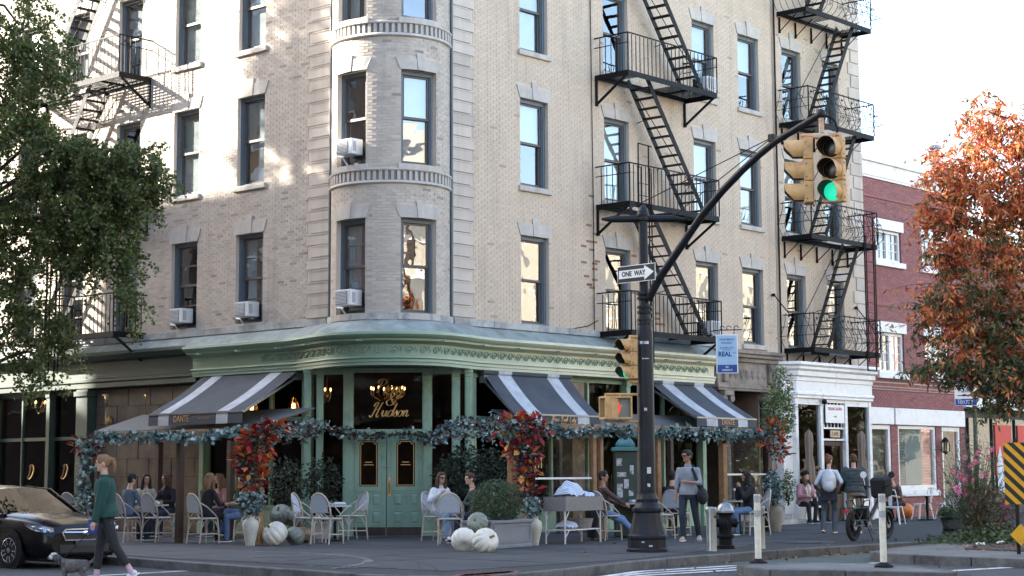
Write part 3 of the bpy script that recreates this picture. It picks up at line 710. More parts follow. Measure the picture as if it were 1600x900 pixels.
def door_leaf(px0, px1, sgn):
    a, b = ex_(px0) + .004, ex_(px1) - .004; w = b - a; h = zt - .16
    M0 = EN @ Matrix.Translation((a, -.02, .15)); z = lambda py: ez(py) - .15
    gx0, gx1, gz0, gz1 = w * .27, w * .77, z(760), z(688); n = .06
    if sgn > 0: gx0, gx1 = w * .25, w * .75
    o = MB(); o.box(0, gx0, 0, .05, 0, h); o.box(gx1, w, 0, .05, 0, h); o.box(gx0, gx1, 0, .05, 0, gz0); o.box(gx0, gx1, 0, .05, gz1, h)
    for cx, sx in ((gx0, 1), (gx1, -1)):                     # notched top corners of the light
        o.box(min(cx, cx + sx * n), max(cx, cx + sx * n), .0, .05, gz1 - n, gz1)
    for q in ((gx0 - .11, gx0 - .085, gz0 - .1, gz1 + .12), (gx1 + .085, gx1 + .11, gz0 - .1, gz1 + .12), (gx0 - .085, gx1 + .085, gz1 + .095, gz1 + .12), (gx0 - .085, gx1 + .085, gz0 - .1, gz0 - .075)): o.box(q[0], q[1], -.014, .0, q[2], q[3])
    d = o.build('door', M_green, CB, M0, bev=.004)
    for i in range(2):
        for j in range(2):
            px_ = w * (.29 if i == 0 else .74) ; ps = .13; c = .41 + j * .40
            pm = MB(); 
            for q in ((px_ - ps, px_ - ps + .02, c - .16, c + .16), (px_ + ps - .02, px_ + ps, c - .16, c + .16), (px_ - ps + .02, px_ + ps - .02, c + .14, c + .16), (px_ - ps + .02, px_ + ps - .02, c - .16, c - .14)): pm.box(q[0], q[1], -.016, 0, q[2], q[3])
            pm.add([(px_ - .09, -.001, c - .12), (px_ + .09, -.001, c - .12), (px_ + .09, -.001, c + .12), (px_ - .09, -.001, c + .12), (px_ - .05, -.018, c - .08), (px_ + .05, -.018, c - .08), (px_ + .05, -.018, c + .08), (px_ - .05, -.018, c + .08)],
                   [(0, 1, 5, 4), (1, 2, 6, 5), (2, 3, 7, 6), (3, 0, 4, 7), (4, 5, 6, 7)]); pm.build('raised_panel', M_green, d)
    k = MB(); k.box(.01, w - .01, -.006, -.0005, .01, .2); k.build('kick_plate', mat('bronze_plate', (.06, .05, .045), .4, .2, 8, metal=.5), d)
    g = MB(); g.quad((gx0, .03, gz0), (gx1, .03, gz0), (gx1, .03, gz1), (gx0, .03, gz1)); p = g.build('pane', M_glassd, d)
    g = MB(); e = .028; gp = [(gx0 + e, gz0 + e), (gx1 - e, gz0 + e), (gx1 - e, gz1 - n - e), (gx1 - n - e, gz1 - n - e + .012), (gx1 - n - e, gz1 - e), (gx0 + n + e, gz1 - e), (gx0 + n + e, gz1 - n - e + .012), (gx0 + e, gz1 - n - e)]
    for (ax, az), (bx, bz) in zip(gp, gp[1:] + gp[:1]): g.bar((ax, .026, az), (bx, .026, bz), .012, .004, up=(0, 1, 0))
    g.build('gilt_line', M_gold, p)
    for k_ in range(3):
        hb = MB(); hx = -.012 if sgn < 0 else w - .004; hb.tube([(hx + .008, -.012, .25 + k_ * .85), (hx + .008, -.012, .37 + k_ * .85)], .011, 6); hb.build('hinge', M_green, d)
    for j, wd in enumerate((.16, .22)): g = MB(); g.box((gx0 + gx1) / 2 - wd / 2, (gx0 + gx1) / 2 + wd / 2, .024, .027, (gz0 + gz1) / 2 + .02 - j * .06, (gz0 + gz1) / 2 + .035 - j * .06); g.build('gilt_line', M_gold, p)
    return d, w
dl, wl_ = door_leaf(546, 604, -1); dr, wr_ = door_leaf(604.5, 663, 1)
h = MB(); zc = ez(761) - .15; h.slab_xz([(.035, zc - .2), (.085, zc - .2), (.095, zc - .12), (.085, zc), (.095, zc + .12), (.085, zc + .2), (.06, zc + .24), (.035, zc + .2), (.03, zc)], -.012, -.001)
h.tube([(.06, -.02, zc - .15), (.06, -.07, zc - .1), (.06, -.075, zc + .06), (.06, -.03, zc + .12)], [.012, .016, .018, .012], 8); h.ell((.06, -.03, zc + .17), .02, .02, .02); h.build('handle', M_brass, dr)
h = MB(); zc = ez(730) - .15; h.box(wl_ - .2, wl_ - .02, -.02, -.002, zc - .012, zc + .012); h.tube([(wl_ - .04, -.03, zc), (wl_ + .09, -.03, zc)], .008, 6); h.build('latch', M_steel, dl)
# gilt script lettering, drawn as pen strokes
SCR = {
 'P': (.62, [[(.12, .0), (.22, .45), (.30, .95)], [(.02, .72), (.08, .95), (.35, 1.05), (.6, .92), (.58, .68), (.38, .52), (.2, .52)]]),
 'H': (.86, [[(.0, .1), (.1, -.05), (.2, .1), (.32, .6), (.42, 1.0), (.34, 1.08), (.2, .95), (.18, .75)], [(.22, .5), (.45, .55), (.66, .58)], [(.5, .05), (.58, .5), (.72, 1.0), (.8, 1.05)], [(.5, .05), (.58, -.04), (.72, .08)]]),
 'N': (.9, [[(.0, .05), (.08, -.03), (.16, .15), (.3, .95), (.34, .95), (.46, .4), (.54, .02), (.6, .2), (.72, .9), (.85, 1.05)]]),
 'Y': (.75, [[(.05, .95), (.14, 1.03), (.22, .8), (.26, .55), (.4, .55), (.55, .8), (.65, 1.03)], [(.65, 1.03), (.5, .5), (.36, -.2), (.22, -.35), (.12, -.25)]]),
 'C': (.7, [[(.6, .82), (.55, 1.0), (.4, 1.02), (.2, .8), (.1, .4), (.18, .05), (.38, -.02), (.6, .15)]]),
 'e': (.36, [[(.04, .2), (.2, .25), (.3, .38), (.22, .48), (.1, .4), (.06, .15), (.16, .0), (.3, .08), (.38, .18)]]),
 'r': (.34, [[(.0, .1), (.1, .35), (.14, .5), (.17, .42), (.3, .45), (.24, .2), (.27, .02), (.38, .12)]]),
 'y': (.42, [[(.0, .25), (.08, .48), (.1, .2), (.18, .03), (.3, .2), (.38, .48)], [(.38, .48), (.3, .1), (.2, -.35), (.08, -.4), (.06, -.25), (.3, -.02), (.44, .15)]]),
 'u': (.46, [[(.0, .2), (.08, .46), (.08, .15), (.16, .0), (.28, .15), (.36, .46), (.34, .12), (.4, .01), (.5, .14)]]),
 'd': (.44, [[(.34, .38), (.2, .48), (.06, .3), (.06, .08), (.18, .0), (.32, .2), (.5, 1.02), (.38, .3), (.36, .06), (.46, .08)]]),
 's': (.32, [[(.0, .1), (.16, .36), (.2, .48), (.22, .36), (.28, .15), (.2, .0), (.06, .04)], [(.22, .06), (.36, .16)]]),
 'o': (.38, [[(.2, .47), (.06, .34), (.06, .1), (.18, .0), (.32, .14), (.32, .36), (.2, .47), (.28, .38), (.42, .42)]]),
 'n': (.46, [[(.0, .1), (.08, .45), (.06, .02)], [(.07, .2), (.2, .46), (.3, .42), (.28, .12), (.34, .0), (.48, .14)]]),
 'w': (.56, [[(.0, .3), (.06, .46), (.08, .1), (.18, .02), (.28, .3), (.3, .1), (.4, .02), (.52, .3), (.5, .46), (.58, .4)]]),
 'k': (.44, [[(.04, .0), (.14, .5), (.28, 1.0), (.2, 1.0), (.08, .4), (.04, .0)], [(.1, .25), (.3, .48), (.2, .28), (.3, .04), (.44, .14)]]),
 'i': (.22, [[(.0, .15), (.1, .46), (.08, .1), (.14, .0), (.24, .14)], [(.13, .66), (.14, .7)]]),
 't': (.3, [[(.0, .2), (.2, .8), (.1, .15), (.16, .0), (.3, .14)], [(.04, .56), (.28, .6)]]),
 '&': (.8, [[(.75, .3), (.5, .0), (.2, .02), (.08, .25), (.3, .5), (.52, .75), (.42, .95), (.26, .85), (.3, .6), (.6, .1), (.8, .0)]]),
 'D': (.8, [[(.2, 1.0), (.24, .5), (.12, .02)], [(.02, .1), (.3, -.02), (.6, .2), (.7, .6), (.5, .98), (.2, 1.02), (.05, .9)]]),
 ' ': (.3, [])}
def cat_rom(p, n=6):
    if len(p) < 3: return p
    q = [p[0]] + p + [p[-1]]; out = []
    for i in range(1, len(q) - 2):
        for j in range(n):
            t = j / n; out.append(tuple(.5 * ((2 * q[i][k]) + (-q[i - 1][k] + q[i + 1][k]) * t + (2 * q[i - 1][k] - 5 * q[i][k] + 4 * q[i + 1][k] - q[i + 2][k]) * t * t + (-q[i - 1][k] + 3 * q[i][k] - 3 * q[i + 1][k] + q[i + 2][k]) * t ** 3) for k in (0, 1)))
    return out + [p[-1]]
def script(txt, size, m, parent, Lm, pen=.05, slant=.28):
    w = sum(SCR[c][0] for c in txt) * size; x = -w / 2; o = MB()
    for c in txt:
        cw, st = SCR[c]
        for s_ in st:
            pts = cat_rom(s_); n = len(pts); rr = []
            for i in range(n):
                a, b = pts[max(0, i - 1)], pts[min(n - 1, i + 1)]; dy = abs(b[1] - a[1]) / (1e-6 + math.hypot(b[0] - a[0], b[1] - a[1])); rr.append(size * pen * (.45 + .75 * dy * dy))
            o.tube([(x + (p[0] + p[1] * slant) * size, 0, p[1] * size) for p in pts], rr, 5)
        x += cw * size
    return o.build('lettering', m, parent, Lm)
cx_ = ex_(609)
script('Perry', .30, M_gold, tw, Matrix.Translation((cx_ - .02, -.006, ez(614))))
script('&', .30, M_gold, tw, Matrix.Translation((cx_, -.006, ez(633))), pen=.06)
script('Hudson', .30, M_gold, tw, Matrix.Translation((cx_ - .03, -.006, ez(651))))
# threshold
m = MB(); m.box(ex_(536), ex_(675), -.1, .2, .12, .152); m.build('threshold', M_kerb, CB, EN)
# ---- shop windows along the two streets (x local to each street front)
def shopfront(Mx, posts, x0, x1, mats, sill=.75, head=3.86, y=.16, trans=2.75):
    pm, gm = mats
    o = MB(); o.box(x0, x1, y - .06, y + .1, .14, sill); o.box(x0, x1, y - .08, y + .12, sill, sill + .07); o.box(x0, x1, y - .04, y + .08, head - .12, head); o.box(x0, x1, y - .03, y + .06, trans, trans + .09)
    b = o.build('shop_window_frame', pm, CB, Mx)
    for a in posts:
        p = MB(); w = .16; p.box(a, a + w, y - .16, y + .08, .14, head); p.box(a - .015, a + w + .015, y - .19, y + .06, head - .16, head - .06); p.box(a - .015, a + w + .015, y - .18, y + .06, .14, .4); p.build('pilaster', pm, CB, Mx, bev=.006)
    xs = [x0] + sorted(posts) + [x1]
    for a, b2 in zip(xs, xs[1:]):
        a2 = a + (.16 if a != x0 else 0)
        if b2 - a2 < .2: continue
        n = max(1, round((b2 - a2) / 1.3))
        for k in range(n):
            u, v = a2 + (b2 - a2) * k / n, a2 + (b2 - a2) * (k + 1) / n
            if k: q = MB(); q.box(u - .03, u + .03, y - .05, y + .07, sill + .07, head - .12); q.build('mullion', pm, b)
            for (c, d) in ((sill + .07, trans), (trans + .09, head - .12)): g = MB(); g.quad((u + .005, y + .02, c), (v - .005, y + .02, c), (v - .005, y + .02, d), (u + .005, y + .02, d)); g.build('pane', gm, b)
    return b
shopfront(BR, [.72, 6.45, 9.7], .9, 9.95, (M_green, M_glassd))
m = MB(); m.box(4.15, 4.62, -.12, .3, .14, 3.71); m.build('stone_pier', mat('brown_stone', (.2, .14, .09), .8, .3, 5, bump=.4), CB, BR)
shopfront(BL, [-.95, -4.62], -4.62, -.8, (M_green, M_glassd))
sf = shopfront(BL, [-9.55, -11.05, -13.6], -13.6, -9.4, (M_greend, M_glassd), trans=2.45, head=3.74)
m = MB(); m.box(-9.42, -8.92, -.2, .1, .14, 3.73); m.box(-9.47, -8.87, -.25, .1, 3.55, 3.68); m.box(-9.47, -8.87, -.25, .1, .14, .5); m.build('pilaster', M_greend, CB, BL, bev=.008)
for s_ in (10.35, 11.9): script('D', .36, M_gold, sf, Matrix.Translation((-s_, .12, 1.45)))
# plastered wall panel between the left shop window and the awning, laid in large blocks
M_plas = mat('tan_plaster', (.13, .098, .07), .85, .22, 2.5, bump=.3, bscale=45, col2=(.08, .064, .052), blotch=.03, rnd=.06)
m = MB(); m.box(-8.9, -4.6, .09, .3, .14, 3.75); pan = m.build('plaster_wall', M_joint, CB, BL)
zz = .16; rr_ = random.Random(9); k = 0
while zz < 3.7:
    xx = -8.88 - (k % 2) * .45
    while xx < -4.62:
        a, b = max(xx, -8.88), min(xx + .88, -4.64)
        if b - a > .08: q = MB(); q.box(a + .006, b - .006, .06 - rr_.uniform(0, .012), .1, zz, min(zz + .435, 3.7)); q.build('wall_block', M_plas, pan)
        xx += .9
    zz += .445; k += 1
# swan-neck lamps over the panel
for s_ in (8.25, 6.6):
    t = thing('swan_neck_lamp', T_L @ Matrix.Translation((-s_, .06, 2.95)), 'thin brass swan neck lamp on the tan wall, ' + ('left of the two' if s_ > 7 else 'right of the two, nearer the awning'), 'wall lamp', 'swan neck lamps on the tan wall')
    o = MB(); o.tube([(0, 0, 0), (0, -.1, .02), (.05, -.2, .2), (.12, -.28, .45), (.2, -.34, .56), (.27, -.38, .5), (.28, -.38, .4)], .012, 6); o.build('neck', M_brass, t, smooth=True)
    o = MB(); o.lathe([(.02, .06), (.09, .05), (.1, 0), (.04, -.03)], 10); o.build('base', M_brass, t, Matrix.Translation((0, -.03, -.02)) @ Matrix.Rotation(pi / 2, 4, 'X'))
    o = MB(); o.tube([(-.08, -.05, -.15), (-.1, -.05, -.02), (0, -.06, .06), (.1, -.05, -.02), (.08, -.05, -.15)], .012, 6); o.build('scroll', M_brass, t, smooth=True)
# ---- stone apartment portal on the right street
M_port = mat('portal_stone', (.25, .215, .18), .85, .28, 3, bump=.4, bscale=45, col2=(.13, .115, .1), blotch=.04)
PT = link('portal', None, CB, BR)
def pt(name, f, m_=None, **k): o = MB(); f(o); return o.build(name, m_ or M_port, PT, **k)
pt('portal_cornice', lambda o: (o.box(10.0, 13.15, -.42, .1, 4.72, 4.82), o.box(10.05, 13.1, -.36, .1, 4.62, 4.72), o.box(10.1, 13.05, -.28, .1, 4.5, 4.62)), bev=.015)
pt('portal_frieze', lambda o: (o.box(10.15, 13.0, -.2, .1, 3.9, 4.5), o.box(10.1, 13.05, -.26, .1, 3.78, 3.9), o.box(10.15, 13.0, -.23, .1, 3.72, 3.78)), bev=.008)
for i in range(9):
    x = 10.45 + i * .27
    if i in (0, 8): pt('bracket', lambda o: (o.box(x - .1, x + .1, -.30, -.19, 3.95, 4.48), o.box(x - .08, x + .08, -.33, -.29, 4.3, 4.46)), bev=.02)
    else:
        def orn(o):
            o.ell((x, -.2, 4.2), .055, .03, .06, 8, 5)
            for a in range(4): o.ell((x + .06 * cos(a * pi / 2 + .78), -.2, 4.2 + .08 * sin(a * pi / 2 + .78)), .035, .025, .04, 6, 4)
            o.box(x - .012, x + .012, -.22, -.19, 4.05, 4.16)
        pt('carved_flower', orn, smooth='all')
for x in (10.55, 12.62):
    def col_(o):
        o.box(x - .23, x + .23, -.26, .1, .14, .55); o.lathe([(.2, .55), (.22, .6), (.17, .68), (.165, 3.2), (.18, 3.25), (.16, 3.3), (.19, 3.42)], 16, x, -.1)
    pt('column', col_, smooth=35)
    def cap_(o):
        o.box(x - .22, x + .22, -.3, .1, 3.58, 3.715)
        for sx in (-.17, .17):
            o.lathe([(.0, -.14), (.1, -.14), (.11, 0), (.1, .14), (0, .14)], 12, M=Matrix.Translation((x + sx, -.14, 3.5)) @ Matrix.Rotation(pi / 2, 4, 'X'))
    pt('capital', cap_, smooth=35)
pt('portal_recess', lambda o: (o.box(10.82, 12.4, .85, .95, .14, 3.72), o.box(10.78, 10.86, .0, .9, .14, 3.72), o.box(12.34, 12.42, .0, .9, .14, 3.72)), mat('recess_plaster', (.16, .12, .09), .85, .25, 3))
pt('portal_door', lambda o: (o.box(11.1, 12.1, .78, .84, .3, 2.5), o.box(11.2, 11.55, .765, .78, 1.2, 2.35), o.box(11.65, 12.0, .765, .78, 1.2, 2.35)), M_woodd)
pt('step', lambda o: (o.box(10.2, 12.95, -1.1, .0, .1, .26), o.box(10.3, 12.85, -.7, .0, .26, .40)), M_base, bev=.01)

# ================================================================== narrow cream building next door
NB = thing('narrow_cream_building', T_R @ Matrix.Translation((15.8, 0, 0)), 'narrow cream brick building with white painted cafe front and scrolled fire escape', 'building')
NBm = Matrix.Translation((-15.8, 0, 0))
NCOL = [(13.94, 14.94), (16.12, 17.04)]
ON = [(a, b, s_, h_) for a, b in NCOL for s_, h_ in zip(SILLS, HEADS)]
m = MB(); wall_sheet(m, 13.44, 18.25, 3.6, TOP + .3, ON); m.quad((18.25, .008, 3.6), (18.25, 9, 3.6), (18.25, 9, TOP + .3), (18.25, .008, TOP + .3)); nw = m.build('wall', M_mortar, NB, NBm)
ex = ON + [lint_rect(o) for o in ON] + [lint_key(o) for o in ON] + [sill_rect(o) for o in ON] + [(17.55, 18.3, 0, 99)]
m = MB(); bricks(m, 13.46, 18.25, 4.6, 16.4, ex, CREAM, odd=.015); m.build('brickwork', M_brick, nw, kind='stuff')
for ci, (a, b) in enumerate(NCOL):
    for fi in range(3): o = (a, b, SILLS[fi], HEADS[fi]); window(NB, NBm, o, 'none' if fi == 0 else None); lintel(NB, NBm, o, kh=.5)
for k in range(30):
    z = 4.6 + k * .39; w = .66 if k % 2 else .5
    m = MB(); m.box(18.25 - w, 18.27, -.03, .3, z + .012, z + .375); m.build('quoin', M_brick1, NB, NBm, bev=.012)
m = MB(); m.tube([(13.5, -.05, 4.6), (13.5, -.05, 16)], .028, 6); m.build('downpipe', M_iron, NB, NBm)
m = MB(); m.box(13.46, 18.2, 1.3, 9, 3.8, TOP); m.build('core', M_dark, NB, NBm); m = MB(); m.box(13.3, 18.35, -.4, 9, TOP + .1, TOP + .5); m.build('roof_cornice', M_greend, NB, NBm)
# white cafe front: stepped cornice, posts, door, glass
CFp = [V((13.05, 0.0, 0)), V((13.45, -.55, 0)), V((17.55, -.55, 0)), V((17.75, 0.0, 0))]
def cfm(name, prof, m_):
    o = MB(); nn = [V((-.6, -.8, 0)), V((-.45, -1.0, 0)), V((.45, -1.0, 0)), V((.9, -.4, 0))]; sweep(o, CFp, nn, prof); return o.build(name, m_, NB, NBm, smooth=20)
cfm('cafe_cornice', [(-.3, 4.62), (.22, 4.60), (.24, 4.52), (.17, 4.47), (.17, 4.40), (.1, 4.34), (.1, 4.22), (.03, 4.18), (.03, 4.08), (.0, 4.06)], M_white)
cfm('cafe_fascia', [(0, 4.07), (0, 3.78), (.05, 3.76), (.06, 3.70), (.03, 3.66), (.03, 3.60), (-.06, 3.58), (-.3, 3.58)], M_white)
CW = link('cafe_front', None, NB, NBm)
for x0, x1 in ((13.42, 13.56), (14.72, 14.86), (16.05, 16.19), (17.4, 17.54)):
    m = MB(); m.box(x0, x1, -.52, -.38, .14, 3.60); m.box(x0 - .012, x1 + .012, -.54, -.4, .14, .42); m.build('cafe_post', M_white, CW, bev=.006)
def cpane(x0, x1, z0, z1, y=-.44): g = MB(); g.quad((x0, y, z0), (x1, y, z0), (x1, y, z1), (x0, y, z1)); g.build('pane', M_glassd, CW)
for x0, x1 in ((13.56, 14.72), (16.19, 17.4)):
    m = MB(); m.box(x0, x1, -.5, -.4, .14, .75); m.box(x0, x1, -.5, -.4, 3.42, 3.6); m.build('cafe_bulkhead', M_white, CW); cpane(x0, x1, .75, 3.42)
m = MB(); m.box(14.86, 16.05, -.48, -.4, 2.42, 2.48); m.box(14.86, 16.05, -.48, -.4, 2.75, 2.8); m.box(14.86, 16.05, -.5, -.4, 3.5, 3.6); m.build('cafe_transom', M_white, CW)
for i in range(6): m = MB(); x = 14.98 + i * .19; m.box(x, x + .03, -.46, -.42, 2.8, 3.5); m.build('transom_bar', M_white, CW)
cpane(14.86, 16.05, 2.48, 2.75); cpane(14.86, 16.05, 2.8, 3.5)
m = MB(); m.box(14.9, 16.0, -.43, -.37, .15, .9); m.box(14.9, 15.02, -.43, -.37, .9, 2.4); m.box(15.88, 16.0, -.43, -.37, .9, 2.4); m.box(15.02, 15.88, -.43, -.37, 2.28, 2.4); m.build('cafe_door', M_woodd, CW); cpane(15.02, 15.88, .9, 2.28, -.4)
m = MB(); m.quad((13.5, 2.6, .14), (17.6, 2.6, .14), (17.6, 2.6, 3.6), (13.5, 2.6, 3.6)); m.quad((13.4, -.4, 3.585), (17.6, -.4, 3.585), (17.6, 2.6, 3.585), (13.4, 2.6, 3.585)); m.quad((17.6, -.4, .14), (17.6, 2.6, .14), (17.6, 2.6, 3.6), (17.6, -.4, 3.6)); m.build('cafe_room', mat('cafe_red_wall', (.10, .012, .012), .8, .3, 2), CW)
m = MB(); m.quad((13.42, -.4, .14), (13.42, 2.6, .14), (13.42, 2.6, 3.6), (13.42, -.4, 3.6)); m.quad((13.4, 2.55, .14), (15.9, 2.55, .14), (15.9, 2.55, 3.6), (13.4, 2.55, 3.6)); m.build('cafe_inner_wall', M_inner, CW)
m = MB(); m.box(12.95, 13.46, -.4, .05, .14, 4.05); m.build('cafe_side_wall', M_white, CW)
# cafe signs
def board(name, M, w, h, m_, label, cat, th=.02, edge=None):
    t = thing(name, M, label, cat); o = MB(); o.box(-w / 2, w / 2, -th / 2, th / 2, -h / 2, h / 2); o.build('panel', m_, t, bev=.004)
    if edge:
        o = MB(); e = .018
        for q in ((-w / 2, -w / 2 + e, -h / 2, h / 2), (w / 2 - e, w / 2, -h / 2, h / 2), (-w / 2 + e, w / 2 - e, h / 2 - e, h / 2), (-w / 2 + e, w / 2 - e, -h / 2, -h / 2 + e)): o.box(q[0], q[1], -th / 2 - .003, th / 2 + .003, q[2], q[3])
        o.build('border', edge, t)
    return t
M_signw = mat('sign_white', (.76, .76, .74), .5, .04, 6); M_signr = mat('sign_red', (.42, .03, .03), .5, .1, 6); M_black = mat('sign_black', (.012, .012, .012), .5, .2, 6)
t = board('cafe_sign', T_R @ Matrix.Translation((15.42, -.56, 3.18)), 1.0, .52, M_signw, 'white cafe sign with red lettering in the transom of the white cafe front', 'sign')
text('PASANG NGIMA', .13, M_signr, t, Matrix.Translation((0, -.012, .14)), sx=.78); text('CAFE', .07, M_signr, t, Matrix.Translation((0, -.012, -.08)))
t = board('cafe_name_board', T_R @ Matrix.Translation((15.42, -.55, 2.61)), .52, .2, mat('board_tan', (.5, .36, .2), .6, .15, 8), 'small tan board reading CAFE above the cafe door', 'sign')
text('CAFE', .15, M_black, t, Matrix.Translation((0, -.012, 0)))
m = MB(); m.lathe([(.0, .09), (.06, .08), (.08, 0), (.06, -.05), (0, -.06)], 10); tag(m.build('security_camera', M_iron, None, T_R @ Matrix.Translation((14.78, -.62, 3.5))), 'small black dome camera on the post of the white cafe front', 'camera')

# ================================================================== red brick house
RB = thing('red_brick_house', T_R @ Matrix.Translation((21.4, .12, 0)), 'low red painted brick house with white window surrounds and parapet', 'building')
RBm = Matrix.Translation((-21.4, 0, 0))
RW = [(19.2, 20.75), (22.1, 23.65)]
OW = [(a, b, c, d) for a, b in RW for c, d in ((8.02, 9.0), (4.55, 5.8))]
GD = [(18.55, 19.78, .14, 2.95), (20.2, 22.6, .95, 2.95), (23.0, 24.25, .14, 2.95)]
m = MB(); wall_sheet(m, 18.27, 24.55, .1, 10.62, OW + GD, rev=.2); m.quad((24.55, .008, 0), (24.55, 8, 0), (24.55, 8, 11), (24.55, .008, 11)); rw = m.build('wall', M_red_mortar, RB, RBm)
REDS = [(.26, .09, .085), (.235, .08, .075), (.28, .10, .095), (.22, .075, .07)]
ex = OW + GD + [(a - .1, b + .1, d, d + .34) for a, b, c, d in OW] + [(a - .15, b + .15, c - .18, c) for a, b, c, d in OW] + [(18, 25, 2.95, 3.5), (18, 25, 4.02, 4.28)]
m = MB(); bricks(m, 18.29, 24.55, .14, 10.6, ex, REDS, odd=.03); m.build('brickwork', M_red_brick, rw, kind='stuff')
m = MB(); m.box(18.26, 24.6, -.08, .2, 10.62, 11.05); m.box(18.24, 24.64, -.16, .25, 11.05, 11.16); m.box(18.26, 24.6, -.05, .1, 10.55, 10.62); m.build('parapet', M_white, RB, RBm)
m = MB(); m.box(18.26, 24.55, .25, 8, 10.6, 10.75); m.build('flat_roof', M_joint, RB, RBm)
for z_ in (6.62, 9.95): m = MB(); m.box(18.29, 24.57, -.03, .02, z_, z_ + .065); m.build('string_course', mat('red_band', (.25, .08, .075), .7, .1, 3), RB, RBm)
# soldier course of bare bricks
sb = MB(); sb.box(0, .057, -.02, .02, 0, .1); sbm = sb.mesh('soldier_brick', mat('bare_brick', (.26, .1, .08), .85, .2, 4, rnd=.2))
m = MB(); m.box(18.29, 24.55, -.012, .02, 4.03, 4.27); scm_ = m.build('brick_band', mat('light_mortar', (.4, .34, .3), .9, .2, 4), RB, RBm)
for i in range(90): link('soldier_brick', sbm, scm_, Matrix.Translation((18.3 + i * .0693, 0, 4.14)))
for i in range(30):
    q = MB(); q.box(0, .19, -.02, .02, 0, .057); q.build('soldier_brick', MATS['bare_brick'], scm_, Matrix.Translation((18.31 + i * .206, 0, 4.055)))
for a, b, c, d in OW:
    f = MB(); w, h = b - a, d - c; e = .09
    for q in ((0, e, 0, h), (w - e, w, 0, h), (e, w - e, h - e, h), (e, w - e, 0, e), (w / 2 - .06, w / 2 + .06, e, h - e)): f.box(q[0], q[1], .06, .16, q[2], q[3])
    wd = f.build('window', M_white, RB, RBm @ Matrix.Translation((a, 0, c)))
    rows = 3 if h < 1.1 else 4
    for k in range(2):
        u0, u1 = (e, w / 2 - .06) if k == 0 else (w / 2 + .06, w - e)
        g = MB(); g.quad((u0, .12, e), (u1, .12, e), (u1, .12, h - e), (u0, .12, h - e)); g.build('pane', M_glass, wd)
        um = (u0 + u1) / 2; g = MB(); g.box(um - .012, um + .012, .095, .118, e, h - e)
        for r_ in range(1, rows): z = e + (h - 2 * e) * r_ / rows; g.box(u0, um - .012, .097, .116, z - .012, z + .012); g.box(um + .012, u1, .097, .116, z - .012, z + .012)
        g.build('glazing_bar', M_white, wd)
    g = MB(); g.quad((0, .5, 0), (w, .5, 0), (w, .5, h), (0, .5, h)); g.build('curtain', M_curt, wd)
    g = MB(); g.box(-.12, w + .12, -.05, .1, h, h + .33); g.build('lintel', M_white, wd, bev=.01); g = MB(); g.box(-.15, w + .15, -.09, .1, -.17, 0); g.build('sill', M_white, wd, bev=.01)
for x0, x1 in ((18.4, 19.9), (20.0, 24.5)): m = MB(); m.box(x0, x1, -.06, .1, 2.97, 3.48); m.build('shop_lintel', M_white, RB, RBm, bev=.01)
M_blindw = mat('shop_blind', (.42, .52, .52), .7, .05, 4)
for k, (a, b, c, d) in enumerate(GD):
    w, h = b - a, d - c; f = MB(); e = .13 if k != 1 else .1
    for q in ((0, e, 0, h), (w - e, w, 0, h), (e, w - e, h - e, h)): f.box(q[0], q[1], .03, .16, q[2], q[3])
    f.box(e, w - e, .03, .16, 0, .16 if k == 1 else .3); wd = f.build('shop_window' if k == 1 else 'house_door', M_white, RB, RBm @ Matrix.Translation((a, 0, c)))
    g = MB(); z0 = .16 if k == 1 else .3; g.quad((e, .1, z0), (w - e, .1, z0), (w - e, .1, h - e), (e, .1, h - e)); g.build('pane', M_glassd, wd)
    if k == 1:
        g = MB(); g.box(-.08, w + .08, -.06, .12, -.18, 0); g.build('sill', M_white, wd)
        for i in range(34): q = MB(); z = .2 + i * .048; q.add([(e, .14, z), (w * .28, .14, z), (w * .28, .175, z + .03), (e, .175, z + .03)], [(0, 1, 2, 3)]); q.add([(w * .72, .14, z), (w - e, .14, z), (w - e, .175, z + .03), (w * .72, .175, z + .03)], [(0, 1, 2, 3)]); q.build('blind_slat', M_blindw, wd)
        q = MB(); q.box(w * .28, w * .72, .15, .16, .18, h - e); q.build('blind', M_blindw, wd)
        q = MB(); q.quad((0, .6, 0), (w, .6, 0), (w, .6, h), (0, .6, h)); q.build('room', mat('pale_room', (.25, .29, .29), .9, .2, 2), wd)
    else:
        q = MB(); q.quad((0, .25, 0), (w, .25, 0), (w, .25, h), (0, .25, h)); q.build('room', mat('door_curtain', (.3, .32, .27), .9, .2, 2), wd)
t = thing('wall_lantern', T_R @ Matrix.Translation((22.82, .1, 2.15)), 'black wall lantern beside the right hand door of the red brick house', 'lantern')
m = MB(); m.box(-.09, .09, -.28, -.1, 0, .3); m.build('lamp_glass', glass('lantern_glass', 1.5, (.6, .6, .55)), t)
m = MB(); m.lathe([(.14, .3), (.09, .4), (.03, .46), (0, .47)], 8, 0, -.19); m.lathe([(.02, -.08), (.1, 0), (.1, .02)], 8, 0, -.19)
for sx in (-.09, .09):
    for sy in (-.28, -.1): m.box(sx - .01, sx + .01, sy - .01, sy + .01, 0, .3)
m.tube([(0, 0, .1), (0, -.06, .0), (0, -.19, -.06)], .015, 6); m.build('lamp_frame', M_iron, t)
t = thing('roof_vent', T_R @ Matrix.Translation((24.72, 1.0, 10.93)), 'galvanised mushroom vent pipe on the roof behind the white parapet', 'vent')
m = MB(); m.lathe([(.22, 0), (.22, .85), (.3, .87), (.3, 1.0), (.22, 1.02), (.22, 1.12), (.31, 1.14), (.31, 1.26), (.22, 1.28), (.22, 1.38), (.3, 1.4), (.28, 1.5), (0, 1.52)], 16); m.build('pipe', M_steel, t, smooth=30)
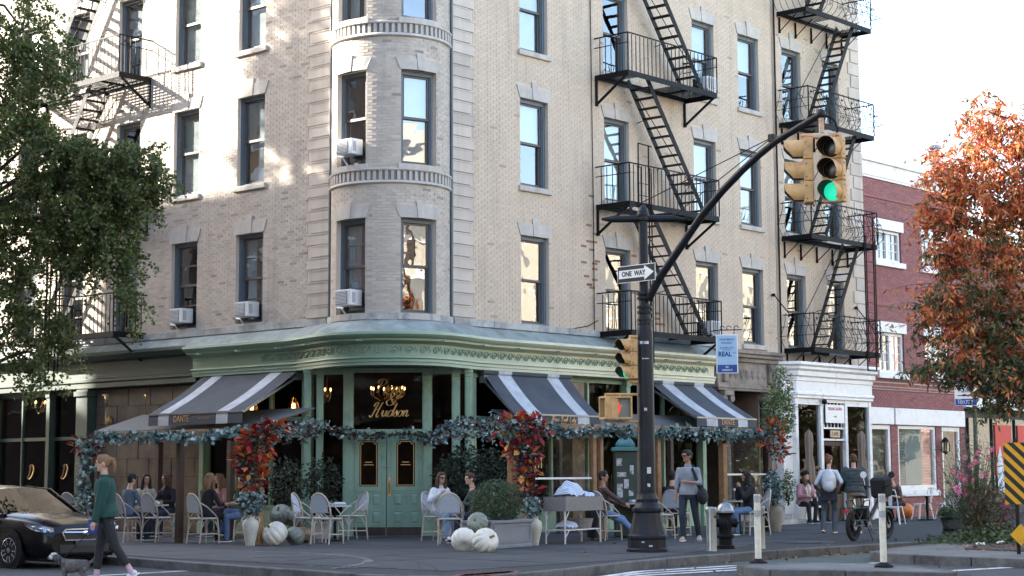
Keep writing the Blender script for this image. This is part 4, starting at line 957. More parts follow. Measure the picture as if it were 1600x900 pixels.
m = MB(); m.tube([(0, 0, 0), (0, 0, 3.2)], .02, 5); tag(m.build('roof_mast', M_steel, None, T_R @ Matrix.Translation((24.30, 1.0, 10.7))), 'thin metal mast standing on the roof by the orange tree', 'mast')
# ---- building further along, mostly behind the tree
FB = thing('far_shop_building', T_R @ Matrix.Translation((30, 0, 0)), 'dark shop building with red posters in its windows, beyond the red brick house', 'building')
m = MB(); m.box(-5.3, 12, .5, 9, .1, 4.6); m.build('wall', mat('dark_facade', (.05, .05, .055), .7, .3, 2), FB); m = MB(); m.box(-5.3, 12, .6, 9, 4.6, 9.4); m.build('upper_wall', mat('brown_brick_wall', (.16, .07, .05), .85, .25, 3), FB)
m = MB(); m.box(-5.3, 12, .1, .6, 3.6, 3.95); m.build('fascia', M_white, FB)
for k in range(5):
    m = MB(); x = -4.6 + k * 1.7; m.box(x, x + 1.45, .4, .49, .5, 3.3); pn = m.build('window_pane', mat('dark_pane', (.03, .035, .04), .15, .2, 2), FB)
    if k not in (1, 2): continue
    m = MB(); m.box(x + .1, x + 1.3, .36, .395, 1.4, 3.1); m.build('poster', mat('poster_red', (.55, .05, .03), .6, .12, 3), FB); m = MB(); m.add([(x + .15, .35, .75), (x + .95, .35, .75), (x + 1.2, .35, 1.5), (x + .6, .35, 1.7), (x + .4, .35, 2.4), (x + .15, .35, 1.9)], [(0, 1, 2, 3, 4, 5)]); m.build('poster', mat('poster_pale', (.55, .62, .66), .6, .2, 3), FB)
# ================================================================== neighbours across the two streets (outside the picture: they shade, bounce and mirror)
def block(name, M, w, dpt, h, wallm, label, cols, floors, z0=4.4):
    t = thing(name, M, label, 'building'); m = MB(); m.box(0, w, 0, dpt, 0, h); m.box(-.3, w + .3, -.35, .0, h - .5, h + .2); m.build('wall', wallm, t)
    wm = MB(); wm.box(0, 1.1, -.04, .02, 0, 2.0); me = wm.mesh('window', mat('mirror_pane', (.2, .2, .19), .2, .1, 2)); tm = MB(); tm.box(-.12, 1.22, -.09, -.0, 2.0, 2.28); tm.box(-.12, 1.22, -.12, .0, -.14, 0); tme = tm.mesh('surround', M_white)
    for f in range(floors):
        for c in range(cols):
            x = w * (c + .5) / cols - .55; z = z0 + f * 3.3
            if z + 2.4 < h: a = link('window', me, t, Matrix.Translation((x, 0, z))); link('surround', tme, a)
    m = MB(); m.box(0, w, -.06, 0, 0.1, 3.4); m.build('shop_base', wallm, t)
    return t
M_sunwall = mat('pale_brick_across', (.48, .43, .35), .85, .15, 2)
p = R(-6, 33); block('apartment_block', Matrix.Translation(p) @ Matrix.Rotation(AR + pi, 4, 'Z') @ Matrix.Translation((-112, 0, 0)), 120, 10, 15.6, M_sunwall, 'pale brick apartment block across the right hand street, seen only mirrored in windows', 48, 4)
def across(s0, s1, h, label): # shades the lower floors of the left street front
    p = L(s0, 17); return block('brick_block', Matrix.Translation(p) @ Matrix.Rotation(pi - AL, 4, 'Z'), s1 - s0, 10, h, mat('brown_brick_across', (.28, .19, .14), .85, .2, 2), label, int((s1 - s0) / 2.5), 6)
across(-6, 37.4, 23.2, 'tall brown brick block across the left hand street, outside the picture'); across(37.5, 75, 18.0, 'lower brown brick block further along the left hand street, outside the picture')
block('brick_block', Matrix.Translation((18, -13, 0)) @ Matrix.Rotation(pi, 4, 'Z'), 36, 10, 21, mat('brown_brick_behind', (.16, .11, .085), .85, .2, 2), 'dark brick block behind the viewer, outside the picture', 12, 3)
block('brick_block', Matrix.Translation((66, -13, 0)) @ Matrix.Rotation(pi, 4, 'Z'), 36, 10, 18, MATS['brown_brick_behind'], 'dark brick block behind the viewer to the right, outside the picture', 12, 3)
# ================================================================== fire escapes
def fire_escape(name, Mx, x0, x1, dep, zs, label, hole, stair, flip=1, ornate=False, ladder=None, top_stair=True):
    """Mx: street front (x along, y inwards); platforms at heights zs; stair = (x_top, x_bottom, y_inner, y_outer)"""
    t = thing(name, Mx @ Matrix.Translation(((x0 + x1) / 2, 0, zs[0])), label, 'fire escape', 'iron fire escapes')
    O = Matrix.Translation((-(x0 + x1) / 2, 0, -zs[0]))
    Y = -dep
    bal = MB(); bal.box(-.008, .008, -.008, .008, 0, .92); balm = bal.mesh('baluster', M_iron)
    sl = MB(); sl.box(x0 + .03, x1 - .03, -.022, .022, -.006, .006); slm = sl.mesh('slat', M_iron)
    sa = MB(); sa.box(x0 + .03, hole[0], -.022, .022, -.006, .006); sam = sa.mesh('slat', M_iron)
    sb_ = MB(); sb_.box(hole[1], x1 - .03, -.022, .022, -.006, .006); sbm_ = sb_.mesh('slat', M_iron)
    if ornate:
        def belly(h=1.0):      # bulging profile: (outward, height)
            return [(0, 0), (.10, .06), (.20, .2), (.22, .33), (.15, .5), (.06, .66), (.0, .82), (-.02, 1.0)]
        bb = MB(); bb.tube([(0, -o_, z_) for o_, z_ in belly()], .008, 4); balm = bb.mesh('baluster', M_iron)
        sp = MB()
        for cz, sc_, dr_ in ((.22, 1, 1), (.55, .75, -1), (.8, .7, 1)):
            pts = []
            for i in range(14):
                a = i * .55; r = .085 * sc_ * (1 - i / 18); zz_ = cz + r * sin(a); bz = belly(); 
                yy = next((bz[k][0] + (bz[k + 1][0] - bz[k][0]) * (zz_ - bz[k][1]) / (bz[k + 1][1] - bz[k][1]) for k in range(len(bz) - 1) if bz[k][1] <= zz_ <= bz[k + 1][1]), 0)
                pts.append((dr_ * r * cos(a), -yy, zz_))
            sp.tube(pts, .007, 4); sp.ell(pts[-1], .02, .015, .02, 5, 4)
        spm = sp.mesh('iron_scroll', M_iron)
    for k, z in enumerate(zs):
        pf = MB(); e = .05
        pf.box(x0, x1, Y, Y + .012, z - .14, z); pf.box(x0, x0 + .012, Y + .012, 0, z - .14, z); pf.box(x1 - .012, x1, Y + .012, 0, z - .14, z); pf.box(x0 + .012, x1 - .012, -.05, -.03, z - .1, z)
        for xx in [x0 + (x1 - x0) * i / 4 for i in (1, 2, 3)]:
            if not (hole[0] - .05 < xx < hole[1] + .05): pf.box(xx - .02, xx + .02, Y + .012, -.05, z - .06, z - .01)
        P = pf.build('platform', M_iron, t, O)
        n = int(dep / .085)
        for i in range(n):
            y = -.07 - i * (dep - .12) / (n - 1)
            if k > 0 and hole[2] < y < hole[3]: link('slat', sam, P, Matrix.Translation((0, y, z))); link('slat', sbm_, P, Matrix.Translation((0, y, z)))
            else: link('slat', slm, P, Matrix.Translation((0, y, z)))
        rl = MB(); h = .95
        loop = [(x0, 0, z + h), (x0, Y, z + h), (x1, Y, z + h), (x1, 0, z + h)]
        for a, b in zip(loop, loop[1:]): rl.bar(a, b, .03, .03)
        if not ornate:
            for a, b in (((x0, 0, z + .7), (x0, Y, z + .7)), ((x1, 0, z + .7), (x1, Y, z + .7))): rl.bar(a, b, .015, .02)
        else:
            for zz_, oo in ((z + .33, .22), (z + .6, .1)):
                for a, b in (((x0 - oo, 0, zz_), (x0 - oo, Y - oo, zz_)), ((x0 - oo, Y - oo, zz_), (x1 + oo, Y - oo, zz_)), ((x1 + oo, Y - oo, zz_), (x1 + oo, 0, zz_))): rl.bar(a, b, .014, .014)
        for cxx in (x0, x1): rl.bar((cxx, Y, z), (cxx, Y, z + h), .03, .03)
        RL = rl.build('railing', M_iron, t, O)
        if not ornate:
            nb = int((x1 - x0) / .165)
            for i in range(1, nb): link('baluster', balm, RL, Matrix.Translation((x0 + (x1 - x0) * i / nb, Y + .006, z)))
            for xx in (x0, x1):
                for i in range(1, 6): link('baluster', balm, RL, Matrix.Translation((xx, Y * i / 6, z)))
        else:
            nb = int((x1 - x0) / .26)
            for i in range(nb + 1):
                x = x0 + (x1 - x0) * i / nb; link('baluster', balm, RL, Matrix.Translation((x, Y, z)))
                if i < nb and i % 3 != 1: link('iron_scroll', spm, RL, Matrix.Translation((x + (x1 - x0) / nb / 2, Y, z)))
            for xx, rz in ((x0, -pi / 2), (x1, pi / 2)):
                for i in range(5):
                    y = Y * (i + .3) / 5; link('baluster', balm, RL, Matrix.Translation((xx, y, z)) @ Matrix.Rotation(rz, 4, 'Z'))
        nbk = [x0 + .03, x1 - .03] if not ornate else [x0 + .1 + (x1 - x0 - .2) * i / 4 for i in range(5)]
        for xx in nbk:
            b = MB(); th = .05 if not ornate else .022; bh_ = .62 if not ornate else .45; bl_ = .9 if not ornate else .6
            b.box(xx - th / 2, xx + th / 2, -.06, -.005, z - .14 - bh_, z - .14); b.bar((xx, -.03, z - .12 - bh_), (xx, Y * bl_, z - .13), th, th); b.box(xx - th / 2 - .006, xx + th / 2 + .006, -.07, -.002, z - .16 - bh_, z - .10 - bh_); b.build('bracket', M_iron, t, O)
    xt, xb, yi, yo = stair; tread = MB(); tread.box(-.09, .09, yo + .02, yi - .02, -.012, .012); trm = tread.mesh('tread', M_iron)
    tops = list(zip(zs[1:], zs[:-1])) + ([(zs[-1] + 3.28, zs[-1])] if top_stair else [])
    for zt_, zb in tops:
        st = MB()
        for y in (yi, yo): st.bar((xt, y, zt_ + .02), (xb, y, zb + .05), .014, .15)
        sg = 1 if xb > xt else -1
        for y in (yi,): # handrail
            a, b = V((xt + .25 * sg, y + .06, zt_ - .25 + .75)), V((xb + .3 * sg, y + .06, zb + .95)); a.z = min(a.z, zt_ - .12)
            st.tube([a + V((-.02, .0, 0)), a, b, b + V((-.25 * sg, 0, -.05))], .012, 5); st.tube([b, V((xb - .1 * sg, y + .05, zb + .55))], .01, 5)
        for f in (.28, .62): p = V((xt, yi, zt_)).lerp(V((xb, yi, zb)), f); st.tube([p, p + V((-.02 * sg, -yi * .99, -.05))], .011, 5)
        STR = st.build('stair', M_iron, t, O)
        nt = int((zt_ - zb) / .235)
        for i in range(1, nt + 1):
            f = i / (nt + .6); link('tread', trm, STR, Matrix.Translation((xt + (xb - xt) * f, 0, zt_ + (zb - zt_) * f)))
    if ladder:
        lx, ly, lz0, lz1, lw = ladder; lo = MB()
        for xx in (lx, lx + lw):
            lo.bar((xx, ly, lz0), (xx, ly, lz1), .03, .05); lo.bar((xx + .13, ly + .02, lz0 + .25), (xx + .13, ly + .02, lz1 - .7), .025, .04); lo.tube([(xx + .13, ly + .02, lz1 - .72), (xx + .13, ly + .02, lz1 - .6), (xx + .05, ly + .02, lz1 - .58)], .014, 5)
        lo.bar((lx, ly, lz1), (lx + lw + .13, ly, lz1 - .02), .02, .03); lo.bar((lx, ly, lz0), (lx + lw, ly, lz0), .02, .03); LD = lo.build('drop_ladder', M_iron, t, O)
        for i in range(int((lz1 - lz0 - .9) / .3)): q = MB(); q.bar((lx, ly, lz0 + .2 + i * .3), (lx + lw, ly, lz0 + .2 + i * .3), .016); q.build('rung', M_iron, LD)
    return t
fire_escape('fire_escape', T_R, 5.3, 9.12, 1.07, [5.0, 8.18, 11.47], 'black iron fire escape with straight balusters above the lamp post, on the right street front', (6.15, 7.6, -.95, -.12), (6.35, 8.78, -.24, -.84), ladder=(5.62, -1.10, 3.95, 9.65, .42))
fire_escape('fire_escape', T_R, 13.72, 17.35, 1.0, [5.0, 8.2, 11.48, 14.75], 'black fire escape with bulging scrolled railings on the narrow building', (15.5, 16.9, -.85, -.2), (16.6, 14.75, -.28, -.82), ornate=True, ladder=(16.55, -1.02, 4.45, 9.0, .5))
fire_escape('fire_escape', T_L, -11.4, -6.78, 1.0, [5.06, 8.3, 11.6], 'black fire escape half hidden by the leafy tree at the left', (-10.4, -9.0, -.9, -.1), (-8.2, -10.3, -.22, -.8), ladder=(-9.6, -1.05, 3.9, 8.6, .42))
# loose cable and wires on the right wall
def wire(name, pts, r, label, m=None, par=None):
    o = MB(); o.tube(pts, r, 5)
    return tag(o.build(name, m or M_iron), label, 'cable')
wire('wall_cable', [R(3.6, .03, 4.98), R(4.2, .03, 5.0), R(4.9, .03, 5.12), R(5.3, .03, 5.28)], .012, 'thin dark cable sagging along the wall towards the fire escape')
wire('wall_cable', [R(5.15, .03, 4.95), R(5.16, .03, 8), R(5.13, .03, 12), R(5.1, .03, 15.5)], .012, 'thin dark cable running straight up the wall left of the fire escape')
for i, (s_, z_) in enumerate(((13.15, 6.12), (17.62, 6.05))):
    o = MB(); o.tube([R(s_, .02, z_ + .35), R(s_, .1, z_ + .33), R(s_ + .35, .45, z_ - .3)], .018, 6); o.ell(R(s_, .06, z_ + .36), .06, .06, .05, 8, 5); tag(o.build('flag_pole_bracket', M_iron), 'short black rod on the wall ' + ('left of' if i == 0 else 'right of') + ' the scrolled fire escape', 'bracket', 'short rods on the wall')
# hanging letting sign
def sign_rent():
    p = D(1136, 553, 41.2); t = thing('letting_sign', TR(p.x, p.y, p.z, radians(-4)), 'blue and white apartments for rent sign hanging from a curled bracket', 'sign')
    w, h = .50, .90; o = MB(); o.box(-w / 2, w / 2, -.015, .015, -h / 2, h / 2); o.build('frame', M_signw, t, bev=.004)
    Mb_ = mat('sign_pale_blue', (.36, .52, .68), .5, .04, 5); Mbl = mat('sign_blue', (.015, .07, .26), .5, .05, 5)
    o = MB(); o.box(-w / 2 + .025, w / 2 - .025, -.019, -.0152, -h / 2 + .2, h / 2 - .025); o.build('panel', Mb_, t); o = MB(); o.box(-w / 2 + .025, w / 2 - .025, -.019, -.0152, -h / 2 + .02, -h / 2 + .198); o.build('panel', Mbl, t)
    for s_, sz, z, mm in (('APARTMENTS', .066, .33, Mbl), ('FOR RENT', .066, .25, Mbl), ('(212)-REAL-NYC', .052, .14, Mbl), ('www.realnewyork.com', .026, .095, Mbl), ('551', .06, -.305, M_signw), ('HUDSON ST', .05, -.375, M_signw)): text(s_, sz, mm, t, Matrix.Translation((0, -.0195, z)), sx=.85, depth=.001, bold=.0015)
    text('REAL', .15, Mbl, t, Matrix.Translation((-.05, -.0195, -.01)), bold=.007, sx=.9, depth=.001); text('NY', .06, Mbl, t, Matrix.Translation((.17, -.0195, .025)), depth=.001)
    o = MB(); o.tube([(-.35, .3, .55), (-.2, .1, .56), (.35, 0, .56)], .012, 5)
    for cx in (-.1, .05, .22):
        o.tube([(cx + .05 * cos(a_), 0, .6 + .05 * sin(a_)) for a_ in [i * .6 for i in range(10)]], .009, 5)
    for cx in (-.17, .17): o.tube([(cx, 0, .56), (cx, 0, .45)], .008, 5)
    o.build('bracket', M_iron, t)
sign_rent()
# ================================================================== window air conditioners
M_ac = mat('ac_white', (.62, .63, .63), .5, .08, 6); M_acg = mat('ac_grille', (.2, .21, .22), .6, .15, 10)
def air_con(M, label, w=.5, h=.35, d=.3):
    t = thing('air_conditioner', M, label, 'air conditioner', 'window air conditioners')
    o = MB(); o.box(-w / 2, w / 2, -d + .1, .15, 0, h); o.build('case', M_ac, t, bev=.012)
    o = MB(); o.box(-w / 2 + .03, w / 2 - .12, -d + .09, -d + .105, .03, h - .03); g = o.build('grille', M_acg, t)
    for i in range(9): q = MB(); q.box(-w / 2 + .04, w / 2 - .13, -d + .084, -d + .09, .05 + i * .031, .062 + i * .031); q.build('slat', M_ac, g)
    for i in range(3): q = MB(); q.box(w / 2 - .0, w / 2 + .004, -d + .14 + i * .035, -d + .155 + i * .035, .06, h - .06); q.build('vent', M_acg, t)
    o = MB(); o.bar((-w / 2 + .12, .05, -.2), (-w / 2 + .12, -d + .15, -.02), .03, .03); o.bar((-w / 2 + .05, -d + .12, -.02), (-w / 2 + .3, -d + .05, -.06), .03, .04); o.build('support', M_ac, t)
for a, lab in ((3.34 - .5, 'white window air conditioner under a curtained window left of the bay'), (5.81 - .5, 'white window air conditioner in the dark second floor window nearest the leafy tree')):
    air_con(T_L @ Matrix.Translation((-a, -.04, 5.22)), lab)
for z, lab in ((5.2, 'white window air conditioner in the lower left window of the round bay'), (8.56, 'white window air conditioner in the upper left window of the round bay')):
    air_con(Matrix.Translation(BC) @ Matrix.Rotation(radians(-40), 4, 'Z') @ Matrix.Translation((.0, -1.30, z)), lab)
air_con(T_R @ Matrix.Translation((10.15, -.02, 11.86)), 'white window air conditioner behind the top railing of the straight fire escape'); air_con(T_R @ Matrix.Translation((10.15, -.02, 5.2)), 'white window air conditioner at the foot of the straight fire escape')
# ================================================================== awnings
def awning(Mx, x0, x1, y_top, z_top, y_f, z_f, val, label, stripes, lettering, sgn=1):
    t = thing('awning', Mx @ Matrix.Translation(((x0 + x1) / 2, 0, z_top)), label, 'awning', 'striped retractable awnings'); O = Matrix.Translation((-(x0 + x1) / 2, 0, -z_top)); w = x1 - x0
    n = 8
    def cl(a, b, name, m_, lift=0., vv=True):
        o = MB(); vs = []
        for i in range(n + 1):
            f = i / n; y, z = y_top + (y_f - y_top) * f, z_top + (z_f - z_top) * f - .05 * sin(pi * f) + lift; vs += [(a, y, z), (b, y, z)]
        fs = [(2 * i, 2 * i + 1, 2 * i + 3, 2 * i + 2) for i in range(n)]
        if vv:
            k = 2 * n; m_v = 8; 
            for j in range(1, 3): vs += [(a, y_f - .012 - lift, z_f - val * j / 2), (b, y_f - .012 - lift, z_f - val * j / 2)]; fs.append((k, k + 1, k + 3, k + 2)); k += 2
        o.add(vs, fs); return o.build(name, m_, t, O)
    cl(x0, x1, 'canvas', M_navy)
    for a, b in stripes: cl(x0 + w * a, x0 + w * b, 'stripe', M_stripe, .006)
    o = MB(); o.tube([(x0 - .05, y_top, z_top + .03), (x1 + .05, y_top, z_top + .03)], .07, 10); o.build('roller', M_navy, t, O, smooth=40)
    for a, b in stripes: o = MB(); o.tube([(x0 + w * a, y_top, z_top + .03), (x0 + w * b, y_top, z_top + .03)], .073, 10); o.build('roller_band', M_stripe, t, O, smooth=40)
    for x in (x0 + .02, x1 - .02):
        o = MB(); mid = ((x + (x0 + x1) / 2 * .15) / 1.15, (y_top + y_f) / 2 + .1, z_top - .35)
        o.bar((x, y_top + .05, z_top - .12), (x, y_f + .02, z_f - .02), .04, .05); o.box(x - .05, x + .05, y_top - .06, y_top + .1, z_top - .22, z_top - .06); o.build('arm', M_steel, t, O)
    o = MB(); o.bar((x0, y_f, z_f - .01), (x1, y_f, z_f - .01), .05, .04); o.build('front_bar', M_steel, t, O)
    lettering(t, O, y_f - .022, z_f - val / 2)
    return t
M_tgold = mat('awning_lettering', (.62, .36, .16), .8, .1, 8); M_tdim = mat('awning_lettering_dim', (.3, .17, .09), .8, .1, 8)
def let_L(t, O, y, z): text('DANTE', .21, M_tgold, t, O @ Matrix.Translation((-3.05, y, z)), depth=.002, sx=.82); text('WEST VILLAGE', .075, M_tdim, t, O @ Matrix.Translation((-2.25, y, z)), depth=.002, sx=.8)
awning(T_L, -4.27, -.9, -.16, 3.88, -1.76, 2.93, .27, 'navy striped awning over the left terrace, lettered DANTE', [(.11, .225), (.73, .85)], let_L)
def let_R1(t, O, y, z): script('New York City', .15, M_tgold, t, O @ Matrix.Translation((2.6, y, z - .06)), pen=.05)
awning(T_R, .94, 3.98, -.16, 3.80, -1.12, 2.86, .2, 'navy striped awning with script lettering right of the green doors', [(.15, .30), (.72, .86)], let_R1)
def let_R2(t, O, y, z): text('DANTE', .2, M_tgold, t, O @ Matrix.Translation((8.6, y, z)), depth=.002, sx=.86)
awning(T_R, 7.25, 9.9, -.16, 3.80, -1.56, 2.9, .22, 'navy striped awning behind the lamp post, lettered DANTE', [(.16, .34), (.68, .84)], let_R2)
# ================================================================== terrace shelters
def shelter(name, Mx, pts, zf, zb, yb, posts, label):
    """pts: beam from x0 to x1 at front y; the canvas roof runs from the wall to ys, under the awning"""
    x0, x1, yf, ys, r0, r1, q0, q1 = pts; t = thing(name, Mx @ Matrix.Translation(((x0 + x1) / 2, (yf + yb) / 2, .14)), label, 'shelter', 'terrace shelters'); O = Matrix.Translation((-(x0 + x1) / 2, -(yf + yb) / 2, -.14))
    o = MB(); o.add([(r0, ys, zf + .1), (r1, ys, zf + .1), (q1, yb, zb), (q0, yb, zb), (r0, ys, zf + .13), (r1, ys, zf + .13), (q1, yb, zb + .03), (q0, yb, zb + .03)], [(0, 3, 2, 1), (4, 5, 6, 7), (0, 1, 5, 4), (1, 2, 6, 5), (2, 3, 7, 6), (3, 0, 4, 7)])
    o.build('roof_sheet', mat('grey_canvas', (.13, .13, .13), .85, .15, 2), t, O)
    o = MB(); o.box(x0 + .02, x1 - .02, yf + .02, yf + .12, zf - .16, zf - .005); o.build('beam', M_wood, t, O, bev=.008)
    for x, y, w, m_ in posts: q = MB(); q.box(x - w / 2, x + w / 2, y - w / 2, y + w / 2, .14, zf - .165); q.build('post', m_, t, O, bev=.008)
    return t, O
sL, OL2 = shelter('terrace_shelter', T_L, (-3.0, 2.45, -4.2, -1.64, -6.6, -.55, -6.4, -.1), 2.45, 2.98, -.35, [(-.05, -4.12, .13, M_woodd), (2.3, -4.0, .14, M_wood), (-2.9, -4.12, .12, M_woodd), (-1.6, -1.5, .14, M_woodd), (-4.2, -1.5, .14, M_woodd)], 'timber terrace shelter with grey canvas roof left of the green doors')
sR, OR2 = shelter('terrace_shelter', T_R, (-2.4, 7.0, -3.95, -1.06, .9, 10.0, 1.0, 10.0), 2.55, 2.95, -.35, [(-2.3, -3.88, .14, M_wood), (.3, -3.86, .12, M_wood), (.55, -3.86, .1, M_wood), (2.55, -3.86, .13, M_wood), (5.05, -3.86, .15, M_wood), (6.9, -3.86, .16, M_woodd), (6.9, -1.0, .12, M_woodd), (2.6, -1.0, .12, M_woodd)], 'timber terrace shelter with clear screens right of the green doors')
M_vinyl = glass('clear_vinyl', 1.9, (.72, .7, .66), .012, 2.2, .02); M_screen = glass('screen_glass', 1.7, (.6, .62, .6), .004, 1.5)
def screen(t, O, x0, x1, y, z0, z1, m_, bars=()):
    o = MB(); n = 6; vs = []
    for i in range(n + 1): x = x0 + (x1 - x0) * i / n; vs += [(x, y, z0), (x, y, z1)]
    o.add(vs, [(2 * i, 2 * i + 2, 2 * i + 3, 2 * i + 1) for i in range(n)]); o.build('clear_screen', m_, t, O)
    for z in bars: q = MB(); q.box(x0, x1, y - .015, y + .015, z - .02, z + .02); q.build('screen_rail', M_signw, t, O)
screen(sR, OR2, -2.23, .24, -3.86, .3, 2.38, M_vinyl, (1.42,)); screen(sR, OR2, 5.13, 6.82, -3.86, .2, 2.38, M_screen, (1.48,))
text('NTI', .3, mat('vinyl_letters', (.6, .45, .25), .6, .1, 5), sR, OR2 @ Matrix.Translation((-1.55, -3.89, 1.72)), sx=.7)
# ================================================================== signal pole with mast arm
M_pole = mat('navy_black_paint', (.0065, .008, .012), .5, .3, 7, spec=.3, bump=.15, bscale=30, col2=(.012, .014, .019), blotch=-.04)
M_sig = mat('signal_yellow', (.47, .285, .115), .55, .16, 9, bump=.1, col2=(.36, .2, .09), blotch=-.03)
M_siglens = mat('lens_off', (.015, .013, .012), .25, .2, 9); M_inhood = mat('hood_inside', (.02, .016, .014), .7, .2, 9)
M_go = emis('lens_green', (.01, .42, .25), .28)
PB = G(1012, 862); PU = V((2.68, -2.83, 0)).normalized()
def pv(px, py):                     # point in the upright plane through the pole that holds the mast arm
    r = ray(px, py); n = V((-PU.y, PU.x)); k = (PB.x * n.x + PB.y * n.y) / (r[0] * n.x + r[1] * n.y); return V((r[0] * k, r[1] * k, CH + r[2] * k))
def pz(py): return D(1012, py, PB.y).z
t = thing('signal_pole', Matrix.Translation(PB), 'tall dark lamp-style signal pole with flared base and long mast arm', 'signal pole')
O = Matrix.Translation(-PB)
m = MB(); m.lathe([(.37, .0), (.37, .05), (.35, .07), (.345, .22), (.36, .24), (.36, .28), (.33, .31), (.29, .45), (.255, .62), (.25, .68), (.27, .71), (.27, .76), (.235, .79), (.2, .86), (.205, .92), (.175, .97), (.165, 1.02)], 12); m.build('base', M_pole, t, smooth=25)
m = MB(); m.lathe([(.155, 1.0), (.15, pz(520) - .14), (.12, pz(505) - .14)], 20); m.build('lower_shaft', M_pole, t, smooth=25)
m = MB(); m.lathe([(.13, pz(508) - .14), (.085, pz(470) - .14), (.082, pz(345) - .14), (.1, pz(343) - .14), (.1, pz(330) - .14), (.075, pz(325) - .14), (.03, pz(321) - .14), (0, pz(320) - .14)], 16); m.build('upper_shaft', M_pole, t, smooth=25)
for a in (506, 500, 488, 480, 466, 459, 343, 336):
    z = pz(a) - .14; r = .135 if a > 400 else .112; m = MB(); m.lathe([(r - .03, z - .03), (r, z - .02), (r, z + .02), (r - .03, z + .03)], 16); m.build('collar', M_pole, t, smooth=25)
arm = [pv(*q) for q in ((1013, 468), (1022, 450), (1035, 428), (1062, 388), (1098, 335), (1130, 297), (1160, 266), (1185, 243), (1212, 221), (1250, 198), (1283, 178))]
arm = [V(p) for p in arm]; ap = []
for i in range(len(arm) - 1):
    for k in range(3): ap.append(arm[i].lerp(arm[i + 1], k / 3))
ap.append(arm[-1])
m = MB(); n = len(ap); m.tube(ap, [.075 - .02 * i / n for i in range(n)], 12); m.ell(arm[-1], .085, .085, .085, 12, 8); m.build('mast_arm', M_pole, t, O, smooth=50)
zc = pz(342); m = MB(); m.tube([V((PB.x - .75, PB.y, zc)), V((PB.x - .55, PB.y, zc)), V((PB.x + .55, PB.y, zc)), V((PB.x + .75, PB.y, zc - .01))], [.02, .065, .065, .02], 10); m.build('cross_arm', M_pole, t, O, smooth=40)
cl = pv(1207, 219)
for sx in (-.52, .55):
    m = MB(); m.tube([V((PB.x + sx, PB.y, zc + .05)), cl + V((0, 0, .05))], .009, 5); m.build('guy_wire', M_iron, t, O)
m = MB(); m.box(-.06, .06, -.06, .06, -.03, .1); m.build('clamp', M_pole, t, O @ Matrix.Translation(cl) @ Matrix.Rotation(-.8, 4, 'Z'), bev=.01)
for (px, py, w, h) in ((1015, 735, .07, .11), (1014, 758, .05, .06), (1008, 640, .05, .05), (1010, 561, .12, .02), (1007, 536, .16, .05), (1012, 852, .06, .03), (1003, 846, .05, .02)):
    z = pz(py) - .14; r = .152 if z > .95 else .35; a0 = (px - 1010) / 88 / .16 * .6; m = MB(); nn = 4; vs = []
    for i in range(nn + 1): a = -pi / 2 + a0 + (i / nn - .5) * w / r; vs += [((r + .004) * cos(a), (r + .004) * sin(a), z - h / 2), ((r + .004) * cos(a), (r + .004) * sin(a), z + h / 2)]
    m.add(vs, [(2 * i, 2 * i + 2, 2 * i + 3, 2 * i + 1) for i in range(nn)]); m.build('sticker', mat('torn_sticker', (.55, .56, .58), .8, .3, 30, col2=(.1, .1, .11), blotch=.0), t)
def signal(M, label, lamp=.2, lit=2, hood=.24, name='traffic_signal', caps=True):
    """three sections, lenses facing local -y"""
    t = thing(name, M, label, 'traffic light', 'three-lamp traffic lights'); s_ = lamp * 1.2; h = s_ * 3
    for k in range(3):
        z = h / 2 - s_ * (k + .5); o = MB(); w = s_ * .5; o.box(-w, w, -.07, .09, z - s_ / 2 + .003, z + s_ / 2 - .003); sec = o.build('section', M_sig, t, bev=.015)
        o = MB(); r = lamp / 2 * 1.1; n = 18; vs = []; 
        for i in range(n + 1):
            a = radians(-50 + 280 * i / n); ln = hood * (1 if i else 1) * (.55 + .45 * max(0, min(1, (sin(a) + .75) / .9)))
            for rr in (r, r - .006): vs += [(rr * cos(a), -.06, z + rr * sin(a)), (rr * cos(a), -.06 - ln, z + rr * sin(a))]
        fs = []
        for i in range(n): b = i * 4; fs += [(b, b + 1, b + 5, b + 4), (b + 1, b + 3, b + 7, b + 5)]
        o.add(vs, fs); o.build('hood', M_sig, sec, smooth=40)
        o = MB(); b = [i * 4 for i in range(n + 1)]; o.add(vs, [(q + 2, q + 6, q + 7, q + 3) for q in b[:-1]]); o.build('hood_lining', M_inhood, sec)
        o = MB(); o.lathe([(0, .03), (r * .55, .025), (r * .9, .008), (r * .95, 0)], 18, M=Matrix.Translation((0, -.068, z)) @ Matrix.Rotation(pi / 2, 4, 'X')); o.build('lens', M_go if k == lit else M_siglens, sec, smooth='all')
        for sx in (-1, 1): o = MB(); o.ell((sx * (w + .004), -.03, z + s_ * .3), .018, .018, .018, 6, 4); o.ell((sx * (w + .004), -.03, z - s_ * .3), .018, .018, .018, 6, 4); o.build('bolt', M_steel, sec)
    return t, h
def faces(d): return atan2(d[1], d[0]) + pi / 2        # rotation so that local -y looks along d
tip = arm[-1]
p = D(1303, 266, tip.y - .15); sA, hA = signal(TR(p.x, p.y, p.z, faces((-.52, -.85))), 'yellow traffic light on the mast arm facing the viewer, its green lamp lit', .3, 2, .3)
p2 = D(1262, 268, tip.y + .0); sB, hB = signal(TR(p2.x, p2.y, p2.z, faces((-1, .12))), 'yellow traffic light on the mast arm turned to the left, hoods in profile', .3, 9, .32)
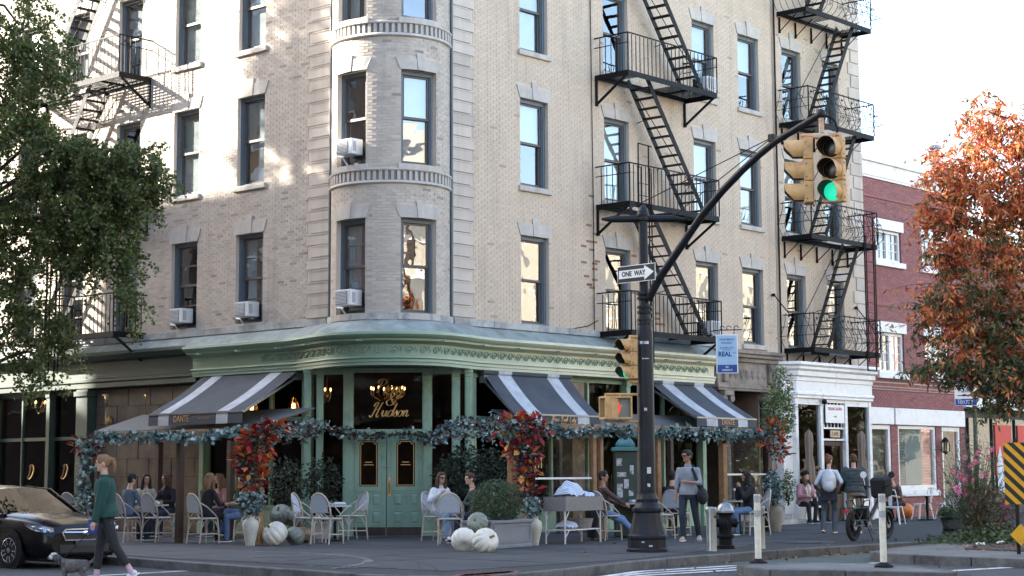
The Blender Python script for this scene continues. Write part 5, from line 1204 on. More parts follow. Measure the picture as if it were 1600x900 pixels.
m = MB(); m.tube([tip + V((0, 0, -.05)), tip + V((.0, 0, -.32))], .045, 8); m.tube([p2 + V((-.1, 0, hA / 2 + .06)), tip + V((-.05, 0, -.37)), tip + V((.1, 0, -.37)), p + V((.12, 0, hA / 2 + .05))], [.03, .055, .055, .035], 8); m.tube([p + V((0, 0, hA / 2)), p + V((0, 0, hA / 2 + .06))], .04, 8); m.tube([p2 + V((0, 0, hA / 2)), p2 + V((0, 0, hA / 2 + .07))], .04, 8)
m.build('signal_hanger', mat('rusty_hanger', (.4, .2, .1), .7, .3, 14, col2=(.42, .36, .28), blotch=.05), bpy.data.objects['signal_pole'], O, smooth=50)
m = MB(); m.tube([tip + V((.04, 0, -.02)), tip + V((.2, -.03, -.1)), tip + V((.26, -.02, -.25)), tip + V((.24, 0, -.4))], .02, 6); m.build('conduit', M_iron, bpy.data.objects['signal_pole'], O, smooth=True)
p = D(984, 561, PB.y - .12); sC, hC = signal(TR(p.x, p.y, p.z, faces((-.8, -.6))), 'small yellow traffic light fixed to the pole below the one way sign', .2, 2, .2)
m = MB(); m.tube([p + V((0, 0, hC / 2 - .0)), p + V((0, 0, hC / 2 + .04)), V((PB.x, PB.y, p.z + hC / 2 + .04))], .03, 6); m.tube([p + V((0, 0, -hC / 2)), p + V((0, 0, -hC / 2 - .04)), V((PB.x, PB.y, p.z - hC / 2 - .04))], .03, 6); m.build('signal_bracket', M_sig, bpy.data.objects['signal_pole'], O)
# pedestrian signals
def ped(M, label, lit):
    t = thing('pedestrian_signal', M, label, 'pedestrian signal', 'pedestrian signals'); o = MB(); o.box(-.2, .2, -.02, .12, -.2, .2); o.build('case', M_sig, t, bev=.015)
    o = MB()
    for q in ((-.2, .2, .17, .2), (-.2, .2, -.2, -.17), (-.2, -.17, -.17, .17), (.17, .2, -.17, .17)): o.box(q[0], q[1], -.12, -.02, q[2], q[3])
    o.build('visor', M_sig, t); o = MB(); o.box(-.17, .17, -.035, -.021, -.17, .17); f = o.build('screen', mat('ped_screen', (.16, .17, .15) if lit else (.02, .02, .02), .3, .2, 6), t)
    if lit:
        o = MB(); hand = [(-.05, -.11), (.04, -.11), (.06, -.02), (.09, .05), (.075, .06), (.045, .01), (.04, .1), (.022, .1), (.02, .03), (.012, .12), (-.006, .12), (-.008, .03), (-.022, .11), (-.038, .105), (-.034, .02), (-.055, .07), (-.068, .062), (-.06, -.03)]
        o.slab_xz([(x - .06, z) for x, z in hand], -.039, -.0355); o.build('hand_symbol', emis('hand_red', (.75, .07, .04), .12), f)
p = D(969, 637, PB.y - .25); ped(TR(p.x, p.y, p.z, faces((.1, -1))), 'pedestrian signal on the pole showing a dim red hand', True)
p2 = D(946, 637, PB.y - .2); ped(TR(p2.x, p2.y, p2.z, faces((-1, -.25))) @ Matrix.Translation((0, .06, 0)), 'pedestrian signal box turned to the left, beside the red hand', False)
m = MB()
for dz in (.24, -.24): m.tube([p2 + V((0, .1, dz)), p + V((.0, .1, dz)), V((PB.x, PB.y, p.z + dz))], .025, 6)
for q in (p, p2): m.tube([q + V((0, .07, -.25)), q + V((0, .07, .25))], .018, 6)
m.build('signal_bracket', M_sig, bpy.data.objects['signal_pole'], O)
# one way sign
c = pv(1004, 428); t = thing('one_way_sign', frame(c + V((-.12, -.1, 0)), PU), 'black and white one way sign with arrow to the right on the signal pole', 'sign')
m = MB(); w, h = .46, .155; m.box(-w, w, -.004, .004, -h, h); m.build('panel', M_signw, t); m = MB(); m.box(-w + .012, w - .012, -.007, -.0045, -h + .012, h - .012); m.build('field', M_black, t)
m = MB(); m.slab_xz([(-w + .045, -.075), (.2, -.075), (.2, -.13), (w - .03, 0), (.2, .13), (.2, .075), (-w + .045, .075)], -.010, -.0075); m.build('arrow', M_signw, t)
text('ONE  WAY', .125, M_black, t, Matrix.Translation((-.06, -.0105, 0)), bold=.004, sx=.92)
# ================================================================== small street furniture
t = thing('fire_hydrant', Matrix.Translation(G(1134, 857)), 'black fire hydrant with silver painted bonnet', 'hydrant')
m = MB(); m.lathe([(.17, 0), (.17, .05), (.125, .07), (.125, .18), (.16, .2), (.16, .24), (.12, .26), (.12, .6), (.15, .62), (.15, .65)], 18); m.build('barrel', M_iron, t, smooth=25)
m = MB(); m.lathe([(.18, .65), (.18, .68), (.155, .7), (.14, .76), (.1, .81), (.05, .83), (.035, .84), (.035, .88), (0, .89)], 18); m.build('bonnet', M_steel, t, smooth=25)
for a in (-pi / 2 - .3, .2, pi + .1):
    m = MB(); m.lathe([(.075, .1), (.075, .17), (.085, .18), (.085, .21), (.03, .22), (.03, .25), (0, .25)], 12, M=Matrix.Translation((0, 0, .46)) @ Matrix.Rotation(a - pi / 2 + pi / 2, 4, 'Z') @ Matrix.Rotation(pi / 2, 4, 'Y')); m.build('nozzle', M_iron, t, smooth=25)
def bollard(p, label):
    t = thing('bollard', Matrix.Translation(p), label, 'bollard', 'silver bollards'); m = MB(); m.lathe([(.095, 0), (.09, .02), (.088, .68)], 18); m.build('tube', M_steel, t, smooth=25); m = MB(); m.lathe([(.105, .68), (.105, .74), (.09, .77), (0, .78)], 18); m.build('cap', M_steel, t, smooth=25)
    m = MB(); m.box(.05, .075, -.085, -.065, .58, .62); m.build('lock', M_iron, t)
bollard(G(1112, 861), 'silver steel bollard left of the black hydrant'); bollard(G(1188, 857), 'silver steel bollard right of the hydrant, behind a white flexible post')
def flexpost(p, h, label):
    t = thing('delineator_post', Matrix.Translation(p), label, 'delineator', 'white flexible road posts'); m = MB(); m.lathe([(.05, .05), (.05, h), (.045, h + .005), (0, h + .006)], 12); m.build('post', mat('delineator_white', (.6, .57, .48), .6, .14, 9, col2=(.4, .37, .3), blotch=-.02), t, smooth=25)
    for z in (h - .12, h - .34): m = MB(); m.lathe([(.0515, z), (.0515, z + .1)], 12); m.build('reflective_band', mat('reflective_grey', (.3, .31, .32), .4, .2, 9), t)
    m = MB(); m.lathe([(.14, 0), (.14, .02), (.08, .05), (.055, .07)], 14); m.build('base', M_iron, t, smooth=25)
flexpost(G(1185, 880), 1.04, 'white flexible road post at the tip of the small island'); flexpost(G(1381, 886), 1.05, 'weathered white flexible road post in front of the bicycle')
# green call box with teal dome
p = G(985, 845); t = thing('call_box', Matrix.Translation(R(2.0, 3.4, .14)), 'dark green street call box with teal domed top and torn stickers', 'call box')
m = MB(); m.box(-.26, .26, -.24, .24, 0, 1.86); m.build('cabinet', M_greend, t, bev=.03); m = MB(); m.box(-.3, .3, -.28, .28, 1.86, 1.94); m.build('rim', mat('teal_paint', (.1, .28, .3), .5, .15, 6), t, bev=.01)
m = MB(); m.lathe([(.22, 0), (.21, .08), (.15, .17), (.06, .215), (0, .22)], 16); m.build('dome', MATS['teal_paint'], t, Matrix.Translation((0, 0, 1.94)), smooth='all')
for i, (x, z, w, h) in enumerate(((-.15, 1.62, .12, .16), (-.1, 1.35, .2, .1), (.0, 1.15, .1, .2), (-.14, 1.0, .12, .3), (.12, 1.45, .08, .2), (.1, .95, .1, .12))): m = MB(); m.box(x - w / 2, x + w / 2, -.246, -.2415, z - h / 2, z + h / 2); m.build('sticker', MATS['torn_sticker'], t)
# chevron marker and diamond
p = G(1592, 866, .15); t = thing('object_marker_sign', TR(p.x, p.y, .15, radians(-8)), 'yellow and black striped hazard marker on a steel post at the right edge', 'sign')
M_yel = mat('sign_yellow', (.62, .32, .012), .45, .08, 6); m = MB(); m.box(-.03, .03, -.02, .02, 0, 1.9); m.build('post', M_pole, t)
w, z0, z1 = .19, .82, 1.84; m = MB(); m.box(-w, w, -.026, -.022, z0, z1); m.build('panel', M_yel, t)
k = 0; zz = z0 - .5
while zz < z1:
    poly = [(-w, zz + .38), (w, zz), (w, zz + .1), (-w, zz + .48)]; q = []
    pl = poly
    for (ax, s_) in ((z0, 1), (z1, -1)):
        out = []
        for i, a in enumerate(pl):
            b = pl[(i + 1) % len(pl)]; u, v = (a[1] - ax) * s_, (b[1] - ax) * s_
            if u >= 0: out.append(a)
            if (u >= 0) != (v >= 0): f = u / (u - v); out.append((a[0] + (b[0] - a[0]) * f, a[1] + (b[1] - a[1]) * f))
        pl = out
        if len(pl) < 3: break
    if len(pl) >= 3: m = MB(); m.slab_xz(pl, -.029, -.0265); m.build('stripe', M_black, t)
    zz += .2
p = G(1596, 866, .15); t = thing('diamond_marker', TR(p.x - .02, p.y - .06, .15, radians(-6)), 'small yellow diamond marker low on the striped sign post', 'sign'); m = MB(); m.slab_xz([(0, .14), (.17, .32), (0, .5), (-.17, .32)], -.03, -.026); m.build('panel', M_yel, t, bev=.006)
for z in (.22, .42): m = MB(); m.ell((0, -.03, z), .012, .006, .012, 6, 4); m.build('bolt', M_steel, t)
# parking sign
p = G(1530, 838); t = thing('parking_sign', TR(p.x, p.y, .14, radians(-6)), 'blue and white parking zone sign on a green post, under the tree', 'sign')
m = MB(); m.tube([(0, 0, 0), (0, 0, 3.3)], .045, 10); m.build('post', M_greend, t); z0 = D(1516, 634, p.y).z - .14
m = MB(); m.box(-.42, .05, -.06, -.05, z0, z0 + .52); m.build('panel', M_signw, t); m = MB(); m.box(-.41, .04, -.064, -.0605, z0 + .01, z0 + .15); m.build('blue_band', mat('parking_blue', (.02, .07, .32), .5, .06, 6), t)
text('101773', .11, M_signw, t, Matrix.Translation((-.2, -.065, z0 + .075)), sx=1.0); text('ZONE', .03, M_signw, t, Matrix.Translation((-.33, -.065, z0 + .135))); text('Parking', .1, MATS['parking_blue'], t, Matrix.Translation((-.19, -.061, z0 + .32))); m = MB(); m.bar((-.36, -.062, z0 + .22), (-.05, -.062, z0 + .22), .02, .004, up=(0, 1, 0)); m.slab_xz([(-.07, z0 + .19), (-.0, z0 + .22), (-.07, z0 + .25)], -.064, -.061); m.build('arrow', M_black, t)
# litter by the planting
for i, (px, py) in enumerate(((1530, 854), (1563, 852))):
    p = G(px, py, .15); m = MB(); n = 5; vs = [(.16 * (a / n - .5) + rs.uniform(-.02, .02), .1 * (b / n - .5) + rs.uniform(-.02, .02), .02 + rs.uniform(0, .05)) for a in range(n + 1) for b in range(n + 1)]
    m.add(vs, [(a * (n + 1) + b, (a + 1) * (n + 1) + b, (a + 1) * (n + 1) + b + 1, a * (n + 1) + b + 1) for a in range(n) for b in range(n)]); tag(m.build('crumpled_paper', M_signw, None, TR(p.x, p.y, .152, i, 1.2)), 'crumpled white paper by the ivy, ' + ('left' if i == 0 else 'right') + ' of the two scraps', 'litter', 'paper scraps by the ivy')
# fallen leaves in the gutter
m = MB(); 
for i in range(420):
    if i < 240: s_ = rs.gauss(1.2, 2.6); c = R(s_, 9.98 + abs(rs.gauss(0, .16)), .012)
    elif i < 330: c = G(rs.uniform(1490, 1600), rs.uniform(845, 862), .17); c.z = .172
    else: c = G(rs.uniform(900, 1500), rs.uniform(845, 885), .15); c.z = .155 if c.y > 29 else .012
    sz = rs.uniform(.02, .055); col = rs.choice([(.25, .1, .04), (.18, .08, .04), (.35, .17, .06), (.12, .06, .03)]); M_ = Matrix.Translation(c) @ Euler((rs.uniform(-.6, .6), rs.uniform(-.6, .6), rs.uniform(0, 6.3))).to_matrix().to_4x4()
    m.add([(-sz, 0, 0), (0, -sz * .5, .004), (sz, 0, 0), (0, sz * .5, .004)], [(0, 1, 2, 3)], M=M_, tint=col)
tag(m.build('fallen_leaves', mat('dry_leaf', (.3, .12, .05), .8, .2, 9, tint='tint')), 'scattered brown fallen leaves along the gutter and the planting', 'leaves', kind='stuff')
# ================================================================== terrace furniture
M_weave = mat('woven_seat', (.46, .49, .53), .7, .12, 40, bump=.5, bscale=160); M_bamb = mat('bamboo', (.50, .43, .35), .5, .2, 14)
M_ttop = mat('table_top_wood', (.16, .1, .065), .45, .25, 9); M_tedge = mat('table_edge', (.55, .52, .48), .4, .1, 9)
def arc_pts(f, n, a0=0, a1=1): return [f(a0 + (a1 - a0) * i / n) for i in range(n + 1)]
def make_chair():
    t = thing('bistro_chair', Matrix(), 'woven bistro chair', 'chair', 'woven bistro chairs on the terraces')
    w = .21
    m = MB(); sp = [(w * 1.05 * (abs(cos(a)) ** .7) * (1 if cos(a) > 0 else -1), .2 * (abs(sin(a)) ** .7) * (1 if sin(a) > 0 else -1)) for a in [2 * pi * i / 24 for i in range(24)]]
    m.prism(sp, .435, .46); m.build('seat', M_weave, t, bev=.008)
    m = MB(); m.tube([(x * 1.03, y * 1.03, .448) for x, y in sp] + [(sp[0][0] * 1.03, sp[0][1] * 1.03, .448)], .016, 6, False); m.build('seat_frame', M_bamb, t, smooth='all')
    def arch(u):   # from the left rear foot over the back to the right
        a = pi * u; x = -w * 1.02 * cos(a); k = sin(a); return (x, .19 + .10 * k, .46 + .44 * k ** .62)
    m = MB(); m.tube(arc_pts(arch, 20), .0165, 6); m.build('back_frame', M_bamb, t, smooth='all')
    m = MB(); nx, nz = 8, 7; vs = []
    for i in range(nx + 1):
        for j in range(nz + 1):
            x = -.178 + .356 * i / nx; k = max(0, 1 - (x / .205) ** 2); top = .46 + .43 * (sqrt(k)) ** .62 - .01; lo = .56
            z = lo + (max(top, lo + .01) - lo) * j / nz; y = .19 + .1 * min(1, ((z - .46) / .44)) ** 1.3 + .012 - .03 * (1 - (x / .2) ** 2) * 0; vs.append((x, y, z))
    m.add(vs, [(i * (nz + 1) + j, (i + 1) * (nz + 1) + j, (i + 1) * (nz + 1) + j + 1, i * (nz + 1) + j + 1) for i in range(nx) for j in range(nz)]); m.add([(x, y + .008, z) for x, y, z in vs], [(i * (nz + 1) + j + 1, (i + 1) * (nz + 1) + j + 1, (i + 1) * (nz + 1) + j, i * (nz + 1) + j) for i in range(nx) for j in range(nz)]); m.build('backrest', M_weave, t, smooth='all')
    m = MB(); m.tube([(-.185, .215, .56), (0, .2, .565), (.185, .215, .56)], .012, 5); m.tube([(-.15, .2, .47), (-.08, .2, .53), (0, .2, .555), (.08, .2, .53), (.15, .2, .47)], .01, 5); m.build('back_rail', M_bamb, t)
    for sx in (-1, 1):
        m = MB(); m.tube([(sx * .18, -.17, .45), (sx * .195, -.19, .2), (sx * .2, -.2, 0)], [.017, .016, .013], 6); m.build('leg', M_bamb, t); m = MB(); m.tube([(sx * .2, .18, .47), (sx * .2, .2, .22), (sx * .205, .23, 0)], [.017, .016, .013], 6); m.build('leg', M_bamb, t)
        m = MB(); m.tube([(sx * .2, .24, .74), (sx * .235, .1, .66), (sx * .23, -.08, .52), (sx * .2, -.16, .45)], .012, 5); m.build('arm_bow', M_bamb, t)
        m = MB(); m.tube([(sx * .195, -.19, .17), (sx * .2, .2, .17)], .011, 5); m.build('stretcher', M_bamb, t)
        for yy, sg in ((-.18, 1), (.19, -1)): m = MB(); m.tube([(sx * .195, yy, .26), (sx * .19, yy + sg * .06, .37), (sx * .185, yy + sg * .15, .43)], .009, 5); m.build('brace', M_bamb, t)
    m = MB(); m.tube([(-.195, -.19, .17), (.195, -.19, .17)], .011, 5); m.build('stretcher', M_bamb, t); m = MB(); m.tube([(-.195, -.19, .27), (-.1, -.185, .4), (0, -.185, .43), (.1, -.185, .4), (.195, -.19, .27)], .01, 5); m.build('brace', M_bamb, t)
    return t
chair0 = make_chair(); used = [0]
def chair(px, py, rz, label, sc=1.12):
    p = G(px, py); M = TR(p.x, p.y, .14, radians(rz), sc)
    if used[0] == 0: used[0] = 1; chair0.matrix_basis = M; chair0['label'] = label; return chair0
    return dup(chair0, M, label)
chair(481, 848, 75, 'woven bistro chair beside the pumpkins, its back towards them'); chair(512, 850, 148, 'woven bistro chair seen from behind, in front of the small table by the green doors'); chair(550, 843, -55, 'woven bistro chair right of the small table, close against the green doors')
chair(197, 847, 140, 'woven bistro chair just behind the woman with the dog'); chair(246, 847, 142, 'woven bistro chair with its back to us, between the dog walker and the brown post'); chair(318, 849, 135, 'woven bistro chair just right of the brown terrace post'); chair(118, 842, 150, 'woven bistro chair behind the bonnet of the dark car')
chair(382, 846, -80, 'woven bistro chair under the woman in the tan coat'); chair(704, 851, 178, 'woven bistro chair with its back to us by the two big white pumpkins'); chair(684, 845, 60, 'woven bistro chair under the woman in white knitwear'); chair(948, 844, 130, 'woven bistro chair under the man in the plaid shirt'); chair(746, 849, -75, 'woven bistro chair under the man in the dark green sweater')
chair(1058, 838, 150, 'woven bistro chair behind the walking man'); chair(1182, 836, -80, 'woven bistro chair behind the glass screen, near the pale urn'); chair(1033, 842, 110, 'woven bistro chair beside the foot of the dark pole')
chair(225, 838, 20, 'woven bistro chair under the woman in the cap'); chair(262, 838, -10, 'woven bistro chair under the woman with dark curly hair'); chair(345, 838, -30, 'woven bistro chair under the woman in pink')
def table(px, py, label, r=.34, h=.75, stuff=()):
    p = G(px, py); t = thing('bistro_table', TR(p.x, p.y, .14), label, 'table', 'small round terrace tables')
    m = MB(); m.lathe([(r - .01, h - .035), (r, h - .03), (r, h - .008), (r - .01, h)], 28); m.build('table_top', M_ttop, t, smooth=25); m = MB(); m.lathe([(r + .004, h - .034), (r + .006, h - .02), (r + .004, h - .006)], 28); m.build('edge_band', M_tedge, t)
    m = MB(); m.lathe([(.03, .03), (.03, h - .06), (.1, h - .035)], 12); m.build('column', M_iron, t, smooth=25); m = MB(); m.lathe([(.24, 0), (.24, .012), (.12, .03), (.035, .05)], 20); m.build('foot', M_iron, t, smooth=25)
    return p
GL = glass('drinking_glass', 1.5, (.85, .88, .88))
def glassware(p, items, where):
    for k, (kind, dx, dy) in enumerate(items):
        M = TR(p.x + dx, p.y + dy, .893)
        if kind == 'glass': m = MB(); m.lathe([(.028, 0), (.034, .1), (.032, .1), (.026, .006), (0, .006)], 12); tag(m.build('water_glass', GL, None, M, smooth=30), 'clear tumbler on ' + where + (', left one' if dx < 0 else ', right one'), 'glass', 'glasses on the tables')
        elif kind == 'bottle': m = MB(); m.lathe([(.036, 0), (.038, .02), (.038, .16), (.016, .21), (.014, .27), (.017, .275), (.017, .29), (0, .29)], 12); tag(m.build('bottle', glass('bottle_glass', 1.5, (.3, .5, .6)), None, M, smooth=30), 'tall bottle of water on ' + where, 'bottle', 'bottles on the tables')
        elif kind == 'cloth': m = MB(); m.box(-.13, .13, -.09, .09, 0, .035); m.box(-.1, .12, -.07, .08, .035, .055); tag(m.build('folded_napkins', mat('pale_linen', (.55, .6, .66), .8, .1, 8), None, M @ Matrix.Rotation(.4, 4, 'Z'), bev=.012), 'folded pale napkins on ' + where, 'napkins', 'napkins on the tables')
        elif kind == 'lamp': m = MB(); m.lathe([(.05, 0), (.05, .015), (.008, .02), (.008, .2), (.05, .21), (.03, .27), (0, .27)], 12); tag(m.build('table_lamp', M_steel, None, M, smooth=30), 'small metal table lamp on ' + where, 'lamp', 'lamps on the tables')
p = table(523, 846, 'small round table between the three bistro chairs by the green doors'); glassware(p, [('cloth', .08, .05), ('glass', -.1, .05), ('glass', .02, .12)], 'the table by the green doors')
p = table(712, 845, 'small round table of the couple beside the green doors'); glassware(p, [('glass', .05, .1)], "the couple's table")
p = table(232, 842, 'small round table where the women in cap and dark curls sit', .42); glassware(p, [('glass', -.2, .05), ('cloth', .1, 0), ('bottle', -.12, .15), ('glass', .2, .1)], 'the leftmost terrace table')
p = table(352, 842, 'small round table in front of the woman in pink', .42); glassware(p, [('glass', -.1, .05), ('bottle', .2, .05), ('glass', .12, .1)], 'the table of the woman in pink')
p = table(990, 840, 'small round table of the man in the plaid shirt', .4); glassware(p, [('glass', -.12, .0), ('glass', .2, .05), ('cloth', .05, .02)], 'the plaid shirt man\'s table')
p = table(1156, 833, 'round table behind the glass screen near the hydrant', .4); glassware(p, [('lamp', -.1, .1), ('glass', .12, .0), ('bottle', .05, .12)], 'the table behind the glass screen')
# white metal cafe chairs and table by the cafe
M_tolix = mat('white_sheet_metal', (.62, .63, .64), .4, .08, 6)
def tolix():
    t = thing('metal_chair', Matrix(), 'white sheet metal cafe chair', 'chair', 'white metal cafe chairs'); m = MB(); m.prism([(-.18, -.18), (.18, -.18), (.17, .17), (-.17, .17)], .43, .45); m.build('seat', M_tolix, t, bev=.012)
    for sx in (-1, 1):
        for sy in (-1, 1): m = MB(); m.add([(sx * .17, sy * .17, .44), (sx * .12, sy * .175, .44), (sx * .17, sy * .12, .44), (sx * .235, sy * .235, 0), (sx * .205, sy * .235, 0), (sx * .235, sy * .205, 0)], [(0, 1, 4, 3), (0, 3, 5, 2), (1, 2, 5, 4)]); m.build('leg', M_tolix, t)
        m = MB(); m.tube([(sx * .165, .16, .45), (sx * .16, .24, .7), (sx * .13, .27, .86)], .013, 6); m.build('back_post', M_tolix, t)
    for a, b in (((-.17, -.175), (.17, -.175)), ((-.17, .175), (.17, .175))): m = MB(); m.slab_xz([(-.17, .44), (.17, .44), (.17, .36), (.13, .395), (0, .41), (-.13, .395), (-.17, .36)], a[1] - .004, a[1] + .004); m.build('apron', M_tolix, t)
    m = MB(); m.tube([(-.13, .27, .86), (0, .285, .875), (.13, .27, .86)], .015, 6); m.box(-.045, .045, .262, .27, .47, .86); m.build('backrest', M_tolix, t); return t
t0 = tolix(); p = R(17.9, 1.9, .14); t0.matrix_basis = TR(p.x, p.y, .14, radians(-75), 1.05); t0['label'] = 'white metal cafe chair at the table by the red house, left of the pair'
p = R(18.9, 2.1, .14); dup(t0, TR(p.x, p.y, .14, radians(-85), 1.05), 'white metal cafe chair by the red house, right of the pair'); p = R(13.5, 1.0, .14); dup(t0, TR(p.x, p.y, .14, radians(10), 1.05), 'white metal cafe chair under the woman in the fur hat'); p = R(13.6, 3.4, .14); dup(t0, TR(p.x, p.y, .14, radians(150), 1.05), 'white metal cafe chair behind the bicycle, under the man in the vest')
p = R(16.6, 2.3, .14); t = thing('cafe_table', TR(p.x, p.y, .14, AR), 'white topped cafe table in front of the cafe windows', 'table'); m = MB(); m.box(-1.0, 1.0, -.35, .35, .7, .74); m.build('table_top', M_tolix, t, bev=.01)
for sx in (-.85, .85):
    m = MB(); m.box(sx - .03, sx + .03, -.03, .03, 0, .7); m.box(sx - .04, sx + .04, -.28, .28, 0, .03); m.build('leg', M_iron, t)
# ---- pumpkins
def pumpkin(px, py, r, sq, label, m_, z=.14, tilt=(0, 0), ribs=12, dy=0.):
    p = G(px, py) if z < .2 else None
    if p is None: q = G(px, py - 0); p = q
    t = thing('pumpkin', Matrix.Translation((p.x, p.y + dy, z + r * sq)) @ Euler((tilt[0], tilt[1], px * .1)).to_matrix().to_4x4(), label, 'pumpkin', 'heirloom pumpkins by the entrance')
    m = MB(); n, k = ribs * 6, 16; vs = []
    for i in range(k + 1):
        a = -pi / 2 + pi * i / k
        for j in range(n):
            b = 2 * pi * j / n; rib = 1 - .075 * (abs(sin(b * ribs / 2 + .2)) ** .5 < .5) * 0 - .085 * (1 - abs(sin(b * ribs / 2))) ** 2.2 * cos(a) ** .5
            rr = r * (cos(a) ** .75 if cos(a) > 1e-6 else 0) * rib; zz = r * sq * sin(a) * (1 - .22 * math.exp(-((cos(a)) / .3) ** 2)); vs.append((rr * cos(b), rr * sin(b), zz))
    m.add(vs, [(i * n + j, i * n + (j + 1) % n, (i + 1) * n + (j + 1) % n, (i + 1) * n + j) for i in range(k) for j in range(n)]); m.build('flesh', m_, t, smooth='all')
    m = MB(); m.tube([(0, 0, r * sq * .74), (.01, 0, r * sq * .95), (.04, .02, r * sq * 1.12)], [r * .13, r * .08, r * .1], 7); m.build('stem', mat('pumpkin_stem', (.2, .15, .08), .8, .3, 14), t); return t
M_pw = mat('pumpkin_white', (.66, .62, .53), .5, .1, 6, bump=.1, col2=(.55, .5, .4), blotch=-.05); M_pg = mat('pumpkin_grey_green', (.2, .22, .175), .5, .18, 7, bump=.1, col2=(.13, .15, .12), blotch=0.); M_pt = mat('pumpkin_tan', (.35, .24, .15), .5, .15, 6)
pumpkin(429, 852, .26, .84, 'big white pumpkin at the foot of the wooden post, front of the left heap', M_pw, tilt=(.75, 0)); pumpkin(461, 851, .2, .82, 'grey green pumpkin on the ground right of the big white one', M_pg, tilt=(.9, .3)); pumpkin(438, 846, .235, .8, 'pale grey green pumpkin at the top left of the left heap', M_pg, z=.5, tilt=(.8, -.2)); pumpkin(459, 846, .19, .82, 'small grey green pumpkin at the top right of the left heap', M_pg, z=.44, tilt=(.8, .5)); pumpkin(473, 848, .2, .8, 'tan pumpkin behind the left heap, beside the bistro chair', M_pt, tilt=(.3, 0))
pumpkin(725, 861, .235, .82, 'big white pumpkin lying left of the other white one by the couple', M_pw, tilt=(.9, -.4)); pumpkin(759, 863, .235, .84, 'big white pumpkin right of the pair by the planter box', M_pw, tilt=(1.1, .3)); pumpkin(746, 860, .2, .8, 'striped green pumpkin balanced on the two white ones', M_pg, z=.47, tilt=(1.0, .5), dy=.12)
# ---- urns and pots
M_urn = mat('cream_glazed_clay', (.5, .48, .40), .5, .15, 6, bump=.1, col2=(.38, .35, .28), blotch=-.02); M_terr = mat('weathered_clay', (.36, .30, .23), .8, .2, 6, bump=.3, col2=(.24, .2, .15), blotch=.02)
def urn(px, py, h, r, label, m_, handles=True):
    p = G(px, py); t = thing('urn', TR(p.x, p.y, .14), label, 'urn', 'clay urns on the terrace'); m = MB(); m.lathe([(r * .55, 0), (r * .58, .03), (r * .62, h * .15), (r * .95, h * .55), (r, h * .7), (r * .85, h * .82), (r * .55, h * .88), (r * .52, h * .93), (r * .72, h), (r * .62, h), (r * .45, h * .9), (0, h * .88)], 20); m.build('vessel', m_, t, smooth=50)
    if handles:
        for sx in (-1, 1): m = MB(); m.tube([(sx * r * .6, 0, h * .92), (sx * r * 1.02, 0, h * .9), (sx * r * 1.05, 0, h * .8), (sx * r * .92, 0, h * .74)], .018, 6); m.build('handle', m_, t, smooth=True)
    return p
urnL = urn(391, 853, .60, .165, 'cream clay urn holding leafy stems at the foot of the left flower post', M_urn); urnC = urn(835, 852, .56, .155, 'cream clay urn beside the grey planter box', M_urn, False); urnR = urn(1213, 831, .66, .19, 'weathered clay amphora urn by the post right of the glass screen', M_terr)
# ---- grey planter box with clipped bush
a, b = G(770, 859), G(822, 853); t = thing('planter_box', frame(a.lerp(b, .5) + V((-.22, .12, 0)), (.5, .87)), 'grey panelled planter box holding a clipped bush', 'planter')
M_grey = mat('blue_grey_paint', (.17, .185, .205), .5, .15, 4, bump=.08); m = MB()
w = .78; m.box(-w, w, -.3, .3, 0, .46); m.box(-w - .03, w + .03, -.33, .33, .46, .52); m.box(-w - .025, w + .025, -.325, .325, 0, .06); m.build('box', M_grey, t, bev=.008)
for q in ((-w + .08, w - .08, .1, .12), (-w + .08, w - .08, .4, .42), (-w + .08, -w + .1, .12, .4), (w - .1, w - .08, .12, .4)): m = MB(); m.box(q[0], q[1], -.312, -.3, q[2], q[3]); m.build('panel_moulding', M_grey, t)
PLB = t.matrix_basis.copy()
# ---- wicker serving cart with towels
a, b = G(859, 851), G(918, 847); t = thing('serving_cart', frame(a.lerp(b, .5) + V((.1, .2, 0)), (b - a)), 'white bamboo serving cart with grey wicker tray and striped towels', 'cart'); w = (b - a).length / 2; M_wick = mat('grey_wicker', (.24, .22, .2), .8, .25, 30, bump=.6, bscale=120); M_bw = mat('white_bamboo', (.62, .62, .6), .5, .12, 10)
m = MB(); 
for q in ((-w, w, -.26, -.235), (-w, w, .235, .26), (-w, -w + .025, -.235, .235), (w - .025, w, -.235, .235)): m.box(q[0], q[1], q[2], q[3], .66, .92)
m.box(-w, w, -.26, .26, .64, .66); m.build('tray', M_wick, t); m = MB(); m.box(-w + .03, w - .03, -.22, .22, .26, .28); m.build('lower_shelf', M_bw, t)
for sx in (-1, 1):
    for sy in (-1, 1):
        m = MB(); m.tube([(sx * (w - .04), sy * .22, .0), (sx * (w - .04), sy * .22, .66)], .02, 6); m.build('leg', M_bw, t); m = MB(); m.tube([(sx * (w - .04), sy * .22, .12), (sx * (w - .2), sy * .22, .27)], .012, 5); m.tube([(sx * (w - .04), sy * .22, .45), (sx * (w - .2), sy * .22, .64)], .012, 5); m.build('brace', M_bw, t)
CRT = t.matrix_basis.copy()
def stripes_mat():
    m = mat('striped_towel', (.62, .66, .72), .9, .08, 6, bump=.3, bscale=80); nt = m.node_tree; b = nt.nodes['Principled BSDF']; tc = nt.nodes.new('ShaderNodeTexCoord'); wv = nt.nodes.new('ShaderNodeTexWave'); wv.inputs['Scale'].default_value = 9; wv.inputs['Distortion'].default_value = .6; nt.links.new(tc.outputs['Object'], wv.inputs[0]); rp = nt.nodes.new('ShaderNodeValToRGB'); rp.color_ramp.elements[0].position = .2; rp.color_ramp.elements[0].color = (.16, .27, .5, 1); rp.color_ramp.elements[1].position = .42; rp.color_ramp.elements[1].color = (.66, .69, .72, 1); nt.links.new(wv.outputs[0], rp.inputs[0]); nt.links.new(rp.outputs[0], b.inputs['Base Color']); return m
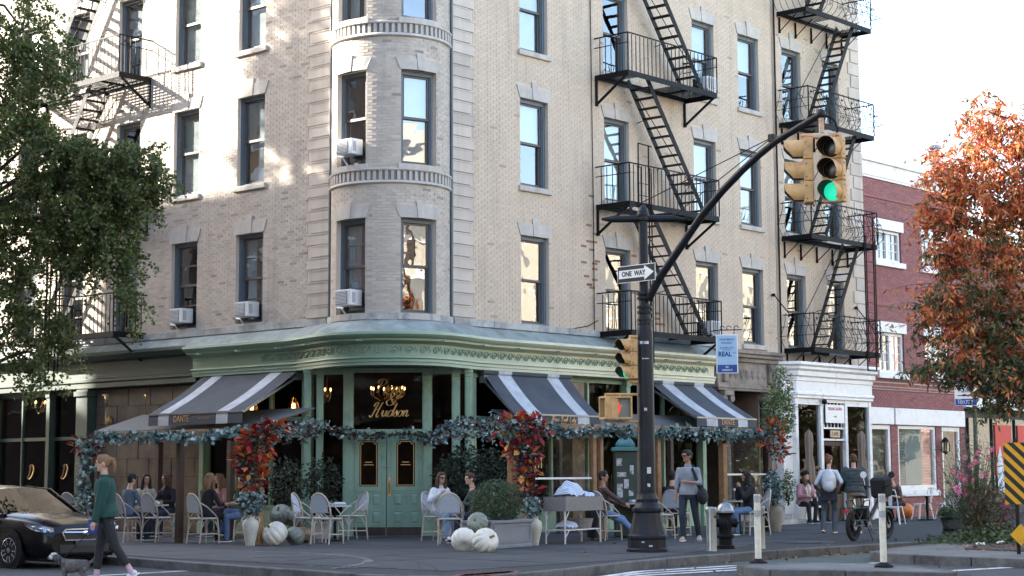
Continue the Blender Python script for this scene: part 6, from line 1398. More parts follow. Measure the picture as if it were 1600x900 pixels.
M_tow = stripes_mat()
def towel(M, w, d, h, label, name='towel'):
    m = MB(); n = 10; vs = []
    for i in range(n + 1):
        for j in range(n + 1): u, v = i / n - .5, j / n - .5; e = max(0, 1 - (2 * abs(u)) ** 4) * max(0, 1 - (2 * abs(v)) ** 4); vs.append((u * w, v * d, h * (.25 + .75 * e) * (1 + .25 * sin(7 * u + 3 * v)) + .02 * sin(20 * u)))
    m.add(vs, [(i * (n + 1) + j, (i + 1) * (n + 1) + j, (i + 1) * (n + 1) + j + 1, i * (n + 1) + j + 1) for i in range(n) for j in range(n)]); m.add([(x, y, 0) for x, y, z in vs], [(i * (n + 1) + j + 1, (i + 1) * (n + 1) + j + 1, (i + 1) * (n + 1) + j, i * (n + 1) + j) for i in range(n) for j in range(n)]); return tag(m.build(name, M_tow, None, M, smooth='all'), label, 'towel', 'striped towels on the cart')
towel(CRT @ Matrix.Translation((-.22, -.02, .88)), .6, .44, .28, 'heap of blue striped towels in the wicker tray of the cart'); towel(CRT @ Matrix.Translation((.25, -.08, .9)), .42, .36, .1, 'flat striped towel hanging at the right of the cart tray'); towel(CRT @ Matrix.Translation((-.3, 0, .281)), .45, .36, .14, 'folded striped towel on the lower shelf of the cart')
m = MB(); m.lathe([(.2, 0), (.24, .2), (.25, .2), (.2, 0)], 16); tag(m.build('wicker_basket', M_wick, None, CRT @ Matrix.Translation((.3, 0, .281))), 'round wicker basket on the lower shelf of the cart', 'basket')
# ---- closed parasols by the cafe
def parasol(s_, d, label):
    t = thing('closed_parasol', Matrix.Translation(R(s_, d, .14)), label, 'parasol', 'closed parasols by the cafe'); m = MB(); m.tube([(0, 0, 0), (0, 0, 2.6)], .025, 8); m.build('pole', M_woodd, t); m = MB(); n, k = 24, 9; vs = []
    prof = [(.03, 2.55), (.1, 2.45), (.11, 2.2), (.09, 1.85), (.13, 1.6), (.15, 1.3), (.17, 1.1), (.15, 1.03), (.08, 1.02)]
    for r, z in prof: vs += [(r * (1 + .22 * sin(6 * 2 * pi * j / n)) * cos(2 * pi * j / n), r * (1 + .22 * sin(6 * 2 * pi * j / n)) * sin(2 * pi * j / n), z) for j in range(n)]
    m.add(vs, [(i * n + j, i * n + (j + 1) % n, (i + 1) * n + (j + 1) % n, (i + 1) * n + j) for i in range(len(prof) - 1) for j in range(n)]); m.build('canopy', mat('taupe_canvas', (.2, .155, .115), .85, .15, 4), t, smooth='all'); m = MB(); m.lathe([(.25, 0), (.25, .06), (.05, .09)], 16); m.build('foot', M_kerb, t)
parasol(13.62, .8, 'closed taupe parasol left of the cafe door'); parasol(16.1, 1.0, 'closed taupe parasol right of the cafe door, against the red room')
m = MB(); m.ell((0, 0, .25), .27, .27, .23, 20, 12); tag(m.build('orange_ball_pumpkin', mat('orange_rind', (.62, .17, .03), .5, .1, 6), None, Matrix.Translation(R(18.3, 1.1, .14)), smooth='all'), 'orange pumpkin behind the white metal chairs by the red house', 'pumpkin')
# ---- lamps and chandelier inside
M_bulb = emis('warm_bulb', (1, .5, .18), 1.6); 
def lantern(P, label):
    t = thing('table_lantern', Matrix.Translation(P), label, 'lantern', 'glowing lanterns inside the left window'); m = MB(); m.lathe([(.045, 0), (.05, .05), (.05, .2), (.03, .24), (0, .24)], 10); m.build('glow', M_bulb, t); m = MB()
    for k in range(6): a = k * pi / 3; m.tube([(.1 * cos(a), .1 * sin(a), -.05), (.12 * cos(a), .12 * sin(a), .15), (.06 * cos(a), .06 * sin(a), .33), (0, 0, .4)], .008, 5)
    m.lathe([(.13, -.07), (.13, -.05), (.0, -.05)], 12); m.build('cage', M_brass, t)
q1, q2 = D(394, 646, 42.4), D(459, 646, 41.4); lantern(q1, 'small glowing lantern in the left restaurant window, farther from the doors'); lantern(q2, 'glowing amber lantern in the left restaurant window, nearer the doors')
def chandelier(P, r, n, label, sc=1.):
    t = thing('chandelier', Matrix.Translation(P), label, 'chandelier', 'lit chandeliers inside'); m = MB(); m.tube([(0, 0, 0), (0, 0, .7)], .02, 6); m.ell((0, 0, .05), .06, .06, .1)
    for k in range(n): a = 2 * pi * k / n + .3; m.tube([(0, 0, 0), (r * .5 * cos(a), r * .5 * sin(a), -.1), (r * cos(a), r * sin(a), .05)], .012, 5)
    m.build('arms', M_brass, t)
    for k in range(n):
        a = 2 * pi * k / n + .3; x, y = r * cos(a), r * sin(a); m = MB(); m.tube([(x, y, .05), (x, y, .16)], .016, 6); m.build('candle', M_signw, t); m = MB(); m.ell((x, y, .2), .022, .022, .045, 6, 5); m.build('bulb', M_bulb, t)
    return t
chandelier(D(606, 620, 42.0), .40, 8, 'chandelier with lit candle bulbs behind the gilt transom lettering'); chandelier(D(66, 640, 49.2), .22, 5, 'small lit chandelier in the far left shop window'); chandelier(D(510, 622, 42.4), .1, 3, 'tiny lit sconce behind the glass left of the green doors')
# ================================================================== people
SK = [mat('skin_light', (.52, .31, .22), .55, .08, 9), mat('skin_tan', (.34, .19, .12), .55, .08, 9)]
M_eye = mat('eye_dark', (.02, .015, .012), .2, .1, 9); M_lip = mat('lips', (.35, .12, .1), .5, .1, 9); M_shade = mat('sunglass_lens', (.008, .008, .009), .12, .1, 9)
def fab(name, c, rough=.85, **k): return mat('cloth_' + name, c, rough, .2, 9, bump=.9, bscale=16, **k)
def hairm(name, c): return mat('hair_' + name, c, .75, .4, 30, bump=.5, bscale=120)
def voxel(o, v, it=3):
    md = o.modifiers.new('remesh', 'REMESH'); md.mode = 'VOXEL'; md.voxel_size = v; md.use_smooth_shade = True
    ms = o.modifiers.new('smooth', 'SMOOTH'); ms.factor = .5; ms.iterations = it
    return o
def caps(m, p, q, r0, r1, n=10):
    p, q = V(p), V(q); m.tube([p, p.lerp(q, .5), q], [r0, (r0 + r1) / 2, r1], n); m.ell(p, r0, r0, r0, n, 7); m.ell(q, r1, r1, r1, n, 7)
def ik(a, b, l1, l2, pole):
    a, b = V(a), V(b); d = b - a; L_ = min(d.length, (l1 + l2) * .999); d.normalize(); x = (l1 * l1 - l2 * l2 + L_ * L_) / (2 * L_); h = sqrt(max(0, l1 * l1 - x * x)); p = V(pole); p = p - d * p.dot(d); p.normalize(); return a + d * x + p * h, a + d * L_
def ring_loft(m, rings, n=16):
    vs = []
    for c, rx, ry, X, Y in rings: vs += [c + X * (rx * cos(2 * pi * j / n)) + Y * (ry * sin(2 * pi * j / n)) for j in range(n)]
    k = len(rings); fs = [(i * n + j, i * n + (j + 1) % n, (i + 1) * n + (j + 1) % n, (i + 1) * n + j) for i in range(k - 1) for j in range(n)]
    m.add(vs, fs + [tuple(range(n - 1, -1, -1)), tuple(range((k - 1) * n, k * n))])
def person(M, label, pelvis=(0, 0, .95), lean=0, twist=0, side=0, head=(0, 0), hands=None, feet=None, skin=0, top=None, topm=None, sleeve='long', legm=None, leglen=1., shoem=None, hair='short', hairm_=None, female=True, glasses=False, vox=.012, collar=False, toplen=0., puffy=0., elbow=None, sole=None):
    t = thing('person', M, label, 'person', 'people at the corner'); pv_ = V(pelvis); X = V((cos(twist), sin(twist), 0)); lr = radians(lean); sdr = radians(side)
    fw = V((sin(twist), -cos(twist), 0)); d = (V((0, 0, 1)) * cos(lr) + V((0, -1, 0)) * sin(lr) + V((1, 0, 0)) * sin(sdr)).normalized(); Bk = X.cross(d) * -1; Bk = d.cross(X).normalized()
    sw = .165 if female else .19; hw = .095; kx = .93 if female else 1.06
    at = lambda h: pv_ + d * h
    sh = {s_: at(.435) + X * (s_ * sw) for s_ in (-1, 1)}; hip = {s_: pv_ + V((s_ * hw, 0, -.03)) for s_ in (-1, 1)}
    hands = hands or {-1: (-.26, -.02, .78), 1: (.26, -.02, .78)}; feet = feet or {-1: (-.1, 0, .075), 1: (.1, 0, .075)}
    nb = at(.53); dh = (d * .75 + V((0, -.12, .5))).normalized(); hc = nb + dh * .175
    yaw, pit = radians(head[0]), radians(head[1]); HM = Matrix.Translation(hc) @ Matrix.Rotation(twist + yaw, 4, 'Z') @ Matrix.Rotation(pit, 4, 'X')
    # torso rings: pelvis .. shoulders
    def torso(m, e=0., lo=-.12, hi=.5, hem=1.):
        pr = [(-.14, .13, .10), (-.05, .165, .115), (.03, .16, .115), (.14, .135, .1), (.25, .145, .108), (.36, .16, .115), (.44, .155, .10), (.49, .12, .08), (.53, .06, .055)]
        rg = []
        for h, rx, ry in pr:
            if lo <= h <= hi: rg.append((at(h), rx * kx + e * (hem if h < .1 else 1), ry * kx + e * (hem if h < .1 else 1), X, Bk))
        ring_loft(m, rg)
    el, wr = {}, {}
    for s_ in (-1, 1):
        el[s_], wr[s_] = ik(sh[s_], hands[s_], .285, .255, (elbow or {}).get(s_, (s_ * .5, .6, -.5)))
    kn, an = {}, {}
    for s_ in (-1, 1): kn[s_], an[s_] = ik(hip[s_], feet[s_][:3], .44, .435, (s_ * .08, -1, .35))
    m = MB(); torso(m)
    caps(m, at(.47), hc - dh * .06, .055 if female else .062, .05)
    m.M = HM; m.ell((0, 0, .015), .076, .096, .112, 16, 12); m.ell((0, -.02, -.055), .056, .068, .062, 12, 8); m.ell((0, -.098, -.012), .015, .022, .028, 8, 6); m.ell((0, -.07, -.09), .028, .026, .022, 8, 6); m.ell((0, -.082, .03), .055, .02, .018, 10, 6)
    for s_ in (-1, 1): m.ell((s_ * .076, .012, -.005), .012, .022, .034, 8, 6)
    m.M = None
    for s_ in (-1, 1):
        caps(m, sh[s_], el[s_], .05, .038); caps(m, el[s_], wr[s_], .038, .027)
        hd = (wr[s_] - el[s_]).normalized(); hx = X * s_; up_ = hd.cross(hx)
        if up_.length < .1: up_ = V((0, 0, 1))
        up_.normalize(); hx = up_.cross(hd).normalized() * (1 if up_.cross(hd).dot(X * s_) > 0 else -1)
        pc = wr[s_] + hd * .045; caps(m, wr[s_], pc + hd * .02, .026, .03, 8)
        for k in range(4):
            o_ = up_ * ((k - 1.5) * .018); ln = (.062, .075, .07, .052)[k]; b0 = pc + hd * .035 + o_; b1 = b0 + hd * ln * .55 - hx * .008; b2 = b1 + hd * ln * .3 - hx * .022
            m.tube([b0, b1, b2], [.0095, .009, .008], 6)
        b0 = pc + up_ * .026 * (1 if up_.dot(fw) > 0 else -1); m.tube([b0 - hd * .01, b0 + hd * .03 + up_ * .014 * (1 if up_.dot(fw) > 0 else -1), b0 + hd * .06 - hx * .012], [.011, .01, .0085], 6)
        caps(m, hip[s_], kn[s_], .082, .054); caps(m, kn[s_], an[s_], .053, .038)
        yw = radians(feet[s_][3]) if len(feet[s_]) > 3 else radians(s_ * 8); fp = radians(feet[s_][4]) if len(feet[s_]) > 4 else 0; fd = V((sin(yw) * cos(fp), -cos(yw) * cos(fp), sin(fp)))
        caps(m, an[s_] + V((0, 0, -.03)), an[s_] + fd * .13 + V((0, 0, -.045)), .034, .028, 8)
    voxel(m.build('body', SK[skin], t), vox)
    # clothes
    m = MB(); e = .016 + puffy; torso(m, e, lo=-.12 - (.01 if toplen > 0 else 0), hi=.5, hem=1.0 + .6 * (toplen > 0))
    if toplen < 0: m = MB(); torso(m, e, lo=-.03, hi=.5)
    for s_ in (-1, 1):
        if sleeve == 'none': m.ell(sh[s_], .055 + puffy, .055 + puffy, .055 + puffy); continue
        caps(m, sh[s_], el[s_], .058 + puffy, .05 + puffy * .8)
        if sleeve == 'long': caps(m, el[s_], wr[s_].lerp(el[s_], .06), .05 + puffy * .8, .038 + puffy * .4)
        elif sleeve == 'elbow': caps(m, el[s_], el[s_].lerp(wr[s_], .25), .05, .046)
        elif sleeve == 'short': pass
    if collar: m.lathe([(.075, -.02), (.07, .05), (.06, .055), (.055, 0)], 14, M=Matrix.Translation(at(.5)))
    tp = voxel(m.build('top', topm, t), vox, 2)
    m = MB(); 
    rg = [(pv_ + d * h * (1 if h > 0 else .6) + V((0, 0, h * (0 if h > 0 else .4))), rx * kx + .012, ry * kx + .012, X if h > 0 else V((1, 0, 0)), Bk if h > 0 else V((0, 1, 0))) for h, rx, ry in [(-.12, .14, .105), (-.05, .168, .118), (.03, .16, .115), (.09, .14, .105)]]; ring_loft(m, rg)
    for s_ in (-1, 1): caps(m, hip[s_], kn[s_], .095, .068); caps(m, kn[s_], kn[s_].lerp(an[s_], leglen), .068, .056)
    voxel(m.build('trousers', legm, t), vox, 2)
    for s_ in (-1, 1):
        yw = radians(feet[s_][3]) if len(feet[s_]) > 3 else radians(s_ * 8); fp = radians(feet[s_][4]) if len(feet[s_]) > 4 else 0
        FM = Matrix.Translation(an[s_]) @ Matrix.Rotation(yw, 4, 'Z') @ Matrix.Rotation(-fp, 4, 'X'); m = MB(); m.M = FM; m.ell((0, .01, -.02), .042, .055, .05, 10, 7); m.ell((0, -.1, -.035), .046, .1, .036, 12, 7); m.ell((0, -.05, -.02), .04, .085, .045, 10, 7); shoe = voxel(m.build('shoe', shoem, t), .01, 2)
        m = MB(); m.M = FM; m.prism([(.045 * cos(a), -.055 + .135 * sin(a)) for a in [2 * pi * i / 14 for i in range(14)]], -.072, -.052); m.build('sole', sole or M_signw, shoe)
    # face
    for s_ in (-1, 1): m = MB(); m.ell((s_ * .031, -.088, .008), .012, .009, .0085, 8, 5); m.build('eye', M_eye, t, HM)
    m = MB(); m.ell((0, -.089, -.058), .024, .009, .008, 8, 5); m.build('mouth', M_lip, t, HM)
    if glasses:
        m = MB()
        for s_ in (-1, 1): m.ell((s_ * .034, -.1, .008), .03, .008, .022, 10, 6); m.bar((s_ * .06, -.098, .014), (s_ * .082, .01, .012), .005, .006)
        m.bar((-.012, -.105, .014), (.012, -.105, .014), .006, .006); m.build('sunglasses', M_shade, t, HM)
    # hair
    m = MB(); m.M = HM; m.ell((0, .018, .035), .084, .092, .095, 16, 10); m.ell((0, -.03, .082), .074, .066, .05, 14, 8)
    for s_ in (-1, 1): m.ell((s_ * .066, -.03, .045), .022, .045, .05, 8, 6)
    if hair == 'short': m.ell((0, .03, .0), .08, .075, .085, 12, 8); m.ell((0, -.03, .1), .06, .05, .035, 10, 6)
    elif hair == 'pony': m.ell((0, .04, .01), .074, .07, .08, 12, 8); m.M = None; c = HM @ V((0, .1, .06)); m.tube([HM @ V((0, .09, .06)), HM @ V((0, .14, .05)), HM @ V((0.0, .16, -.04)), HM @ V((0, .15, -.14))], [.03, .036, .032, .012], 8)
    elif hair == 'long':
        m.ell((0, .03, -.02), .085, .08, .1, 12, 8)
        for s_ in (-1, 1): m.tube([(s_ * .065, -.02, .05), (s_ * .088, .0, -.06), (s_ * .095, .0, -.2), (s_ * .08, .02, -.3)], [.03, .038, .04, .02], 8)
        m.tube([(0, .07, .0), (0, .095, -.12), (0, .095, -.32)], [.075, .085, .05], 10)
    elif hair == 'bun': m.ell((0, .03, .0), .078, .075, .085, 12, 8); m.ell((0, .06, .13), .045, .045, .04, 10, 7)
    elif hair == 'curly':
        for k in range(26): a = k * 2.4; m.ell((.075 * cos(a), .03 + .06 * sin(a), .06 - k * .011), .04, .04, .04, 8, 6)
    hr = voxel(m.build('hair', hairm_, t), .011 if hair != 'curly' else .014, 1)
    t['_'] = 0; del t['_']
    return dict(t=t, HM=HM, at=at, sh=sh, el=el, wr=wr, kn=kn, an=an, X=X, fw=fw, d=d, Bk=Bk)
def P_(px, py, rz, z=.14, s=1.0): p = G(px, py, z); return TR(p.x, p.y, z, radians(rz), s)
M_white_s = mat('sneaker_white', (.6, .58, .55), .6, .08, 9); M_blk_s = mat('shoe_black', (.012, .012, .013), .45, .2, 9); M_beige_s = mat('sneaker_beige', (.42, .35, .26), .7, .1, 9)
blonde = hairm('blonde', (.2, .105, .05)); brown = hairm('brown', (.075, .035, .018)); dark = hairm('dark', (.012, .009, .008)); auburn = hairm('auburn', (.16, .06, .025))
jeans = fab('jeans_blue', (.10, .17, .30)); djeans = fab('jeans_dark', (.022, .028, .042)); black = fab('black', (.012, .012, .014))
# woman walking the dog
w1 = person(P_(163, 914, -80, 0, 1.0), 'woman in dark green sweatshirt and cropped black trousers walking a small dog', pelvis=(0, 0, .98), lean=3, head=(-8, 2), hands={-1: (-.27, -.14, .80), 1: (.24, -.16, .80)}, feet={-1: (-.07, -.12, .08, 0), 1: (.09, .38, .17, 0, -38)}, puffy=.028, topm=fab('forest_green', (.008, .05, .04)), legm=fab('black_track', (.017, .017, .02)), leglen=.62, shoem=M_white_s, hair='pony', hairm_=blonde, vox=.0095, toplen=.1, collar=True)
for s_ in (-1, 1):
    m = MB(); m.tube([w1['an'][s_] + V((0, .0, -.02)), w1['an'][s_].lerp(w1['kn'][s_], .22)], [.043, .043], 10); m.build('sock', fab('pink_sock', (.5, .35, .48)), w1['t'])
for dx, dz, s_, c in ((.03, .36, .024, (.7, .75, .75)), (-.07, .33, .016, (.7, .7, .7)), (-.1, .42, .018, (.6, .62, .6)), (.03, .33, .014, (.2, .45, .6))):
    q = w1['at'](dz) + V((dx, -.128, 0)); m = MB(); m.ell(q, s_, .008, s_ * 1.1, 8, 5); m.build('badge', fab('badge%d' % int(c[0] * 10 + c[2] * 100), c), w1['t'])
# dog
DG = G(116, 913, 0); t = thing('dog', TR(DG.x, DG.y, 0, radians(-84), .8), 'small shaggy grey and white dog on a lead', 'dog'); M_fur = mat('grey_fur', (.1, .093, .088), .9, .45, 14, bump=.8, bscale=70, col2=(.26, .22, .18), blotch=.0)
m = MB(); ring_loft(m, [(V((0, y, z)), rx, rz, V((1, 0, 0)), V((0, 0, 1))) for y, z, rx, rz in ((.26, .33, .03, .03), (.22, .33, .085, .095), (.1, .325, .1, .105), (-.05, .315, .105, .12), (-.17, .325, .1, .125), (-.23, .35, .07, .09))])
caps(m, (0, -.2, .37), (0, -.29, .45), .072, .062); m.ell((0, -.335, .475), .066, .075, .066, 12, 9); m.ell((0, -.415, .452), .036, .055, .034, 10, 7); m.ell((0, -.45, .45), .024, .022, .024, 8, 6)
for sx in (-1, 1):
    m.ell((sx * .07, -.32, .465), .02, .038, .06, 8, 6)
    m.tube([(sx * .065, -.17, .28), (sx * .067, -.165, .17), (sx * .067, -.18, .06), (sx * .067, -.195, .02)], [.045, .035, .03, .034], 8); m.ell((sx * .067, -.2, .022), .034, .045, .022, 8, 6)
    m.tube([(sx * .07, .18, .3), (sx * .075, .12, .2), (sx * .075, .2, .12), (sx * .075, .185, .02)], [.062, .046, .032, .032], 8); m.ell((sx * .075, .165, .022), .034, .045, .022, 8, 6)
m.tube([(0, .25, .36), (0, .33, .42), (0, .37, .5)], [.03, .035, .02], 8)
voxel(m.build('body', M_fur, t), .0095, 2)
m = MB(); m.ell((0, -.395, .475), .05, .06, .05, 10, 7); m.ell((0, -.36, .525), .05, .06, .03, 10, 6); m.build('face_fur', mat('white_fur', (.6, .56, .5), .9, .2, 20, bump=.7, bscale=70), t); m = MB(); m.ell((0, -.47, .462), .016, .012, .013); m.build('nose', M_eye, t)
for sx in (-1, 1): m = MB(); m.ell((sx * .034, -.405, .505), .012, .01, .012, 6, 5); m.build('eye', M_eye, t); m = MB(); m.ell((sx * .068, -.322, .455), .02, .034, .062, 8, 6); m.build('ear', mat('dark_fur', (.06, .05, .045), .9, .3, 20, bump=.7), t)
m = MB(); m.tube([(.085 * cos(a), -.245 + .03 * sin(a) * 0, .41 + .085 * sin(a)) for a in [2 * pi * i / 14 for i in range(15)]], .01, 5); m.build('harness', black, t)
hnd = w1['t'].matrix_basis @ (w1['wr'][-1] + V((0, -.05, -.06))); col = t.matrix_basis @ V((0, -.2, .46)); m = MB(); m.tube([hnd, hnd.lerp(col, .5) + V((0, 0, -.03)), col], .007, 5); tag(m.build('dog_lead', black), 'thin dark dog lead from the woman to the small dog', 'lead')
m = MB(); m.tube([hnd + V((-.03, -.02, .07)), hnd + V((-.02, -.02, -.02))], [.05, .055], 10); m.box(hnd.x - .06, hnd.x + .05, hnd.y - .08, hnd.y - .01, hnd.z - .13, hnd.z - .02); tag(m.build('lead_handle', fab('cobalt', (.02, .06, .3))), 'blue lead handle with bag holder in the dog walker\'s hand', 'lead handle')
# walking man with shoulder bag
w2 = person(P_(1077, 846, -22, .14, 1.03), 'man in grey button shirt and dark jeans walking with a black shoulder bag', pelvis=(0, 0, .96), lean=1, head=(-38, -2), hands={-1: (-.25, -.12, .74), 1: (.06, -.24, 1.16)}, feet={-1: (-.08, -.1, .08, -5), 1: (.12, .28, .11, 25, -18)}, skin=1, topm=fab('grey_shirt', (.25, .27, .30)), sleeve='elbow', legm=djeans, shoem=M_beige_s, hair='short', hairm_=dark, female=False, glasses=True, vox=.0095, toplen=.1, collar=True, elbow={-1: (-.6, .6, -.2), 1: (.8, .3, -.6)})
t = thing('shoulder_bag', w2['t'].matrix_basis @ Matrix.Translation((.27, .06, .82)), 'black shoulder bag hanging on the walking man\'s hip', 'bag'); m = MB(); m.ell((0, 0, .06), .1, .2, .17, 14, 10); voxel(m.build('sack', black, t), .014); m = MB(); m.tube([V((.0, -.1, .16)), V((-.06, -.18, .38)), V((-.16, -.16, .6)), V((-.2, .02, .66)), V((-.14, .14, .5)), V((-.02, .1, .18))], .014, 6, flat=2.2); m.build('strap', black, t)
# seated helper: feet forward
def sit(px, py, rz, label, seat=.51, reach=.42, hands=None, spread=.1, z=.14, sc=1.0, lean=8, **k):
    hands = hands or {-1: (-.16, -.36, .78), 1: (.16, -.36, .78)}
    return person(P_(px, py, rz, z, sc), label, pelvis=(0, .03, seat + .09), lean=lean, hands=hands, feet=k.pop('feet', {-1: (-spread, -reach, .08), 1: (spread, -reach + .05, .08)}), **k)
sit(226, 838, 20, 'woman in a dark cap and cream jacket behind the leftmost terrace table', topm=fab('cream', (.42, .37, .3)), legm=black, shoem=M_blk_s, hair='long', hairm_=dark, head=(10, 0))
sit(262, 838, -30, 'woman with dark curly hair in black at the leftmost terrace table', topm=black, legm=djeans, shoem=M_blk_s, hair='curly', hairm_=brown, head=(-35, 0), skin=1)
sit(199, 846, 140, 'diner in blue grey seen from behind, half hidden by the dog walker', topm=fab('blue_grey', (.09, .12, .17)), legm=djeans, shoem=M_blk_s, hair='short', hairm_=dark, female=False)
sit(132, 836, 30, 'diner in black sitting at the far left behind the car', topm=black, legm=black, shoem=M_blk_s, hair='short', hairm_=dark, skin=1)
sit(322, 848, 140, 'woman with long blonde hair in black, seen from behind', topm=black, legm=black, shoem=M_blk_s, hair='long', hairm_=blonde, head=(10, 0))
sit(346, 838, -45, 'woman with long blonde hair in a pink top, looking left', topm=fab('dusty_pink', (.42, .2, .18)), legm=djeans, shoem=M_blk_s, hair='long', hairm_=blonde, head=(-30, 0))
sit(385, 847, -82, 'woman in a tan coat and jeans with crossed legs, beside the flower post', topm=fab('tan_coat', (.3, .19, .12)), legm=jeans, shoem=mat('boot_brown', (.05, .025, .015), .5, .2, 9), hair='long', hairm_=dark, head=(-5, -10), reach=.5, puffy=.02, toplen=.1, feet={-1: (-.02, -.52, .22, 0, 10), 1: (.08, -.4, .08)})
sit(686, 845, 40, 'woman in white knitwear and sunglasses at the couple\'s table', topm=fab('white_knit', (.6, .6, .6)), legm=fab('pale_jeans', (.2, .3, .42)), shoem=M_white_s, hair='long', hairm_=brown, glasses=True, head=(-8, 0), puffy=.02, collar=True, hands={-1: (-.2, -.3, .98), 1: (.12, -.38, .78)})
sit(747, 849, -78, 'man in a dark green sweater leaning over the couple\'s table', topm=fab('bottle_green', (.035, .055, .052)), legm=djeans, shoem=M_blk_s, hair='short', hairm_=brown, female=False, lean=16, head=(12, 0), hands={-1: (-.05, -.46, .8), 1: (.15, -.4, .8)})
w3 = sit(946, 844, 100, 'seated man in plaid shirt and jeans with his back to us', topm=fab('plaid', (.045, .032, .03), col2=(.11, .06, .05), blotch=.1), sleeve='long', legm=fab('jeans_mid', (.13, .22, .38)), shoem=mat('boot_brown', (.05, .025, .015), .5, .2, 9), hair='short', hairm_=dark, female=False, lean=-2, head=(-20, 0), reach=.68, hands={-1: (-.12, -.42, .72), 1: (.14, -.36, .74)}, skin=1)
t = thing('draped_jacket', w3['t'].matrix_basis, 'long black jacket draped over the back of the seated man\'s chair', 'jacket'); m = MB(); ring_loft(m, [(V((.05, y_, z_)), a_, b_, V((1, 0, 0)), V((0, 1, 0))) for y_, z_, a_, b_ in ((.26, .05, .27, .1), (.28, .45, .29, .12), (.3, .85, .28, .11), (.27, 1.02, .2, .09))]); voxel(m.build('cloth', black, t), .02)
sit(1172, 836, -70, 'man in black hooded jacket and jeans behind the glass screen, hands to his mouth', topm=black, legm=jeans, shoem=M_blk_s, hair='curly', hairm_=dark, female=False, skin=1, head=(-10, 0), puffy=.02, hands={-1: (-.05, -.26, 1.05), 1: (.08, -.26, 1.05)})
sit(1050, 838, 150, 'diner in a dark jacket half hidden behind the walking man', topm=fab('charcoal', (.03, .03, .033)), legm=black, shoem=M_blk_s, hair='short', hairm_=dark, female=False)
w4 = None
def at_R(s_, d, rz, z=.14, sc=1.): p = R(s_, d, z); return TR(p.x, p.y, z, radians(rz), sc)
def sitR(s_, d, rz, label, seat=.48, reach=.42, **k):
    hands = k.pop('hands', {-1: (-.12, -.34, .74), 1: (.12, -.34, .74)}); return person(at_R(s_, d, rz), label, pelvis=(0, .03, seat + .09), lean=k.pop('lean', 10), hands=hands, feet=k.pop('feet', {-1: (-.1, -reach, .08), 1: (.1, -reach + .06, .08)}), **k)
w5 = sitR(13.0, 1.0, 22, 'woman in a fur hat and pink shearling jacket sitting by the cafe door', topm=fab('pink_shearling', (.36, .2, .22)), legm=black, shoem=M_blk_s, hair='long', hairm_=brown, puffy=.035, toplen=.1, head=(8, -20), collar=True)
m = MB(); m.M = w5['HM']; m.ell((0, .0, .09), .13, .14, .09, 14, 9); m.build('hat', mat('black_fur_hat', (.012, .011, .011), .95, .3, 20, bump=1., bscale=90), w5['t'], smooth='all'); m = MB(); c = w5['at'](.44); m.tube([c + V((-.07, -.06, .06)), c + V((-.06, -.13, -.06)), c + V((-.02, -.16, -.26))], [.05, .05, .03], 8); m.tube([c + V((.07, -.06, .06)), c + V((.06, -.13, -.06)), c + V((.02, -.16, -.26))], [.05, .05, .03], 8); m.build('shearling_collar', mat('cream_fleece', (.56, .5, .42), .95, .2, 30, bump=.8), w5['t'], smooth='all')
w6 = sitR(14.05, .75, 20, 'person in a brimmed cap sitting behind the woman in the fur hat', topm=fab('charcoal', (.03, .03, .033)), legm=black, shoem=M_blk_s, hair='short', hairm_=dark, female=False, head=(20, -5), seat=.62)
m = MB(); m.M = w6['HM']; m.lathe([(.1, .0), (.098, .05), (.07, .1), (0, .115)], 14, M=w6['HM'] @ Matrix.Translation((0, .01, .045))); m.lathe([(.15, .05), (.1, .06), (.1, .05)], 14, M=w6['HM'] @ Matrix.Translation((0, -.01, .0))); m.build('cap', fab('tan_cap', (.2, .14, .09)), w6['t'])
w7 = person(P_(1297, 833, 165, .14, 1.0), 'woman in white t-shirt and flared jeans with a silver backpack, seen from behind', pelvis=(0, 0, .95), lean=10, head=(-30, 0), hands={-1: (-.2, -.1, .98), 1: (.24, -.26, 1.0)}, feet={-1: (-.1, -.05, .08), 1: (.14, .12, .1, 0, -20)}, topm=fab('white_tee', (.6, .63, .68)), sleeve='short', legm=fab('grey_jeans', (.06, .075, .10)), shoem=mat('shoe_rust', (.2, .07, .03), .6, .2, 9), hair='bun', hairm_=auburn)
t = thing('backpack', w7['t'].matrix_basis @ Matrix.Translation((-.02, .16, 1.12)), 'crumpled silver white backpack on the woman in the t-shirt', 'backpack'); m = MB(); m.ell((0, .06, .06), .17, .13, .26, 16, 12); m.ell((0, .15, -.06), .13, .07, .13, 12, 8); voxel(m.build('sack', mat('silver_nylon', (.5, .53, .55), .35, .25, 9, bump=1., bscale=18), t), .013, 1)
for sx in (-1, 1): m = MB(); m.tube([(sx * .1, -.02, .26), (sx * .12, -.16, .26), (sx * .13, -.26, .1), (sx * .13, -.14, -.16)], .018, 6, flat=2); m.build('strap', MATS['silver_nylon'], t)
m = MB(); m.slab_xz([(-.2, -.2), (.2, -.2), (.19, .1), (-.19, .1)], .07, .15); voxel(m.build('tied_sweater', djeans, w7['t'], Matrix.Translation(w7['at'](-.02))), .015)
w8 = person(P_(1337, 833, 176, .14, 1.0), 'man in a quilted charcoal vest and khakis standing behind the bicycle, back to us', pelvis=(0, 0, .97), lean=6, head=(5, -5), hands={-1: (-.22, -.3, .98), 1: (.22, -.3, .98)}, topm=fab('quilted_vest', (.045, .06, .066)), legm=fab('khaki', (.26, .2, .13)), shoem=M_white_s, hair='short', hairm_=brown, female=False, puffy=.045)
